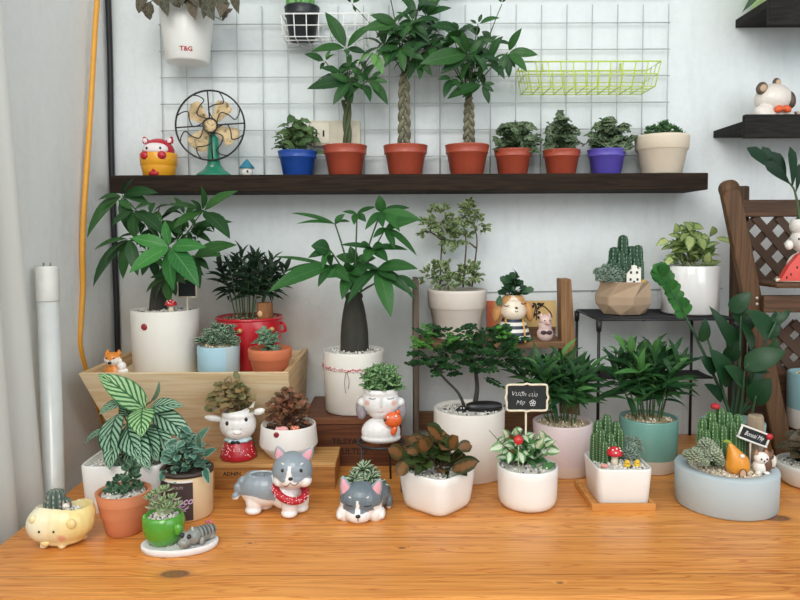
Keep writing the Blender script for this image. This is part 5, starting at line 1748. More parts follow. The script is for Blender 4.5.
# --- white oval plate with green pot and grey crocodile
fr = onz(180, 556, TZ)
rx = 39 * fr.y / FPX
Yp = fr.y + .026; Xp = at(180, 545, Yp).x
pl = thing('oval_plate', 'white oval plaster plate at front left under the little green pot', 'plate', (Xp, Yp, TZ))
b = MB(); lathe(b, 0, 0, 0, [(0, 0), (.92, 0), (.97, .0015), (1, .006), (1, .0095), (.975, .011), (.95, .0105), (0, .0100)], 56)
b.xf(lambda p: (Xp + p.x * rx, Yp + p.y * .034 + (p.x * rx) * .10, TZ + p.z)); b.build('dish', mat('e6e5e4', .75, .04, 30, .08), pl)
g = MB()
for _ in range(90):
    a = R.uniform(0, 6.28); q = math.sqrt(R.random()) * .8; e = R.uniform(.0010, .0024)
    ell(g, (Xp + q * rx * math.cos(a), Yp + q * .030 * math.sin(a) + q * rx * math.cos(a) * .1, TZ + .0105 + e * .4), (e, e, e * .7), 5, 3)
g.build('gravel', GRAVEL, pl, kind='stuff')
zp = TZ + .0108
Yg = Yp - .002; s = Yg / FPX; Xg = at(164, 530, Yg).x
GREENC = mat('4f9a2c', .25, .08, 30, coat=.5)
gp = dict(X=Xg, Y=Yg, r=20.5 * s, h=at(164, 513, Yg).z - zp, zb=zp, s=s)
root = thing('succulent_plant', 'small glossy green eared pot with pale succulents, standing on the white oval plate', 'potted plant', (Xg, Yg, zp))
hh = gp['h']
b = MB(); lathe(b, Xg, Yg, zp, [(0, 0), (12 * s, 0), (15 * s, 1 * s), (19 * s, hh * .30), (20.8 * s, hh * .58), (20.4 * s, hh * .82), (18.6 * s, hh * .97), (17.6 * s, hh), (16.4 * s, hh * .98), (16 * s, hh * .8), (0, hh * .8)], 44, lambda a: 1 + .02 * math.cos(2 * a)); gpot = b.build('pot', GREENC, root)
for ex, ey, dy, r_ in ((178, 529, -13, (4.8, 4, 6)), (145, 519, -6, (3, 4, 5.5))):
    b = MB(); ell(b, at(ex, ey, Yg + dy * s), tuple(q * s for q in r_), 14, 10); b.build('ear_handle', GREENC, root)
gp.update(zs=zp + hh * .86, ri=15.5 * s, root=root)
gravel('gravel', root, Xg, Yg, zp + hh * .84, 16 * s, None, 110)
PALESUC = leafmat('pale_succulent_leaf', '5f8a52', '93ad74', 'edge', 'dfe3c2', .7)
lf, st = MB(), MB()
for (tx_, ty_, dy) in ((157, 494, 0), (150, 499, 0), (165, 491, .004), (172, 500, 0), (162, 503, -.008), (168, 508, -.01), (154, 508, -.006), (176, 507, 0)):
    p = at(tx_, ty_, Yg + dy)
    tube(st, bez((Xg + (p.x - Xg) * .4, Yg, gp['zs'] - .003), (Xg + (p.x - Xg) * .4, Yg, p.z), p, 5), .0018, .0013, 6)
    rosette(lf, p, 8, 9.5 * s, 5.5 * s, .0, 1.25, 'obov', fat=1.6 * s, K=4)
lf.build('foliage', PALESUC, root); st.build('stems', PALESTEM, root)
# crocodile
Yc_ = Yp - .002; s = Yc_ / FPX
head, tail = at(188, 539, Yc_ - .018), at(210, 529, Yc_ + .012)
head.z = zp + 9 * s; tail.z = zp + 8 * s
cr = thing('animal_ornament', 'small grey animal figure with dark eyes lying on the white oval plate', 'ornament', ((head.x + tail.x) / 2, Yc_, zp))
GR = lin('8b8f89'); GRD = lin('4a4d4b')
ax = (tail - head).normalized()
def crcol(p, n):
    t = (p - head).dot(ax) / s
    return GRD if (p.z > zp + 8 * s and t > 10 and int(t / 2.2) % 2 == 0) else GR
bl = [(head.lerp(tail, t), (r_ * s, r_ * s, h_ * s)) for t, r_, h_ in ((0, 6.5, 7), (.25, 8, 8), (.5, 8, 8.5), (.75, 8, 8), (1, 7, 7))]
bl += [(head + V((-3 * s, -4 * s, -3 * s)), (6 * s, 6 * s, 5 * s))]
organic('body', bl, cr, crcol, .0012, 4)
for k, (t, dz) in enumerate(((.02, 5), (.02, 5))):
    b = MB(); ell(b, head.lerp(tail, t) + V(((-4.5 if k == 0 else 2.5) * s, (-4 - 2.5 * k) * s, 4.2 * s)), (2.3 * s, 2.2 * s, 2.5 * s), 10, 8); b.build('eye', mat('22252e', .25), cr)
b = MB(); ell(b, head.lerp(tail, .55) + V((4 * s, -8 * s, -4 * s)), (2.6 * s, 3.4 * s, 4.6 * s), 10, 8, rot=eul(20, 15, 0)); b.build('arm', mat('9a9e98', .5), cr)
b = MB(); ell(b, head.lerp(tail, 1.05) + V((1 * s, -4 * s, -4 * s)), (3.6 * s, 4 * s, 3.6 * s), 10, 8); b.build('foot', mat('9a9e98', .5), cr)
b = MB(); ell(b, head.lerp(tail, .35) + V((-2 * s, -4 * s, 8 * s)), (1.6 * s, 1.6 * s, 3 * s), 10, 8, rot=eul(-20, -20, 0)); b.build('ear', mat('a3a7a1', .5), cr)
p = tail + V((-2 * s, 2 * s, 8 * s))
b = MB()
for dx, dz in ((-2, 0), (1, 1.2), (3.2, -.5)): ell(b, p + V((dx * s, 0, dz * s)), (2 * s, 1.6 * s, 1.8 * s), 10, 7)
b.build('bow', mat('c26a6c', .5, .1), cr)

# --- standing husky planter
fb = onz(291, 519, TZ); Yd = fb.y + .022; s = Yd / FPX
def L(x, y, d=0): return at(x, y, Yd + d * s)
X = at(268, 500, Yd).x
dog = thing('dog_planter', 'standing grey and white husky planter with a red scarf and an empty back hole', 'planter', (X, Yd, TZ))
GREY = lin('8d98a0'); DW = lin('efece9')
hc = L(292.5, 470, -6)
nose = L(291, 487, -24)
def dogcol(p, n):
    hx_, hz_ = (p.x - hc.x) / s, (p.z - hc.z) / s
    if p.z > TZ + 27 * s and p.x > L(271, 490).x and math.hypot(hx_, hz_) < 23.5:
        if abs(hx_ + .8) < 1.6 + max(0, 5 - hz_) * .22 and -8 < hz_ < 9 and p.y < hc.y - 4 * s: return DW
        if hz_ < -5.5 + 1.5 * math.cos(hx_ * .42): return DW
        return GREY
    k = (p.x - L(240, 490).x) / s
    if p.z > TZ + (19.5 + 2.5 * math.sin(k * .14) + (9 if k > 38 else 0)) * s: return GREY
    return DW
blobs = [(L(264, 488, 6), (25 * s, 17 * s, 18.5 * s)), (L(256, 487, 8), (16.5 * s, 17 * s, 18 * s)), (L(285, 493, 2), (16 * s, 15 * s, 16 * s)),
         (hc, (20.5 * s, 18 * s, 19 * s)), (L(292, 478, -14), (15 * s, 11 * s, 9.5 * s)), (L(281, 480, -12), (8 * s, 8 * s, 7 * s)), (L(304, 480, -12), (8 * s, 8 * s, 7 * s))]
for fx_, d in ((254, 0), (290, -8), (301, 6), (266, 14)):
    p = L(fx_, 505, d); zb_ = TZ
    blobs += [(V((p.x, p.y, TZ + 13 * s)), (8.4 * s, 8.2 * s, 13 * s)), (V((p.x - .5 * s, p.y - 1 * s, TZ + 4.6 * s)), (8.6 * s, 8.6 * s, 4.7 * s))]
tl = [L(243, 482, 4), L(238, 488, 2), L(235.5, 496, 0)]
blobs += [(tl[0], (6 * s, 5 * s, 6 * s)), (tl[1], (4.6 * s, 4 * s, 6 * s)), (tl[2], (4 * s, 3.6 * s, 4 * s))]
hw = L(262, 474.5, 8)
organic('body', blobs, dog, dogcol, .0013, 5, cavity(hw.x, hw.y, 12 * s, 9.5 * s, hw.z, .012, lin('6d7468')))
body = LAST
b = MB()
tube(b, [(hw.x + 13 * s * math.cos(a), hw.y + 10 * s * math.sin(a), hw.z) for a in [2 * PI * i / 36 for i in range(37)]], 1.1 * s, seg=8); b.build('back_opening_rim', mat('c9ced0', .3), dog)
def dog_ear(root, base, tip, w, d):
    b = MB(); a, q = V(base), V(tip)
    ax_ = (q - a); Lz = ax_.length
    rot = V((0, 0, 1)).rotation_difference(ax_.normalized()).to_matrix()
    n0 = len(b.v); lathe(b, 0, 0, 0, [(w, -Lz * .25), (w, 0), (w * .85, Lz * .4), (w * .45, Lz * .8), (w * .12, Lz), (0, Lz * 1.02)], 16)
    b.xf(lambda p: a + rot @ V((p.x, p.y * .55, p.z)))
    e = b.build('ear', mat('98a3aa', .35), root)
    b = MB(); lathe(b, 0, 0, 0, [(w * .7, 0), (w * .62, Lz * .4), (w * .3, Lz * .75), (0, Lz * .92)], 14)
    b.xf(lambda p: a + rot @ V((p.x, p.y * .4 - w * .36, p.z)))
    b.build('inner_ear', mat('e3a9b4', .45), e)
dog_ear(dog, L(281, 458, -5), L(277.5, 446, -8), 6.6 * s, 0)
dog_ear(dog, L(305, 458, -5), L(313, 446.5, -8), 6.6 * s, 0)
BLK = mat('17171a', .25, coat=.3)
for ex, ey in ((282.5, 470.5), (301, 470.5)):
    b = MB(); ell(b, onsurf(body, ex, ey), (1.7 * s, 1.5 * s, 1.9 * s), 10, 8); b.build('eye', BLK, dog)
b = MB()
for ex, rz in ((283, 28), (301.5, -28)): ell(b, onsurf(body, ex, 464), (2.2 * s, .9 * s, .9 * s), 10, 6, rot=eul(0, rz, 0))
b.build('eyebrow', mat('e8e8e6', .4), dog)
b = MB(); ell(b, onsurf(body, 290.5, 479), (2.4 * s, 1.8 * s, 1.8 * s), 12, 8); b.build('nose', BLK, dog)
b = MB(); tube(b, [onsurf(body, x, y, .1 * s) for x, y in ((284, 486.5), (286, 486.6), (288, 485.4), (290.5, 483), (292.5, 484.8), (295, 485.2), (298.5, 483.2))], .5 * s, seg=6); b.build('mouth', mat('5a4540', .5), dog)
b = MB()
cs = L(290.5, 489.5, -3)
ring = []
for i in range(41):
    a = 2 * PI * i / 40
    ring.append(V((cs.x + 15 * s * math.cos(a), cs.y - 1 * s + 15 * s * math.sin(a), cs.z + .5 * s + 5.5 * s * math.sin(a) - 4.5 * s * math.cos(a))))
tube(b, ring, 4.0 * s, seg=10)
sc_ = b.build('scarf', mat('b8202e', .45, .08), dog)
b = MB()
for i in range(46):
    a = R.uniform(PI + .2, 2 * PI - .1); th_ = R.uniform(-1.0, 1.2)
    c = V((cs.x + 15 * s * math.cos(a), cs.y - 1 * s + 15 * s * math.sin(a), cs.z + .5 * s + 5.5 * s * math.sin(a) - 4.5 * s * math.cos(a)))
    rd = V((math.cos(a), math.sin(a), 0))
    ell(b, c + rd * 4.1 * s * math.cos(th_) + V((0, 0, 1)) * 4.1 * s * math.sin(th_), .55 * s, 6, 4)
b.build('white_dots', mat('efdede', .5), sc_)

# --- sleeping husky planter
fb = onz(358, 523, TZ); Yd = fb.y + .020; s = Yd / FPX
X = at(364, 505, Yd).x
sd = thing('dog_planter', 'sleeping dark grey and white husky planter growing a pale striped rosette plant', 'potted plant', (X, Yd, TZ))
hc = L(361, 500, 0)
DG = lin('66737b')
def sdcol(p, n):
    hx_, hz_ = (p.x - L(358.5, 500).x) / s, (p.z - hc.z) / s
    if p.z < TZ + 4.5 * s: return DW
    if p.y < Yd + 6 * s:
        wid = 1.2 + max(0, 3 - hz_) * .16
        if abs(hx_) < wid and hz_ < 5: return DW
        if hz_ < -8.0 + 2.6 * min(1, abs(hx_) / 15) - (0 if abs(hx_) < 16 else -3): return DW
    if (p.x - X) / s < -20.5 and p.z < TZ + 19 * s: return DW
    if (p.x - X) / s > 17 and p.y < Yd + 4 * s and p.z < TZ + 17 * s: return DW
    return DG
blobs = [(hc, (22 * s, 17 * s, 19.5 * s)), (L(358.5, 514, -9), (14 * s, 11 * s, 9 * s)), (L(346, 512, -2), (9 * s, 10 * s, 10 * s)), (L(375, 512, -2), (9 * s, 10 * s, 10 * s)),
         (V((L(367, 500).x, Yd + 24 * s, TZ + 17 * s)), (23 * s, 26 * s, 17 * s)), (V((L(369, 500).x, Yd + 36 * s, TZ + 15 * s)), (22 * s, 17 * s, 15 * s)),
         (V((L(340, 515).x, Yd - 1 * s, TZ + 5.5 * s)), (3.8 * s, 11 * s, 5.6 * s)), (V((L(382, 515).x, Yd - 1 * s, TZ + 5.5 * s)), (3.8 * s, 10 * s, 5.6 * s)),
         (V((L(388, 500).x, Yd + 24 * s, TZ + 9 * s)), (4.5 * s, 7 * s, 9 * s))]
wc = V((L(362, 490).x, Yd + 28 * s, TZ + 32 * s))
zw = at(362, 487, wc.y).z
organic('body', blobs, sd, sdcol, .0013, 5, cavity(wc.x, wc.y, 17 * s, 13 * s, min(zw, TZ + 32 * s), .006, DG))
body = LAST
dog_ear(sd, L(346.5, 491, -3), L(342.5, 476, -5), 6.6 * s, 0)
dog_ear(sd, L(375, 492, -3), L(380.5, 478.5, -5), 6.6 * s, 0)
b = MB()
for pts in (((346, 504), (349, 506.5), (353, 506)), ((364, 506), (368, 507), (371.5, 505))):
    tube(b, [onsurf(body, p_.x, p_.y, .1 * s) for p_ in bez(*[(x, y, 0) for x, y in pts], 6)], .55 * s, seg=6)
b.build('closed_eyes', mat('252a2e', .5), sd)
b = MB()
for x, rz in ((350, 25), (367.5, -25)): ell(b, onsurf(body, x, 497.5), (1.8 * s, .8 * s, .8 * s), 8, 6, rot=eul(0, rz, 0))
b.build('eyebrow', mat('e8e8e6', .4), sd)
b = MB(); ell(b, onsurf(body, 358, 516.5), (2.6 * s, 1.6 * s, 2 * s), 12, 8); b.build('nose', BLK, sd)
b = MB(); tube(b, [onsurf(body, 358, y, .1 * s) for y in (518, 519, 520, 521)], .45 * s, seg=5); b.build('mouth', mat('5a4540', .5), sd)
zw = min(zw, TZ + 32 * s)
gravel('gravel', sd, wc.x, wc.y, zw - .003, 18 * s, None, 190, sy=.8)
STRIPED = leafmat('pale_striped_leaf', '2f5a3c', '456f4a', 'center', 'd6e0c4', .85)
lf = MB()
for (dx, dy, dz) in ((0, 0, 12), (-9, -3, 6), (9, -2, 6), (-3, -8, 2), (5, 5, 8), (-14, 0, 1), (14, 0, 1), (4, -6, 5)):
    rosette(lf, (wc.x + dx * s, wc.y + dy * s, zw + dz * 1.5 * s), 13, 16 * s, 6 * s, .0, 1.25, 'lance', .1, K=6)
rosette(lf, (wc.x, wc.y, zw), 8, 26 * s, 5.5 * s, .8, 1.4, 'lance', .1)
lf.build('foliage', STRIPED, sd)

# --- bust planter on its wire stand
Yd = 1.255; s = Yd / FPX
def L(x, y, d=0): return at(x, y, Yd + d * s)
rc = L(381, 441); zr = rc.z
wst = thing('wire_stand', 'black round wire plant stand holding the white bust planter', 'stand', (rc.x, Yd, TZ))
b = MB()
tube(b, [(rc.x + 23.5 * s * math.cos(a), Yd + 23.5 * s * math.sin(a), zr - 1.2 * s) for a in [2 * PI * i / 40 for i in range(41)]], 1.4 * s, seg=8)
for a in (0, PI / 2): tube(b, [(rc.x - 23.5 * s * math.cos(a), Yd - 23.5 * s * math.sin(a), zr - 1.3 * s), (rc.x + 23.5 * s * math.cos(a), Yd + 23.5 * s * math.sin(a), zr - 1.3 * s)], 1.0 * s, seg=6)
b.build('ring', IRON, wst)
for a in (-2.5, -.6, 1.2):
    b = MB(); tube(b, [(rc.x + 23 * s * math.cos(a), Yd + 23 * s * math.sin(a), zr - 1.2 * s), (rc.x + 25.5 * s * math.cos(a), Yd + 25.5 * s * math.sin(a), TZ + .0012)], 1.2 * s, seg=7); b.build('leg', IRON, wst)
bu = thing('bust_planter', 'white sleeping girl bust planter holding an orange animal, on the wire stand', 'potted plant', (rc.x, Yd, zr))
BW = lin('e9e8e6'); BC = lin('e7a68f')
ck = [L(367, 404, -14), L(394, 404, -14)]
def bcol(p, n):
    if p.y < Yd - 5 * s:
        for c in ck:
            k = 1 - V((p.x - c.x, p.z - c.z)).length / (3.4 * s)
            if k > 0:
                k = min(1, k * 2) * .8
                return tuple(BW[i] + (BC[i] - BW[i]) * k for i in range(3)) + (1,)
    return BW
blobs = [(L(381, 401), (19 * s, 15.5 * s, 17 * s)), (L(381, 410), (14 * s, 13 * s, 9 * s)), (L(381, 420), (9 * s, 9 * s, 9 * s)), (V((rc.x, Yd, zr + 10 * s)), (20 * s, 13 * s, 15 * s)), (V((rc.x, Yd, zr + 4 * s)), (20.5 * s, 13.5 * s, 6 * s)), (L(381, 391), (17.5 * s, 15 * s, 9 * s)),
         (L(363, 402), (6 * s, 5 * s, 5 * s)), (L(399, 402), (6 * s, 5 * s, 5 * s))]
zt_ = L(381, 388).z
def bedit(vs, cols):
    for i, p in enumerate(vs):
        if p.z < zr: p.z = zr
        if p.z > zt_:
            p.z = zt_
            if math.hypot(p.x - rc.x, p.y - Yd) < 13 * s: p.z = zt_ - 6 * s
    return vs, cols
organic('body', blobs, bu, bcol, .0013, 7, bedit)
body = LAST
b = MB()
ell(b, L(381, 401, -15), (1.5 * s, 2.6 * s, 7 * s), 12, 10); b.build('nose', mat('e4e2e0', .4), bu)
b = MB()
for pts in (((369, 398), (372, 400), (376, 398.5)), ((387, 398.5), (390, 400), (394, 397.5))):
    tube(b, [onsurf(body, p_.x, p_.y, .1 * s) for p_ in bez(*[(x, y, 0) for x, y in pts], 6)], .5 * s, seg=5)
b.build('closed_eyes', mat('8f8a8c', .5), bu)
b = MB(); tube(b, [onsurf(body, x, y, .1 * s) for x, y in ((378, 411), (379.5, 411.8), (381.5, 411.8), (383, 411))], .5 * s, seg=5); b.build('mouth', mat('cf9d96', .5), bu)
HAIRM = mat('a19aa2', .45, .1)
for x, d in ((361.5, 5), (400.5, 5)):
    b = MB(); ell(b, L(x, 408, d), (6 * s, 7 * s, 12 * s), 14, 10); b.build('hair', HAIRM, bu)
of = L(393, 420, -13)
b = MB(); ell(b, of, (9 * s, 6 * s, 8 * s), 18, 12); of_ = b.build('orange_animal', mat('e2642b', .35, .08, coat=.3), bu)
b = MB(); ell(b, of + V((1 * s, -2 * s, -10 * s)), (3 * s, 2.4 * s, 5.5 * s), 12, 8, rot=eul(0, 20, 0)); ell(b, of + V((5 * s, 0, 8 * s)), (2.2 * s, 1.6 * s, 2.4 * s), 10, 7); b.build('limbs', mat('e2642b', .35, .08, coat=.3), of_)
b = MB(); ell(b, of + V((-8 * s, -3.4 * s, 1 * s)), (1.6 * s, 1.2 * s, 1.6 * s), 10, 7); b.build('snout', BLK, of_)
b = MB()
for dx, dz in ((-5, 4), (3, 5)): ell(b, of + V((dx * s, -5 * s, dz * s)), (1.2 * s, .8 * s, 1.2 * s), 8, 6)
b.build('white_spots', mat('f0e6de', .5), of_)
P = dict(X=rc.x, Y=Yd, s=s, zs=zt_ - 5 * s, ri=12 * s, root=bu)
gravel('gravel', bu, rc.x, Yd, zt_ - 5 * s, 12.5 * s, None, 80)
SMALLG = leafmat('small_edged_leaf', '2f6238', '4f8248', 'center', 'b9cf9c', .55)
lf, st = MB(), MB()
sprigs(lf, st, P, (357, 355, 408, 389), 26, 7, 11, 5.2, 'lance', e0=-.2, e1=1.2)
lf.build('foliage', SMALLG, bu); st.build('stems', PETIOLE, bu)

# --- rounded square white pot with brown veined leaves
P = place(437, 76, 465, 518.5, TZ, .78)
P['Y'] = onz(437, 518.5, TZ).y + .052; P['s'] = P['Y'] / FPX
sqf = sq(4.6, PI / 4)
P['r'] = 38 * P['s'] / sqf(0)
P['r'] = 38 * P['s'] / max(sqf(2 * PI * i / 360) * abs(math.cos(2 * PI * i / 360)) for i in range(360))
P['h'] = at(437, 467, P['Y']).z - TZ
P['X'] = at(437, 467, P['Y']).x
sqr = sq(4.6, 0)
P = potted('fittonia_plant', 'white rounded square pot turned corner-on, with coppery veined leaves', 'potted plant', P, 'round', CERW, .90, fill='gravel', shape=sqr, rot=PI / 4 + .06, seg=64, dep=.012)
COPPER = leafmat('copper_veined_leaf', '3a3f22', '63502c', 'center', '96643f', .62)
COPPERG = leafmat('olive_veined_leaf', '233619', '44562a', 'plain', '7d8050', .5)
lf, l2 = MB(), MB(); st = MB()
s = P['s']
bush(lf, st, P, (388, 426, 480, 474), 28, 18, 13, 'round', ydep=.7, stems=14, wave=.04)
bush(l2, None, P, (388, 432, 484, 480), 54, 20, 13, 'ovate', ydep=.7, wave=.04)
for (bx, by, tx_, ty_, w) in ((402, 456, 388, 448, 15), (425, 452, 421, 438, 16), (440, 440, 428, 426, 12), (450, 448, 458, 436, 14), (405, 462, 398, 476, 14), (452, 470, 478, 462, 14)):
    leaf(lf, at(bx, by, P['Y'] - .04), at(tx_, ty_, P['Y'] - .06), w * s, (R.uniform(-.3, .3), -.9, .5), 'round', .05)
lf.build('foliage', COPPER, P['root']); l2.build('olive_leaf', COPPERG, P['root']); st.build('stems', mat('6b5240', .6), P['root'])

# --- big white cylinder with bonsai
P = place(469, 71, 407, 485.5, TZ, .98)
P = potted('bonsai_tree', 'small dark-leaved bonsai in the large plain white cylinder pot, mid table', 'potted plant', P, 'plain', mat('e9e3da', .5, .03, 20), .985, fill='gravel', dep=.014, th=.004)
root = P['root']; s = P['s']; Yc = P['Y']
def L(x, y, d=0): return at(x, y, Yc + d * s)
st, lf, l2 = MB(), MB(), MB()
b0 = V((P['X'], Yc, P['zs'] + .002))
BON = leafmat('bonsai_leaf', '18381f', '2e5a2c', 'plain', '4f7a42', .4)
BONL = leafmat('bonsai_new_leaf', '3d7a2e', '63a040', 'plain', '9cc878', .4)
tr = [L(474, 410), L(477, 390, 0), L(476, 374, 1), L(473, 358, 2)]
tube(st, catm(tr, 5), .0052, .0026, 8)
tube(st, catm([L(466, 412), L(459, 394, -2), L(444, 378, -4), L(436, 366, -6)], 5), .0034, .0015, 7)
def pin(a, b_, n, ll, lw, mb):
    a, b_ = V(a), V(b_)
    pth = bez(a, a.lerp(b_, .5) + V((0, 0, .004)), b_, 8)
    tube(st, pth, .0008, .0005, 4)
    ax_ = (b_ - a).normalized(); sdv = ax_.cross(V((0, -.4, 1))).normalized()
    for i in range(n):
        t = .15 + .85 * i / n
        p = pth[int(t * 8)].lerp(pth[min(8, int(t * 8) + 1)], t * 8 % 1)
        for sg in (-1, 1):
            d = (ax_ * .6 + sdv * sg + V((0, 0, R.uniform(-.2, .3)))).normalized()
            leaf(mb, p, p + d * ll * R.uniform(.8, 1.1), lw, None, 'obov', .05, .2, 4)
    leaf(mb, b_, b_ + ax_ * ll, lw, None, 'obov', .05, .2, 4)
pads = [(438, 345, 26, 17, -6, 24), (455, 362, 20, 12, -4, 14), (488, 350, 24, 17, 0, 26), (470, 345, 18, 14, 8, 15), (505, 340, 20, 12, 2, 13), (430, 362, 18, 9, -6, 12), (478, 365, 22, 9, -8, 14), (490, 332, 18, 8, 0, 10), (450, 332, 20, 8, -2, 12), (445, 372, 16, 8, -8, 8), (500, 358, 18, 10, -4, 10)]
for (px, py, rx_, ry_, d, n) in pads:
    c = L(px, py, d)
    hub = tr[2] if px > 460 else L(440, 370, -5)
    tube(st, bez(hub, hub.lerp(c, .6) + V((0, 0, -.004)), c, 6), .0018, .001, 5)
    for i in range(n):
        a = R.uniform(0, 6.28); q = R.uniform(.1, .75)
        o_ = c + V((rx_ * s * q * math.cos(a), rx_ * s * .7 * q * math.sin(a), ry_ * s * R.uniform(-.6, .6)))
        e = o_ + V((rx_ * s * .5 * math.cos(a + R.uniform(-.6, .6)), rx_ * s * .4 * math.sin(a), ry_ * s * R.uniform(-.2, .6)))
        pin(o_, e, 5, 5.2 * s, 3.6 * s, l2 if (R.random() < .28 and py < 355) else lf)
pin(L(484, 378, -6), L(500, 386, -8), 6, 6 * s, 4 * s, lf)
pin(L(505, 366, -4), L(532, 360, -2), 8, 5.5 * s, 3.6 * s, lf)
pin(L(495, 362, -4), L(512, 370, -4), 6, 5.5 * s, 3.6 * s, lf)
st.build('trunk', DARKBARK, root); lf.build('foliage', BON, root); tag_part(l2.build('new_leaves', BONL, root), 'bright green young leaves')
zs = P['zs'] + .005
p = L(484, 411, -6)
t = thing('boat_ornament', 'black curved boat-shaped ornament lying on the gravel under the bonsai', 'ornament', (p.x, p.y, zs))
b = MB()
prof_ = [(-18, 2.0), (-14, 4.6), (-6, 6.2), (4, 5.8), (12, 4.0), (18, 2.4)]
pts = [V((p.x + x * s, p.y + 2 * s * math.sin(x * .1), zs + (5.2 + .012 * x * x * .3) * s)) for x, r_ in prof_]
tube(b, catm(pts, 4), 4 * s, seg=12, rfn=lambda k: (2.2 + 4.6 * math.sin(PI * min(1, k * .9 + .06))) * s)
b.build('hull', mat('1b1a1b', .35, .2), t)
p2 = L(461, 409, -10)
t = thing('animal_ornament', 'tiny black and white animal ornament on the bonsai gravel beside the black boat', 'ornament', (p2.x, p2.y, zs))
b = MB(); ell(b, (p2.x, p2.y, zs + 3 * s), (5.6 * s, 4 * s, 3.6 * s)); b.build('body', mat('1d1c1d', .4), t)
b = MB(); ell(b, (p2.x + 1 * s, p2.y - 2.6 * s, zs + 6.4 * s), (3 * s, 2.6 * s, 2.6 * s)); hd = b.build('head', mat('1d1c1d', .4), t)
b = MB()
for dx in (-.4, 2.4): ell(b, (p2.x + dx * s, p2.y - 4.7 * s, zs + 6.8 * s), .8 * s, 8, 6)
b.build('eyes', mat('f0efec', .4), hd)
# ================================================================== WOODEN STAND AND WHAT IT HOLDS
STANDW = wood_mat('worn_brown_wood', '8a6a4a', '5f4530', 'z', .65, .8)
STANDX = wood_mat('worn_brown_board', '8a6848', '5a402c', 'x', .65, .8)
SY0, SY1 = 1.455, 1.575
zbd = at(540, 342, SY0).z
stand = thing('wooden_stand', 'narrow brown wooden stand with two upright boards, behind the bonsai', 'stand', (at(496, 470, 1.5).x, 1.51, TZ))
xL = at(413.5, 340, SY0).x; xR0, xR1 = at(566, 345, SY0).x, at(581, 345, SY0).x
ztl = at(416, 280, SY0).z; ztr = at(567, 279, SY0).z
b = MB(); box(b, xL, xL + .012, SY0, SY1, TZ, ztl, .003); b.build('upright_board', wood_mat('grey_brown_wood', '6f6152', '4b4036', 'z', .7, .8), stand)
b = MB()
xt0, xt1 = at(560.5, 279, SY0).x, at(572, 279, SY0).x
hexa(b, [V((xR0, SY0, TZ)), V((xR1 + .006, SY0, TZ)), V((xR1 + .006, SY0 + .05, TZ)), V((xR0, SY0 + .05, TZ)), V((xt0, SY0 + .004, ztr)), V((xt1, SY0 + .004, ztr)), V((xt1, SY0 + .04, ztr)), V((xt0, SY0 + .04, ztr))], .003)
b.build('upright_board', wood_mat('orange_brown_wood', '96704a', '6e4c30', 'z', .65, .8), stand)
b = MB(); box(b, xL + .0125, xR0 - .0005, SY0 + .002, SY1, zbd - .014, zbd, .0015); b.build('shelf_board', STANDX, stand)
b = MB(); box(b, xL + .0125, xR0 - .0005, SY1 - .014, SY1, TZ + .02, TZ + .06, .0015); b.build('stretcher', STANDX, stand)

# --- tall cream pot with aralia
P = placeY(457, 59, 289, zbd + .0004, 1.52)
P = potted('aralia_tree', 'variegated aralia with small frilly leaf clumps in a tall cream clay pot', 'potted plant', P, 'clay', mat('e2d8cc', .75, .04, 25, .1), .72, th=.004)
ARAL = leafmat('variegated_aralia_leaf', '4c6b3f', '7f9460', 'edge', 'cdd3a2', .8)
root = P['root']; s = P['s']; Yc = P['Y']
st, lf = MB(), MB()
def L(x, y, d=0): return at(x, y, Yc + d * s)
for pts in (((440, 287), (441, 260), (442, 235), (440, 222)), ((463, 287), (465, 262), (466, 240), (462, 220)), ((472, 287), (475, 262), (477, 240), (474, 225)), ((442, 240), (430, 232), (420, 232)), ((476, 248), (468, 242), (460, 240))):
    tube(st, catm([L(x, y, R.uniform(-3, 3)) for x, y in pts], 5), .0023, .0013, 6)
for (px, py, r_, n) in ((440, 218, 14, 40), (428, 228, 9, 18), (450, 238, 11, 28), (455, 226, 11, 24), (466, 216, 12, 30), (472, 210, 9, 20), (478, 224, 10, 22), (460, 238, 8, 16), (441, 274, 15, 44), (430, 278, 9, 14), (468, 276, 15, 44), (478, 274, 9, 14), (448, 282, 10, 14), (446, 246, 7, 10)):
    c = L(px, py, R.uniform(-3, 3))
    for i in range(n):
        d = sdir(R.uniform(0, 6.28), R.uniform(-.9, 1.3))
        p = c + d * r_ * s * R.uniform(.3, .95)
        for q in range(3):
            dd = (d + V((R.uniform(-.9, .9), R.uniform(-.9, .9), R.uniform(-.6, .6)))).normalized()
            leaf(lf, p, p + dd * 6.2 * s * R.uniform(.7, 1.2), 4.2 * s, None, 'obov', .08, .25, 3)
st.build('stems', mat('57493b', .8, .2), root); lf.build('foliage', ARAL, root)

# --- picture card leaning on the wall
Yk = 1.585
A, B = at(487, 327, Yk - .012), at(555.5, 300.5, Yk)
pc = thing('picture_card', 'red and yellow picture card with a dark plant sketch, behind the striped dog planter', 'picture', ((A.x + B.x) / 2, Yk, zbd))
ncard = NT('yellow_card')
sx = ncard.n('ShaderNodeSeparateXYZ'); ncard.l(ncard.obj(), sx.inputs[0])
ff = ncard.mapr(ncard.math('ADD', sx.outputs[0], ncard.math('MULTIPLY', ncard.noise(None, 30), .03)), -.055, -.02)
ncard.col(ncard.mix(ff, lin('c8603c'), lin('dcb878'))); ncard.set(Roughness=.7)
b = MB(); hexa(b, [V((A.x, Yk - .014, A.z)), V((B.x, Yk - .014, A.z)), V((B.x, Yk - .011, A.z)), V((A.x, Yk - .011, A.z)), V((A.x, Yk - .003, B.z)), V((B.x, Yk - .003, B.z)), V((B.x, Yk, B.z)), V((A.x, Yk, B.z))], .0004); cd = b.build('card', ncard.m, pc)
b = MB()
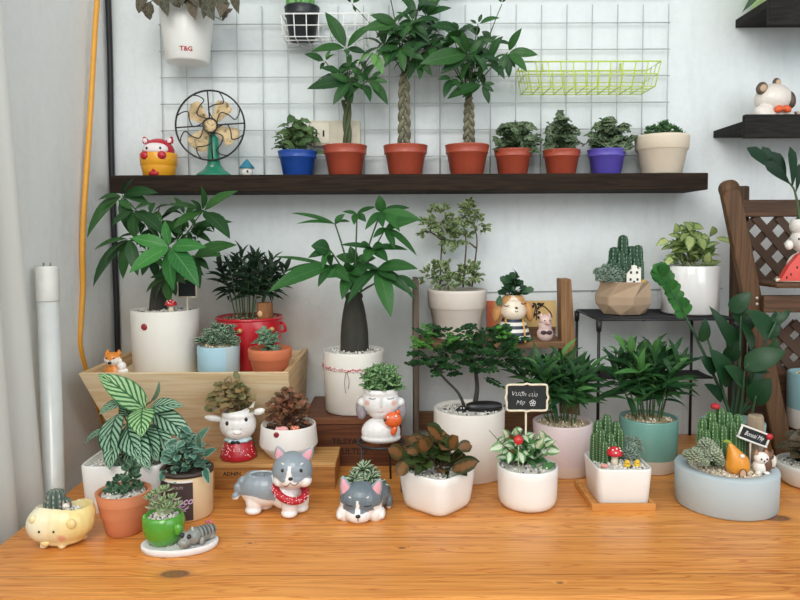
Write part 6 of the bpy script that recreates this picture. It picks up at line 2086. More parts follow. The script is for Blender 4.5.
def K_(x, y): 
    p = at(x, y, Yk - .010); f = (p.z - A.z) / (B.z - A.z)
    return V((p.x, Yk - .0152 + .011 * f, p.z))
for pts in (((536, 320), (537, 308), (535, 303)), ((537, 310), (543, 306), (550, 312), (552, 317)), ((536, 312), (541, 303)), ((534, 316), (540, 312)), ((533, 318), (536, 306), (533, 303))):
    tube(b, catm([K_(*p) for p in pts], 4), .0012, seg=5)
for p, q in (((535, 304), (532, 309)), ((537, 305), (541, 303)), ((540, 306), (545, 303)), ((536, 313), (532, 318)), ((538, 311), (542, 315)), ((534, 308), (530, 306)), ((537, 316), (541, 320))):
    leaf(b, K_(*p), K_(*q), .006, (0, -1, 0), 'ovate', 0, 0, 3)
b.build('sketch', mat('2a2622', .7), cd)
b = MB(); box(b, A.x + .002, B.x - .002, Yk - .013, Yk - .001, zbd + .0003, A.z + .001, .0005); b.build('foot', STANDX, pc)

# --- striped dog-eared planter
Yd = 1.475; s = Yd / FPX
def L(x, y, d=0): return at(x, y, Yd + d * s)
X = L(513, 330).x; zf = zbd + .0004
sg_ = thing('figure_planter', 'brown-eared planter figure in a navy striped shirt with yellow straps, growing small dark leaves', 'potted plant', (X, Yd, zf))
hgt = L(513, 320).z - zf
NAVY, SW = lin('232a44'), lin('e8e3da')
b = MB(); Hb = L(513, 318).z - zf
NS = 7
for k in range(NS):
    z0_, z1_ = Hb * k / NS, Hb * (k + 1) / NS
    rr = lambda z: (18 - 7.5 * (z / Hb) ** 1.6) * s
    pr = [(rr(z0_ + (z1_ - z0_) * i / 3), z0_ + (z1_ - z0_) * i / 3) for i in range(4)]
    if k == 0: pr = [(0, 0), (16.5 * s, 0)] + pr[1:]
    if k == NS - 1: pr = pr + [(0, z1_)]
    lathe(b, X, Yd, zf, pr, 36, m=k % 2)
b.build('striped_shirt', [mat('262c46', .4), mat('e6e1d8', .4)], sg_)
for sx_ in (-1, 1):
    b = MB(); tube(b, [(X + sx_ * (8.5 + 1.2 * t) * s, Yd - math.sqrt(max(0, ((18 - 7.5 * (1 - t) ** 1.6) ** 2 - (8.5 + 1.2 * t) ** 2))) * s - .4 * s, zf + Hb * (1 - t)) for t in [i / 8 for i in range(9)]], 1.0 * s, seg=6)
    b.build('strap', mat('d9a83c', .4), sg_)
hc = L(513, 308)
TAN, CRM = lin('cf9a62'), lin('ead9c2')
def hcol(p, n):
    dx, dz = (p.x - hc.x) / s, (p.z - hc.z) / s
    return TAN if (dx > .5 and dz > 13 - 1.05 * dx) or (dx < -3.5 and dz > 14.5 + 1.05 * dx) else CRM
zt_ = L(513, 294.5).z
def edit(vs, cols):
    for p in vs:
        if p.z > zt_:
            p.z = zt_ if math.hypot(p.x - X, p.y - Yd) > 8.5 * s else zt_ - 4 * s
    return vs, cols
organic('head', [(hc, (14.5 * s, 12.5 * s, 14 * s)), (hc + V((0, -4 * s, -4 * s)), (12 * s, 10 * s, 9 * s)), (hc + V((0, 0, 9 * s)), (11.5 * s, 11 * s, 6 * s))], sg_, hcol, .0012, 6, edit)
hd = LAST
for x, rz in ((497.5, 12), (528.5, -12)):
    b = MB(); ell(b, L(x, 311, 0), (4.6 * s, 6 * s, 11 * s), 14, 10, rot=eul(0, rz, 0)); b.build('ear', mat('c99257', .45, .08), hd)
b = MB(); ell(b, onsurf(hd, 516.5, 308), (1.6 * s, 1.2 * s, 1.2 * s), 10, 7); b.build('nose', BLK, hd)
b = MB()
for pts in (((504, 305.5), (506.5, 307), (509, 305.5)), ((521, 303.5), (523, 305), (526, 303))): tube(b, [onsurf(hd, p_.x, p_.y, .1 * s) for p_ in bez(*[(x, y, 0) for x, y in pts], 5)], .5 * s, seg=5)
tube(b, [onsurf(hd, x, y, .1 * s) for x, y in ((515, 311), (516.5, 312.2), (518, 311))], .4 * s, seg=5)
b.build('face_lines', mat('3a2f2a', .5), hd)
P = dict(X=X, Y=Yd, s=s, zs=zt_ - 2 * s, ri=8 * s, root=sg_)
soil(sg_, X, Yd, zt_ - 3.5 * s, 8.5 * s)
lf, st = MB(), MB()
OVD = leafmat('dark_round_leaf', '24442d', '3d6340', 'plain', '7f9a78', .5)
bush(lf, st, P, (494, 274, 531, 300), 44, 11, 8, 'obov', stems=10, ydep=.8)
for (a_, t_) in (((500, 295), (498.5, 306)), ((508, 284), (500, 277)), ((510, 280), (514, 272)), ((522, 292), (534, 289))): leaf(lf, L(*a_, -8), L(*t_, -12), 7 * s, (0, -1, .3), 'obov')
lf.build('foliage', OVD, sg_); st.build('stems', PETIOLE, sg_)

# --- pale pink figurine with bow tie
Yd = 1.468; s = Yd / FPX
X = L(545, 335).x if False else at(545, 335, Yd).x
pf = thing('animal_figurine', 'pale pink animal figurine with a dark bow tie, on the brown stand', 'figurine', (X, Yd, zf))
PKC = lin('e3c4bc')
zz0 = zf
organic('body', [(V((X, Yd, zz0 + 7 * s)), (8.4 * s, 7 * s, 8 * s)), (V((X, Yd, zz0 + 15 * s)), (6.8 * s, 6 * s, 9 * s)), (V((X, Yd - 1 * s, zz0 + 21 * s)), (6.2 * s, 6 * s, 6 * s))], pf, lambda p, n: PKC, .0011, 5, lambda vs, c: ([V((p.x, p.y, max(p.z, zz0))) for p in vs], c))
for dx in (-4, 4):
    b = MB(); lathe(b, X + dx * s, Yd, zz0 + 24 * s, [(2 * s, 0), (1.6 * s, 2 * s), (0, 5 * s)], 10); b.build('ear', mat('ddb8b0', .5), pf)
b = MB()
for sg in (-1, 1): ell(b, (X + sg * 3 * s, Yd - 7.4 * s, zz0 + 9.5 * s), (2.8 * s, 1.2 * s, 2.2 * s), 10, 7)
ell(b, (X, Yd - 7.8 * s, zz0 + 9.5 * s), 1.2 * s, 8, 6)
b.build('bow_tie', mat('3c2b33', .5), pf)
b = MB(); ell(b, (X + 1.5 * s, Yd - 7.4 * s, zz0 + 18.5 * s), (2.4 * s, 1.8 * s, 1.8 * s), 10, 7); b.build('snout', mat('dba9a4', .5), pf)
b = MB()
for dx in (-1.6, 3.6): ell(b, (X + dx * s, Yd - 6.8 * s, zz0 + 21.5 * s), .7 * s, 6, 5)
b.build('eyes', BLK, pf)

# ================================================================== WIRE RACK AND ITS POTS
RY0, RY1 = 1.40, 1.575
zr = at(640, 318.5, RY0).z
x0, x1 = at(599, 318, RY0).x, .675
rack = thing('wire_rack', 'black folding wire rack against the wall, carrying the beige and glossy white pots', 'rack', ((x0 + x1) / 2, 1.49, TZ))
b = MB()
tube(b, [(x0, RY0, zr - .002), (x1, RY0, zr - .002), (x1, RY1, zr - .002), (x0, RY1, zr - .002), (x0, RY0, zr - .002)], .0028, seg=8)
for i in range(17):
    y = RY0 + (RY1 - RY0) * (i + .5) / 17
    tube(b, [(x0, y, zr - .0015), (x1, y, zr - .0015)], .0015, seg=5)
for x in (x0 + .09, x0 + .18): tube(b, [(x, RY0, zr - .004), (x, RY1, zr - .004)], .0022, seg=6)
b.build('top_shelf', IRON, rack)
z2 = at(640, 378, 1.5).z
b = MB()
tube(b, [(x0, 1.50, z2), (x1, 1.50, z2), (x1, RY1, z2), (x0, RY1, z2), (x0, 1.50, z2)], .0024, seg=8)
for i in range(8):
    y = 1.50 + (RY1 - 1.50) * (i + .5) / 8
    tube(b, [(x0, y, z2 + .0005), (x1, y, z2 + .0005)], .0014, seg=5)
b.build('lower_shelf', IRON, rack)
for x, y in ((x0, RY0), (x1, RY0), (x0, RY1), (x1 - .015, RY1)):
    b = MB(); tube(b, [(x, y, zr - .002), (x, y, TZ + .001)], .0032, seg=8)
    tube(b, [(x, y, zr - .004), (x, y, zr - .026)], .0062, .0050, seg=10); b.build('leg', IRON, rack)

zrt = zr + .0012
Yd = 1.487; s = Yd / FPX
P = placeY(623.5, 57, 281, zrt, Yd)
oct_ = lambda a: 1 / max(abs(math.cos(((a + .42) % (PI / 3.5)) - PI / 7)), .5) * .93
root = thing('cactus_planter', 'beige faceted concrete pot with a cactus cluster, on the black wire rack', 'potted plant', (P['X'], Yd, zrt))
bm = bmesh.new()
import itertools
r_, h_ = P['r'] * 1.0, P['h']
n6 = 7
rings = [(.78, 0), (1.0, .30), (1.02, .55), (.92, 1.0)]
vv = []
for i, (k, z) in enumerate(rings):
    vv.append([bm.verts.new((P['X'] + r_ * k * math.cos(2 * PI * (j + (.5 if i in (0, 3) else 0)) / n6 + .3), Yd + r_ * .92 * k * math.sin(2 * PI * (j + (.5 if i in (0, 3) else 0)) / n6 + .3), zrt + h_ * z)) for j in range(n6)])
bm.faces.new(vv[0][::-1])
for i in range(3):
    for j in range(n6):
        a, b_, c, d = vv[i][j], vv[i][(j + 1) % n6], vv[i + 1][(j + 1) % n6], vv[i + 1][j]
        bm.faces.new((a, b_, c, d))
top = [bm.verts.new((P['X'] + (v.co.x - P['X']) * .88, Yd + (v.co.y - Yd) * .88, v.co.z)) for v in vv[3]]
low = [bm.verts.new((v.co.x, v.co.y, v.co.z - .012)) for v in top]
for j in range(n6):
    k = (j + 1) % n6
    bm.faces.new((vv[3][j], vv[3][k], top[k], top[j])); bm.faces.new((top[j], top[k], low[k], low[j]))
bm.faces.new(low)
bmesh.ops.bevel(bm, geom=[e for e in bm.edges], offset=.0012, segments=1, affect='EDGES')
b = MB(); bmadd(b, bm); P['pot'] = b.build('pot', mat('b39a80', .85, .06, 40, .1), root)
zs = zrt + h_ - .006
gravel('gravel', root, P['X'], Yd, zs - .002, r_ * .74, None, 120, TANGRAVEL)
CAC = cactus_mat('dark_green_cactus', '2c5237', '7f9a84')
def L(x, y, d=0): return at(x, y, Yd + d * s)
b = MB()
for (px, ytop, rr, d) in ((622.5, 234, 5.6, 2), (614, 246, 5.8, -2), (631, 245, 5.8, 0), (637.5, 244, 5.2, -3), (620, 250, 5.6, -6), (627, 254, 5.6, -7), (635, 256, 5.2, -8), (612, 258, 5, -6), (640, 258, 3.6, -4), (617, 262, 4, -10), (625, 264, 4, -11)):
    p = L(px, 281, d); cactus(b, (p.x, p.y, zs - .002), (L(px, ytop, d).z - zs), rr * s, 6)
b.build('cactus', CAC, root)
ECH = leafmat('grey_green_succulent', '5d7a6c', '93aa98', 'edge', 'c9d2c2', .5)
b = MB()
for (px, py, rr) in ((602, 275, 7), (612, 275, 7), (606, 269, 6), (616, 270, 6), (598, 272, 5), (621, 275, 5.5), (600, 279, 5), (610, 280, 5.5), (618, 280, 5)):
    succ_ball(b, L(px, py, -14 + (280 - py) * .6), rr * s, 34)
b.build('succulents', ECH, root)
p = L(634, 284, -19); hz = L(634, 283.5, -19).z
t = thing('house_ornament', 'flat white house ornament with dark windows, in the beige faceted pot', 'ornament', (p.x, p.y, zs))
b = MB()
pts = [(627, 284), (641, 284), (641, 267.5), (639.5, 267.5), (639.5, 270), (637, 268), (637, 266), (634.5, 264.8), (632, 266), (632, 268.5), (627, 274)]
pw = [L(x, y, -19) for x, y in pts]
for q in pw[:2]: q.z = zs + .0005
prism(b, pw, (0, .006, 0)); hb = b.build('house_wall', mat('efece2', .6, .03), t)
b = MB()
for x, y in ((631, 272.5), (637, 272.5), (630.5, 279.5), (634, 282), (637.5, 279.5)):
    q = L(x, y, -19); box(b, q.x - 1 * s, q.x + 1 * s, q.y - .0006, q.y + .0006, q.z - 1.2 * s, q.z + 1.2 * s, 0)
b.build('windows', mat('2a2a2a', .6), hb)
p = L(643, 282, -12)
t = thing('mushroom_ornament', 'tiny yellow ornament beside the white house in the beige faceted pot', 'ornament', (p.x, p.y, zs))
b = MB(); ell(b, (p.x, p.y, zs + 2.6 * s), (2.8 * s, 2.4 * s, 2.6 * s)); b.build('body', mat('d8a93c', .5), t)

Yd = 1.492; s = Yd / FPX
P = placeY(690.5, 60, 265, zrt, Yd)
P = potted('leafy_plant', 'pale yellow-green leafy plant in the glossy white cylinder pot on the wire rack', 'potted plant', P, 'plain', mat('e9e8e6', .15, .02, 20, coat=.8), .985, dep=.010, th=.004)
PALEY = leafmat('pale_yellow_green_leaf', '8fa45c', 'c6cf8f', 'edge', '4f7a3c', .8)
MIDG = leafmat('mid_green_leaf', '4f7a3c', '7f9f58', 'center', 'cfd79c', .7)
lf, l2, st = MB(), MB(), MB()
bush(lf, st, P, (662, 226, 722, 262), 60, 17, 10, 'ovate', stems=24, ydep=.7)
bush(l2, None, P, (656, 224, 728, 264), 44, 18, 10, 'ovate', ydep=.7)
def L(x, y, d=0): return at(x, y, Yd + d * s)
for a_, t_, w in (((668, 240), (656, 246), 8), ((716, 238), (737, 245), 6), ((676, 234), (675, 223), 9), ((712, 236), (712, 226), 10), ((690, 236), (688, 250), 11), ((700, 238), (704, 250), 10), ((672, 258), (664, 266), 8)):
    leaf(lf, L(*a_, -14), L(*t_, -20), w * s, (0, -.9, .5), 'ovate', .1)
lf.build('foliage', PALEY, P['root']); l2.build('green_leaf', MIDG, P['root']); st.build('stems', PALESTEM, P['root'])

# ================================================================== POTS ON THE TABLE, RIGHT HALF
DPALM = leafmat('palm_leaf', '1a3f24', '35602f', 'plain', '6a945e', .45)
DPALM2 = leafmat('bright_palm_leaf', '3d7238', '639650', 'plain', '9cc284', .5)
P = place(562.5, 60, 420, 480, TZ, .97)
def dip(name, c1, c2, frac, h, r=.35):
    n = NT(name); sx = n.n('ShaderNodeSeparateXYZ'); n.l(n.obj(), sx.inputs[0])
    k = n.math('GREATER_THAN', sx.outputs[2], frac * h)
    n.col(n.mix(k, lin(c2), n.mix(n.mapr(n.noise(n.obj(), 30), .3, .7, 0, .35), lin(c1), tuple(x * .8 for x in lin(c1)[:3]) + (1,))))
    n.l(n.mapr(k, 0, 1, .8, r), n.b.inputs['Roughness'])
    return n.m
P = potted('parlor_palm', 'parlor palm in the pale pink cylinder pot with a raw band at its foot', 'potted plant', P, 'plain', dip('pink_glaze', 'e6d4d4', 'e6d6ca', .22, P['h'], .4), .97, fill='gravel', fillmat=TANGRAVEL, dep=.012, th=.004)
lf, l2, st = MB(), MB(), MB()
canes(lf, l2, st, P, (500, 338, 612, 418), 17, 36, 5.2, 15, spread=.62, bright=.12)
lf.build('foliage', DPALM, P['root']); st.build('canes', PETIOLE, P['root'])
tag_part(l2.build('bright_leaf', DPALM2, P['root']), 'brighter green leaf among the dark ones')
P = place(648.5, 60, 416, 476.5, TZ, .97)
P = potted('parlor_palm', 'bushy palm in the teal glazed cylinder pot under the wire rack', 'potted plant', P, 'plain', dip('teal_glaze', '78aa9e', 'd8cebf', .26, P['h'], .2), .97, fill='gravel', fillmat=TANGRAVEL, dep=.012, th=.004)
lf, l2, st = MB(), MB(), MB()
canes(lf, l2, st, P, (592, 332, 704, 414), 18, 34, 5.6, 15, spread=.62, bright=.12)
s = P['s']
def L(x, y, d=0): return at(x, y, P['Y'] + d * s)
for (a_, t_, w) in (((640, 372), (613, 374), 6), ((640, 372), (645, 347), 7), ((640, 372), (632, 352), 7), ((638, 374), (652, 364), 6), ((626, 352), (612, 334), 10), ((632, 352), (630, 334), 8), ((645, 350), (642, 334), 8), ((655, 352), (660, 338), 8), ((620, 356), (608, 346), 8)):
    leaf(l2, L(*a_, -30), L(*t_, -36), w * s, None, 'lance', .1)
lf.build('foliage', DPALM, P['root']); st.build('canes', PETIOLE, P['root'])
tag_part(l2.build('bright_leaf', DPALM2, P['root']), 'bright green leaf standing out from the dark ones')

# --- white front pot with caladium and red bead
P = place(527.5, 61, 464, 515.5, TZ, .93)
P = potted('syngonium_plant', 'rounded white front pot with pale arrow-shaped leaves and a chalkboard sign', 'potted plant', P, 'round', CERW, .96, fill='gravel', dep=.008, th=.003)
ARROW = leafmat('pale_arrow_leaf', '4f8a4a', '86b078', 'center', 'dfe8d2', .85)
lf, l2, st = MB(), MB(), MB()
s = P['s']
def L(x, y, d=0): return at(x, y, P['Y'] + d * s)
bush(lf, st, P, (492, 432, 560, 464), 44, 14, 9, 'ovate', stems=18, ydep=.7)
bush(l2, None, P, (496, 434, 556, 468), 40, 16, 8, 'ovate', ydep=.7)
for a_, t_, w in (((503, 446), (489, 450), 10), ((508, 438), (503, 429), 8), ((516, 436), (515, 428), 8), ((543, 440), (540, 430), 9), ((548, 450), (560, 452), 11), ((520, 452), (523, 464), 9), ((536, 448), (544, 438), 8), ((545, 446), (556, 440), 7), ((510, 452), (508, 464), 8)):
    leaf(lf, L(*a_, -18), L(*t_, -26), w * s, (0, -.9, .45), 'ovate', .08)
tube(st, bez(L(506, 448, -10), L(498, 440, -16), L(489, 430, -18), 6), .0008, .0005, 5)
lf.build('foliage', ARROW, P['root']); l2.build('green_leaf', leafmat('arrow_leaf', '35683a', '5a8a4c', 'plain', '9cc08c', .5), P['root']); st.build('stems', PETIOLE, P['root'])
p = L(518.5, 440, -24)
t = thing('bead_ornament', 'round red bead ornament on a pick among the pale leaves of the white front pot', 'ornament', (p.x, p.y, P['zs']))
b = MB(); ell(b, p, (4.8 * s, 4.4 * s, 4.8 * s), 16, 12); b.build('bead', mat('c32429', .35, .08, coat=.3), t)
b = MB(); tube(b, [(p.x, p.y, P['zs'] - .002), (p.x, p.y, p.z - 4 * s)], .0009, seg=6); b.build('pick', PALESTEM, t)
# chalkboard sign with writing
Ys = P['Y'] + .004
sgn, bd, A, B = board_sign('scalloped chalkboard sign with white handwriting on a cream stake, mid table', (506.5, 547, 384.5, 410.5), Ys, 526, P['zs'], EDGEW, [], .0032)
for o_ in list(sgn.children):
    if o_.name.startswith('frame'): bpy.data.objects.remove(o_)
cxs, czs = (A.x + B.x) / 2, (A.z + B.z) / 2
hw, hh = (B.x - A.x) / 2, (B.z - A.z) / 2
pts = []
for (u, v) in ((-1, -.8), (-1, -.3), (-1.06, 0), (-1, .3), (-1, .8), (-.88, 1), (-.2, 1), (0, 1.09), (.2, 1), (.88, 1), (1, .8), (1, .3), (1.06, 0), (1, -.3), (1, -.8), (.88, -1), (.2, -1), (0, -1.08), (-.2, -1), (-.88, -1), (-1, -.8)):
    pts.append(V((cxs + u * hw, Ys - .0012, czs + v * hh)))
b = MB(); tube(b, catm(pts, 3), .0019, seg=8); b.build('frame', EDGEW, sgn)
CHALK = mat('e9e9e6', .8)
for txt, px, py, sz in (('Vườn của', 524, 394, .0112), ('Mẹ', 520, 402.6, .0112)):
    b = MB(); q = at(px, py, Ys)
    text_mb(b, txt, sz, lambda u, v: V((q.x + u, Ys - .0013, q.z + v - u * .045)), shear=.35, bold=-.0002); b.build('lettering', CHALK, bd)
b = MB(); q = at(532.5, 402.8, Ys)
for k in range(5):
    a = 2 * PI * k / 5 + .3
    c = V((q.x + .0032 * math.cos(a), Ys - .0014, q.z + .0032 * math.sin(a)))
    tube(b, [c + V((.0021 * math.cos(t), 0, .0021 * math.sin(t))) for t in [2 * PI * i / 10 for i in range(11)]], .0005, seg=4)
b.build('chalk_flower', CHALK, bd)

# --- cactus in the square pot on a bamboo saucer
Y0s = onz(622, 511, TZ).y; 
sa0, sa1 = at(592, 508, Y0s).x, at(656, 508, Y0s).x
Y1s = Y0s + .118
BAM = wood_mat('bamboo', 'd99a55', 'b97a3a', 'x', .5, .6)
sa = thing('bamboo_saucer', 'square bamboo saucer with raised edge under the white cactus pot', 'saucer', ((sa0 + sa1) / 2, (Y0s + Y1s) / 2, TZ))
b = MB(); box(b, sa0, sa1, Y0s, Y1s, TZ, TZ + .006, .0015); b.build('base', BAM, sa)
b = MB()
for (xa, xb_, ya, yb_) in ((sa0, sa1, Y0s, Y0s + .006), (sa0, sa1, Y1s - .006, Y1s), (sa0, sa0 + .006, Y0s + .006, Y1s - .006), (sa1 - .006, sa1, Y0s + .006, Y1s - .006)):
    box(b, xa, xb_, ya, yb_, TZ + .0055, TZ + .012, .0012)
b.build('rim', BAM, sa)
zb_ = TZ + .0064
cx_, cy_ = (sa0 + sa1) / 2 + .005, (Y0s + Y1s) / 2 - .002
hx = (sa1 - sa0) / 2 - .0064; hy = (Y1s - Y0s) / 2 - .0085
hq = at(625, 470, cy_ - hy).z - zb_
root = thing('cactus_planter', 'square white pot of tall ribbed cacti with a red toadstool, on the bamboo saucer', 'potted plant', (cx_, cy_, zb_))
f = sq(8)
b = MB()
lathe(b, 0, 0, 0, [(0, 0), (.90, 0), (.92, .002), (1.0, hq - .003), (.99, hq), (.955, hq), (.945, hq - .002), (.93, hq - .012), (0, hq - .012)], 88, f)
b.xf(lambda p: (cx_ + p.x * hx, cy_ + p.y * hy, zb_ + p.z)); b.build('pot', CERW, root)
zs = zb_ + hq - .004
gravel('gravel', root, cx_, cy_, zs - .001, hx * .9, f, 330, TANGRAVEL if False else GRAVEL, sy=hy / hx)
CAC2 = cactus_mat('green_cactus', '3f6a3c', 'aeb88f')
Yk = cy_ + .008; s = Yk / FPX
def L(x, y, d=0): return at(x, y, Yk + d * s)
b = MB()
for (px, ytop, rr, d) in ((606, 413, 5.2, 6), (597.5, 419, 5.2, 4), (615.5, 420, 5.2, 4), (619, 427, 4.6, 0), (601, 428, 4.6, -4), (610, 432, 4.8, -6), (594, 432, 4.2, 0), (604, 440, 4.2, -10), (613, 440, 4, -10)):
    p = L(px, 465, d); cactus(b, (p.x, p.y, zs - .002), L(px, ytop, d).z - zs, rr * s, 6)
b.build('cactus', CAC2, root)
b = MB()
for (px, py, rr, d) in ((629, 454, 7.5, -6), (636, 443, 6.5, 8), (628, 441, 6, 12), (632, 448, 6, 0), (639, 450, 5.5, 4), (636, 457, 4.5, -4)):
    succ_ball(b, L(px, py, d), rr * s, 40)
b.build('succulents', ECH, root)
Yf_ = cy_ - hy * .55
mush = mushroom('red toadstool house ornament with white dots, in the square cactus pot', 614.5, 464, 16.5, 20, Yf_ + .010, zs + .001, REDCAP, mat('e0d2bc', .6))
for px, yy in ((627, 0), (637, .002)):
    c = at(px, 466, Yf_ - .002 + yy); s2 = c.y / FPX
    lab = 'left of two tiny yellow chick ornaments in the square cactus pot' if px < 630 else 'right of two tiny yellow chick ornaments in the square cactus pot'
    t = thing('chick_ornament', lab, 'ornament', (c.x, c.y, zs + .001), 'yellow chicks in the cactus pot')
    CH = mat('e3bd34', .5, .06)
    b = MB(); ell(b, (c.x, c.y, zs + .001 + 2.6 * s2), (3.6 * s2, 3.2 * s2, 2.8 * s2)); b.build('body', CH, t)
    b = MB(); ell(b, (c.x, c.y - .6 * s2, zs + .001 + 5.6 * s2), (2.9 * s2, 2.7 * s2, 2.6 * s2)); h = b.build('head', CH, t)
    b = MB(); ell(b, (c.x, c.y - 3.4 * s2, zs + .001 + 5.2 * s2), (.8 * s2, .8 * s2, .6 * s2), 8, 6); b.build('beak', mat('d8752c', .5), h)
c = at(604.5, 466, Yf_ - .002); s2 = c.y / FPX
t = thing('pig_ornament', 'tiny pink ornament at the left of the toadstool in the square cactus pot', 'ornament', (c.x, c.y, zs + .001))
b = MB(); ell(b, (c.x, c.y, zs + .001 + 2 * s2), (4 * s2, 3 * s2, 2.2 * s2)); b.build('body', mat('dc9c8f', .5, .1), t)
b = MB(); ell(b, (c.x - 2.6 * s2, c.y - 1.6 * s2, zs + .001 + 3.2 * s2), (1.8 * s2, 1.6 * s2, 1.6 * s2)); b.build('head', mat('dc9c8f', .5, .1), t)

# --- round concrete planter
P = place(726, 107, 465, 522.5, TZ, .985)
P = potted('cactus_planter', 'wide grey-blue concrete bowl with a miniature cactus garden, front right of the table', 'potted plant', P, 'plain', mat('b3c0c4', .85, .04, 14, .12), .985, fill=None, dep=.006, th=.02)
root = P['root']; zs = P['zs']; Yc = P['Y']; s = P['s']
gravel('gravel', root, P['X'], Yc, zs + .001, P['r'] - .022, None, 380, pebble_mat('cream_gravel', ['efe6d6', 'e2d5bf', 'f6f0e4', 'cdbb9e', 'e9ddca', 'a08c70']))
def L(x, y, d=0): return at(x, y, Yc + d * s)
b = MB()
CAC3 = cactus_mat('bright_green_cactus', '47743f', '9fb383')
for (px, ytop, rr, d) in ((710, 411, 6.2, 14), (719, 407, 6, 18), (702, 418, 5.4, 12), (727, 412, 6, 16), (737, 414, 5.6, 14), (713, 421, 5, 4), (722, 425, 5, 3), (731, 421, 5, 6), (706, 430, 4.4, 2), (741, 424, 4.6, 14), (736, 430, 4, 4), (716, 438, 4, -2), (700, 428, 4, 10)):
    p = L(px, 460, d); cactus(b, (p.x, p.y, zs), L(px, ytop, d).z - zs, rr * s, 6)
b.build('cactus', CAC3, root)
p = L(715.5, 406.5, 12)
b = MB()
for k in range(9):
    a = 2 * PI * k / 9; ell(b, p + V((2.6 * s * math.cos(a), 2.6 * s * math.sin(a), 0)), (2 * s, 2 * s, 2.4 * s), 8, 6)
ell(b, p + V((0, 0, 1 * s)), (3 * s, 3 * s, 2.6 * s)); b.build('red_flower', mat('b5202c', .4, .12), root)
b = MB()
for (px, py, rr, d) in ((695, 456, 9, -14), (706, 446, 9, -4), (714, 456, 9.5, -16), (702, 455, 7, -8), (712, 448, 7, -6), (688, 455, 6, -6), (704, 463, 5.5, -20), (720, 462, 6, -16)):
    succ_ball(b, L(px, py, d), rr * s, 60, .42)
b.build('succulents', leafmat('pale_grey_succulent', '7d8f74', 'b2bb9f', 'edge', 'd9dbc9', .5), root)
# gourd house
p = L(737, 469, -20); Xg, Yg = p.x, p.y
GOURD = mat('e0922a', .4, .1, 60, coat=.2)
t = thing('gourd_house_ornament', 'orange pear-shaped gourd house ornament in the concrete bowl', 'ornament', (Xg, Yg, zs + .003))
b = MB(); zz = zs + .003
lathe(b, Xg, Yg, zz, [(0, 0), (8 * s, 0), (11 * s, 4 * s), (11.8 * s, 9 * s), (10 * s, 16 * s), (6.5 * s, 22 * s), (4 * s, 26 * s), (2.4 * s, 29 * s), (1.4 * s, 30.5 * s), (0, 31 * s)], 30, lambda a: 1 + .025 * math.cos(8 * a))
b.xf(lambda q: (q.x - max(0, q.z - zz - 16 * s) * .55, q.y, q.z)); g_ = b.build('gourd_body', GOURD, t)
b = MB(); tube(b, catm([(Xg - 7.6 * s, Yg, zz + 30 * s), (Xg - 11 * s, Yg, zz + 32 * s), (Xg - 14 * s, Yg, zz + 31 * s)], 4), 2.2 * s, 1 * s, 8); b.build('stalk', mat('8a9a3a', .5), t)
b = MB(); prism(b, [(Xg + x * s, Yg - 12.3 * s, zz + z * s) for x, z in ((-3, .5), (3, .5), (3, 4.5), (1.8, 6.6), (0, 7.4), (-1.8, 6.6), (-3, 4.5))], (0, 3 * s, 0)); d_ = b.build('door', mat('c9a184', .6), t)
b = MB(); tube(b, [(Xg + x * s, Yg - 12.2 * s, zz + z * s) for x, z in ((-3.3, .3), (-3.3, 4.6), (-2, 7), (0, 7.9), (2, 7), (3.3, 4.6), (3.3, .3))], .6 * s, seg=6); b.build('door_frame', mat('7a4a20', .6), d_)
b = MB(); ell(b, (Xg + .5 * s, Yg - 9 * s, zz + 19.5 * s), (2.6 * s, 1.6 * s, 2 * s), 10, 7); b.build('window', mat('e8e0d4', .5), t)
# stump
p = L(755, 462, 14)
t = thing('wooden_stump_ornament', 'pale driftwood stump standing behind the little sign in the concrete bowl', 'ornament', (p.x, p.y, zs + .002))
b = MB(); zt_ = L(757, 416, 14).z - zs
lathe(b, p.x, p.y, zs + .002, [(0, 0), (9.5 * s, 0), (8 * s, zt_ * .3), (8.4 * s, zt_ * .7), (7.6 * s, zt_ - .003), (6.5 * s, zt_), (0, zt_ * .98)], 26, lambda a: 1 + .08 * math.sin(3 * a) + .04 * math.sin(7 * a)); b.build('wood', mat('a5917a', .9, .25, 60, .5, vsc=(1, 1, .3)), t)
# tilted sign
c0 = L(754, 436, -8)
t = thing('nameplate_sign', 'tilted little chalkboard nameplate with a red bead, in the concrete bowl', 'sign', (c0.x, c0.y, zs + .002))
rot = Matrix.Rotation(math.radians(21), 3, 'Y')
def tl_(u, v, d): return c0 + rot @ V((u * s, d * s, v * s))
b = MB(); hexa(b, [tl_(-15, -6, 0), tl_(15, -6, 0), tl_(15, -6, 1.4), tl_(-15, -6, 1.4), tl_(-15, 6, 0), tl_(15, 6, 0), tl_(15, 6, 1.4), tl_(-15, 6, 1.4)], .0003); bd = b.build('board', mat('1b2224', .7), t)
b = MB(); tube(b, catm([tl_(u, v, -.2) for u, v in ((-15, -5), (-15, 5), (-14, 6.2), (14, 6.2), (15, 5), (15, -5), (14, -6.2), (-14, -6.2), (-15, -5))], 2), 1.1 * s, seg=6); b.build('frame', mat('e6e6e0', .5), t)
b = MB(); text_mb(b, 'Bonsai Mẹ', 6.6, lambda u, v: tl_(u * .72, v, -.3), shear=.3); b.build('lettering', CHALK, bd)
b = MB(); ell(b, tl_(14, 5, -1.5), (3.4 * s, 2.6 * s, 3.2 * s), 12, 9); b.build('bead', mat('b8202c', .4, .1), t)
b = MB(); q = tl_(-1, -6, .8); tube(b, [q, (q.x, q.y, zs + .001)], .9 * s, seg=6); b.build('stake', mat('cfc5b2', .6), t)
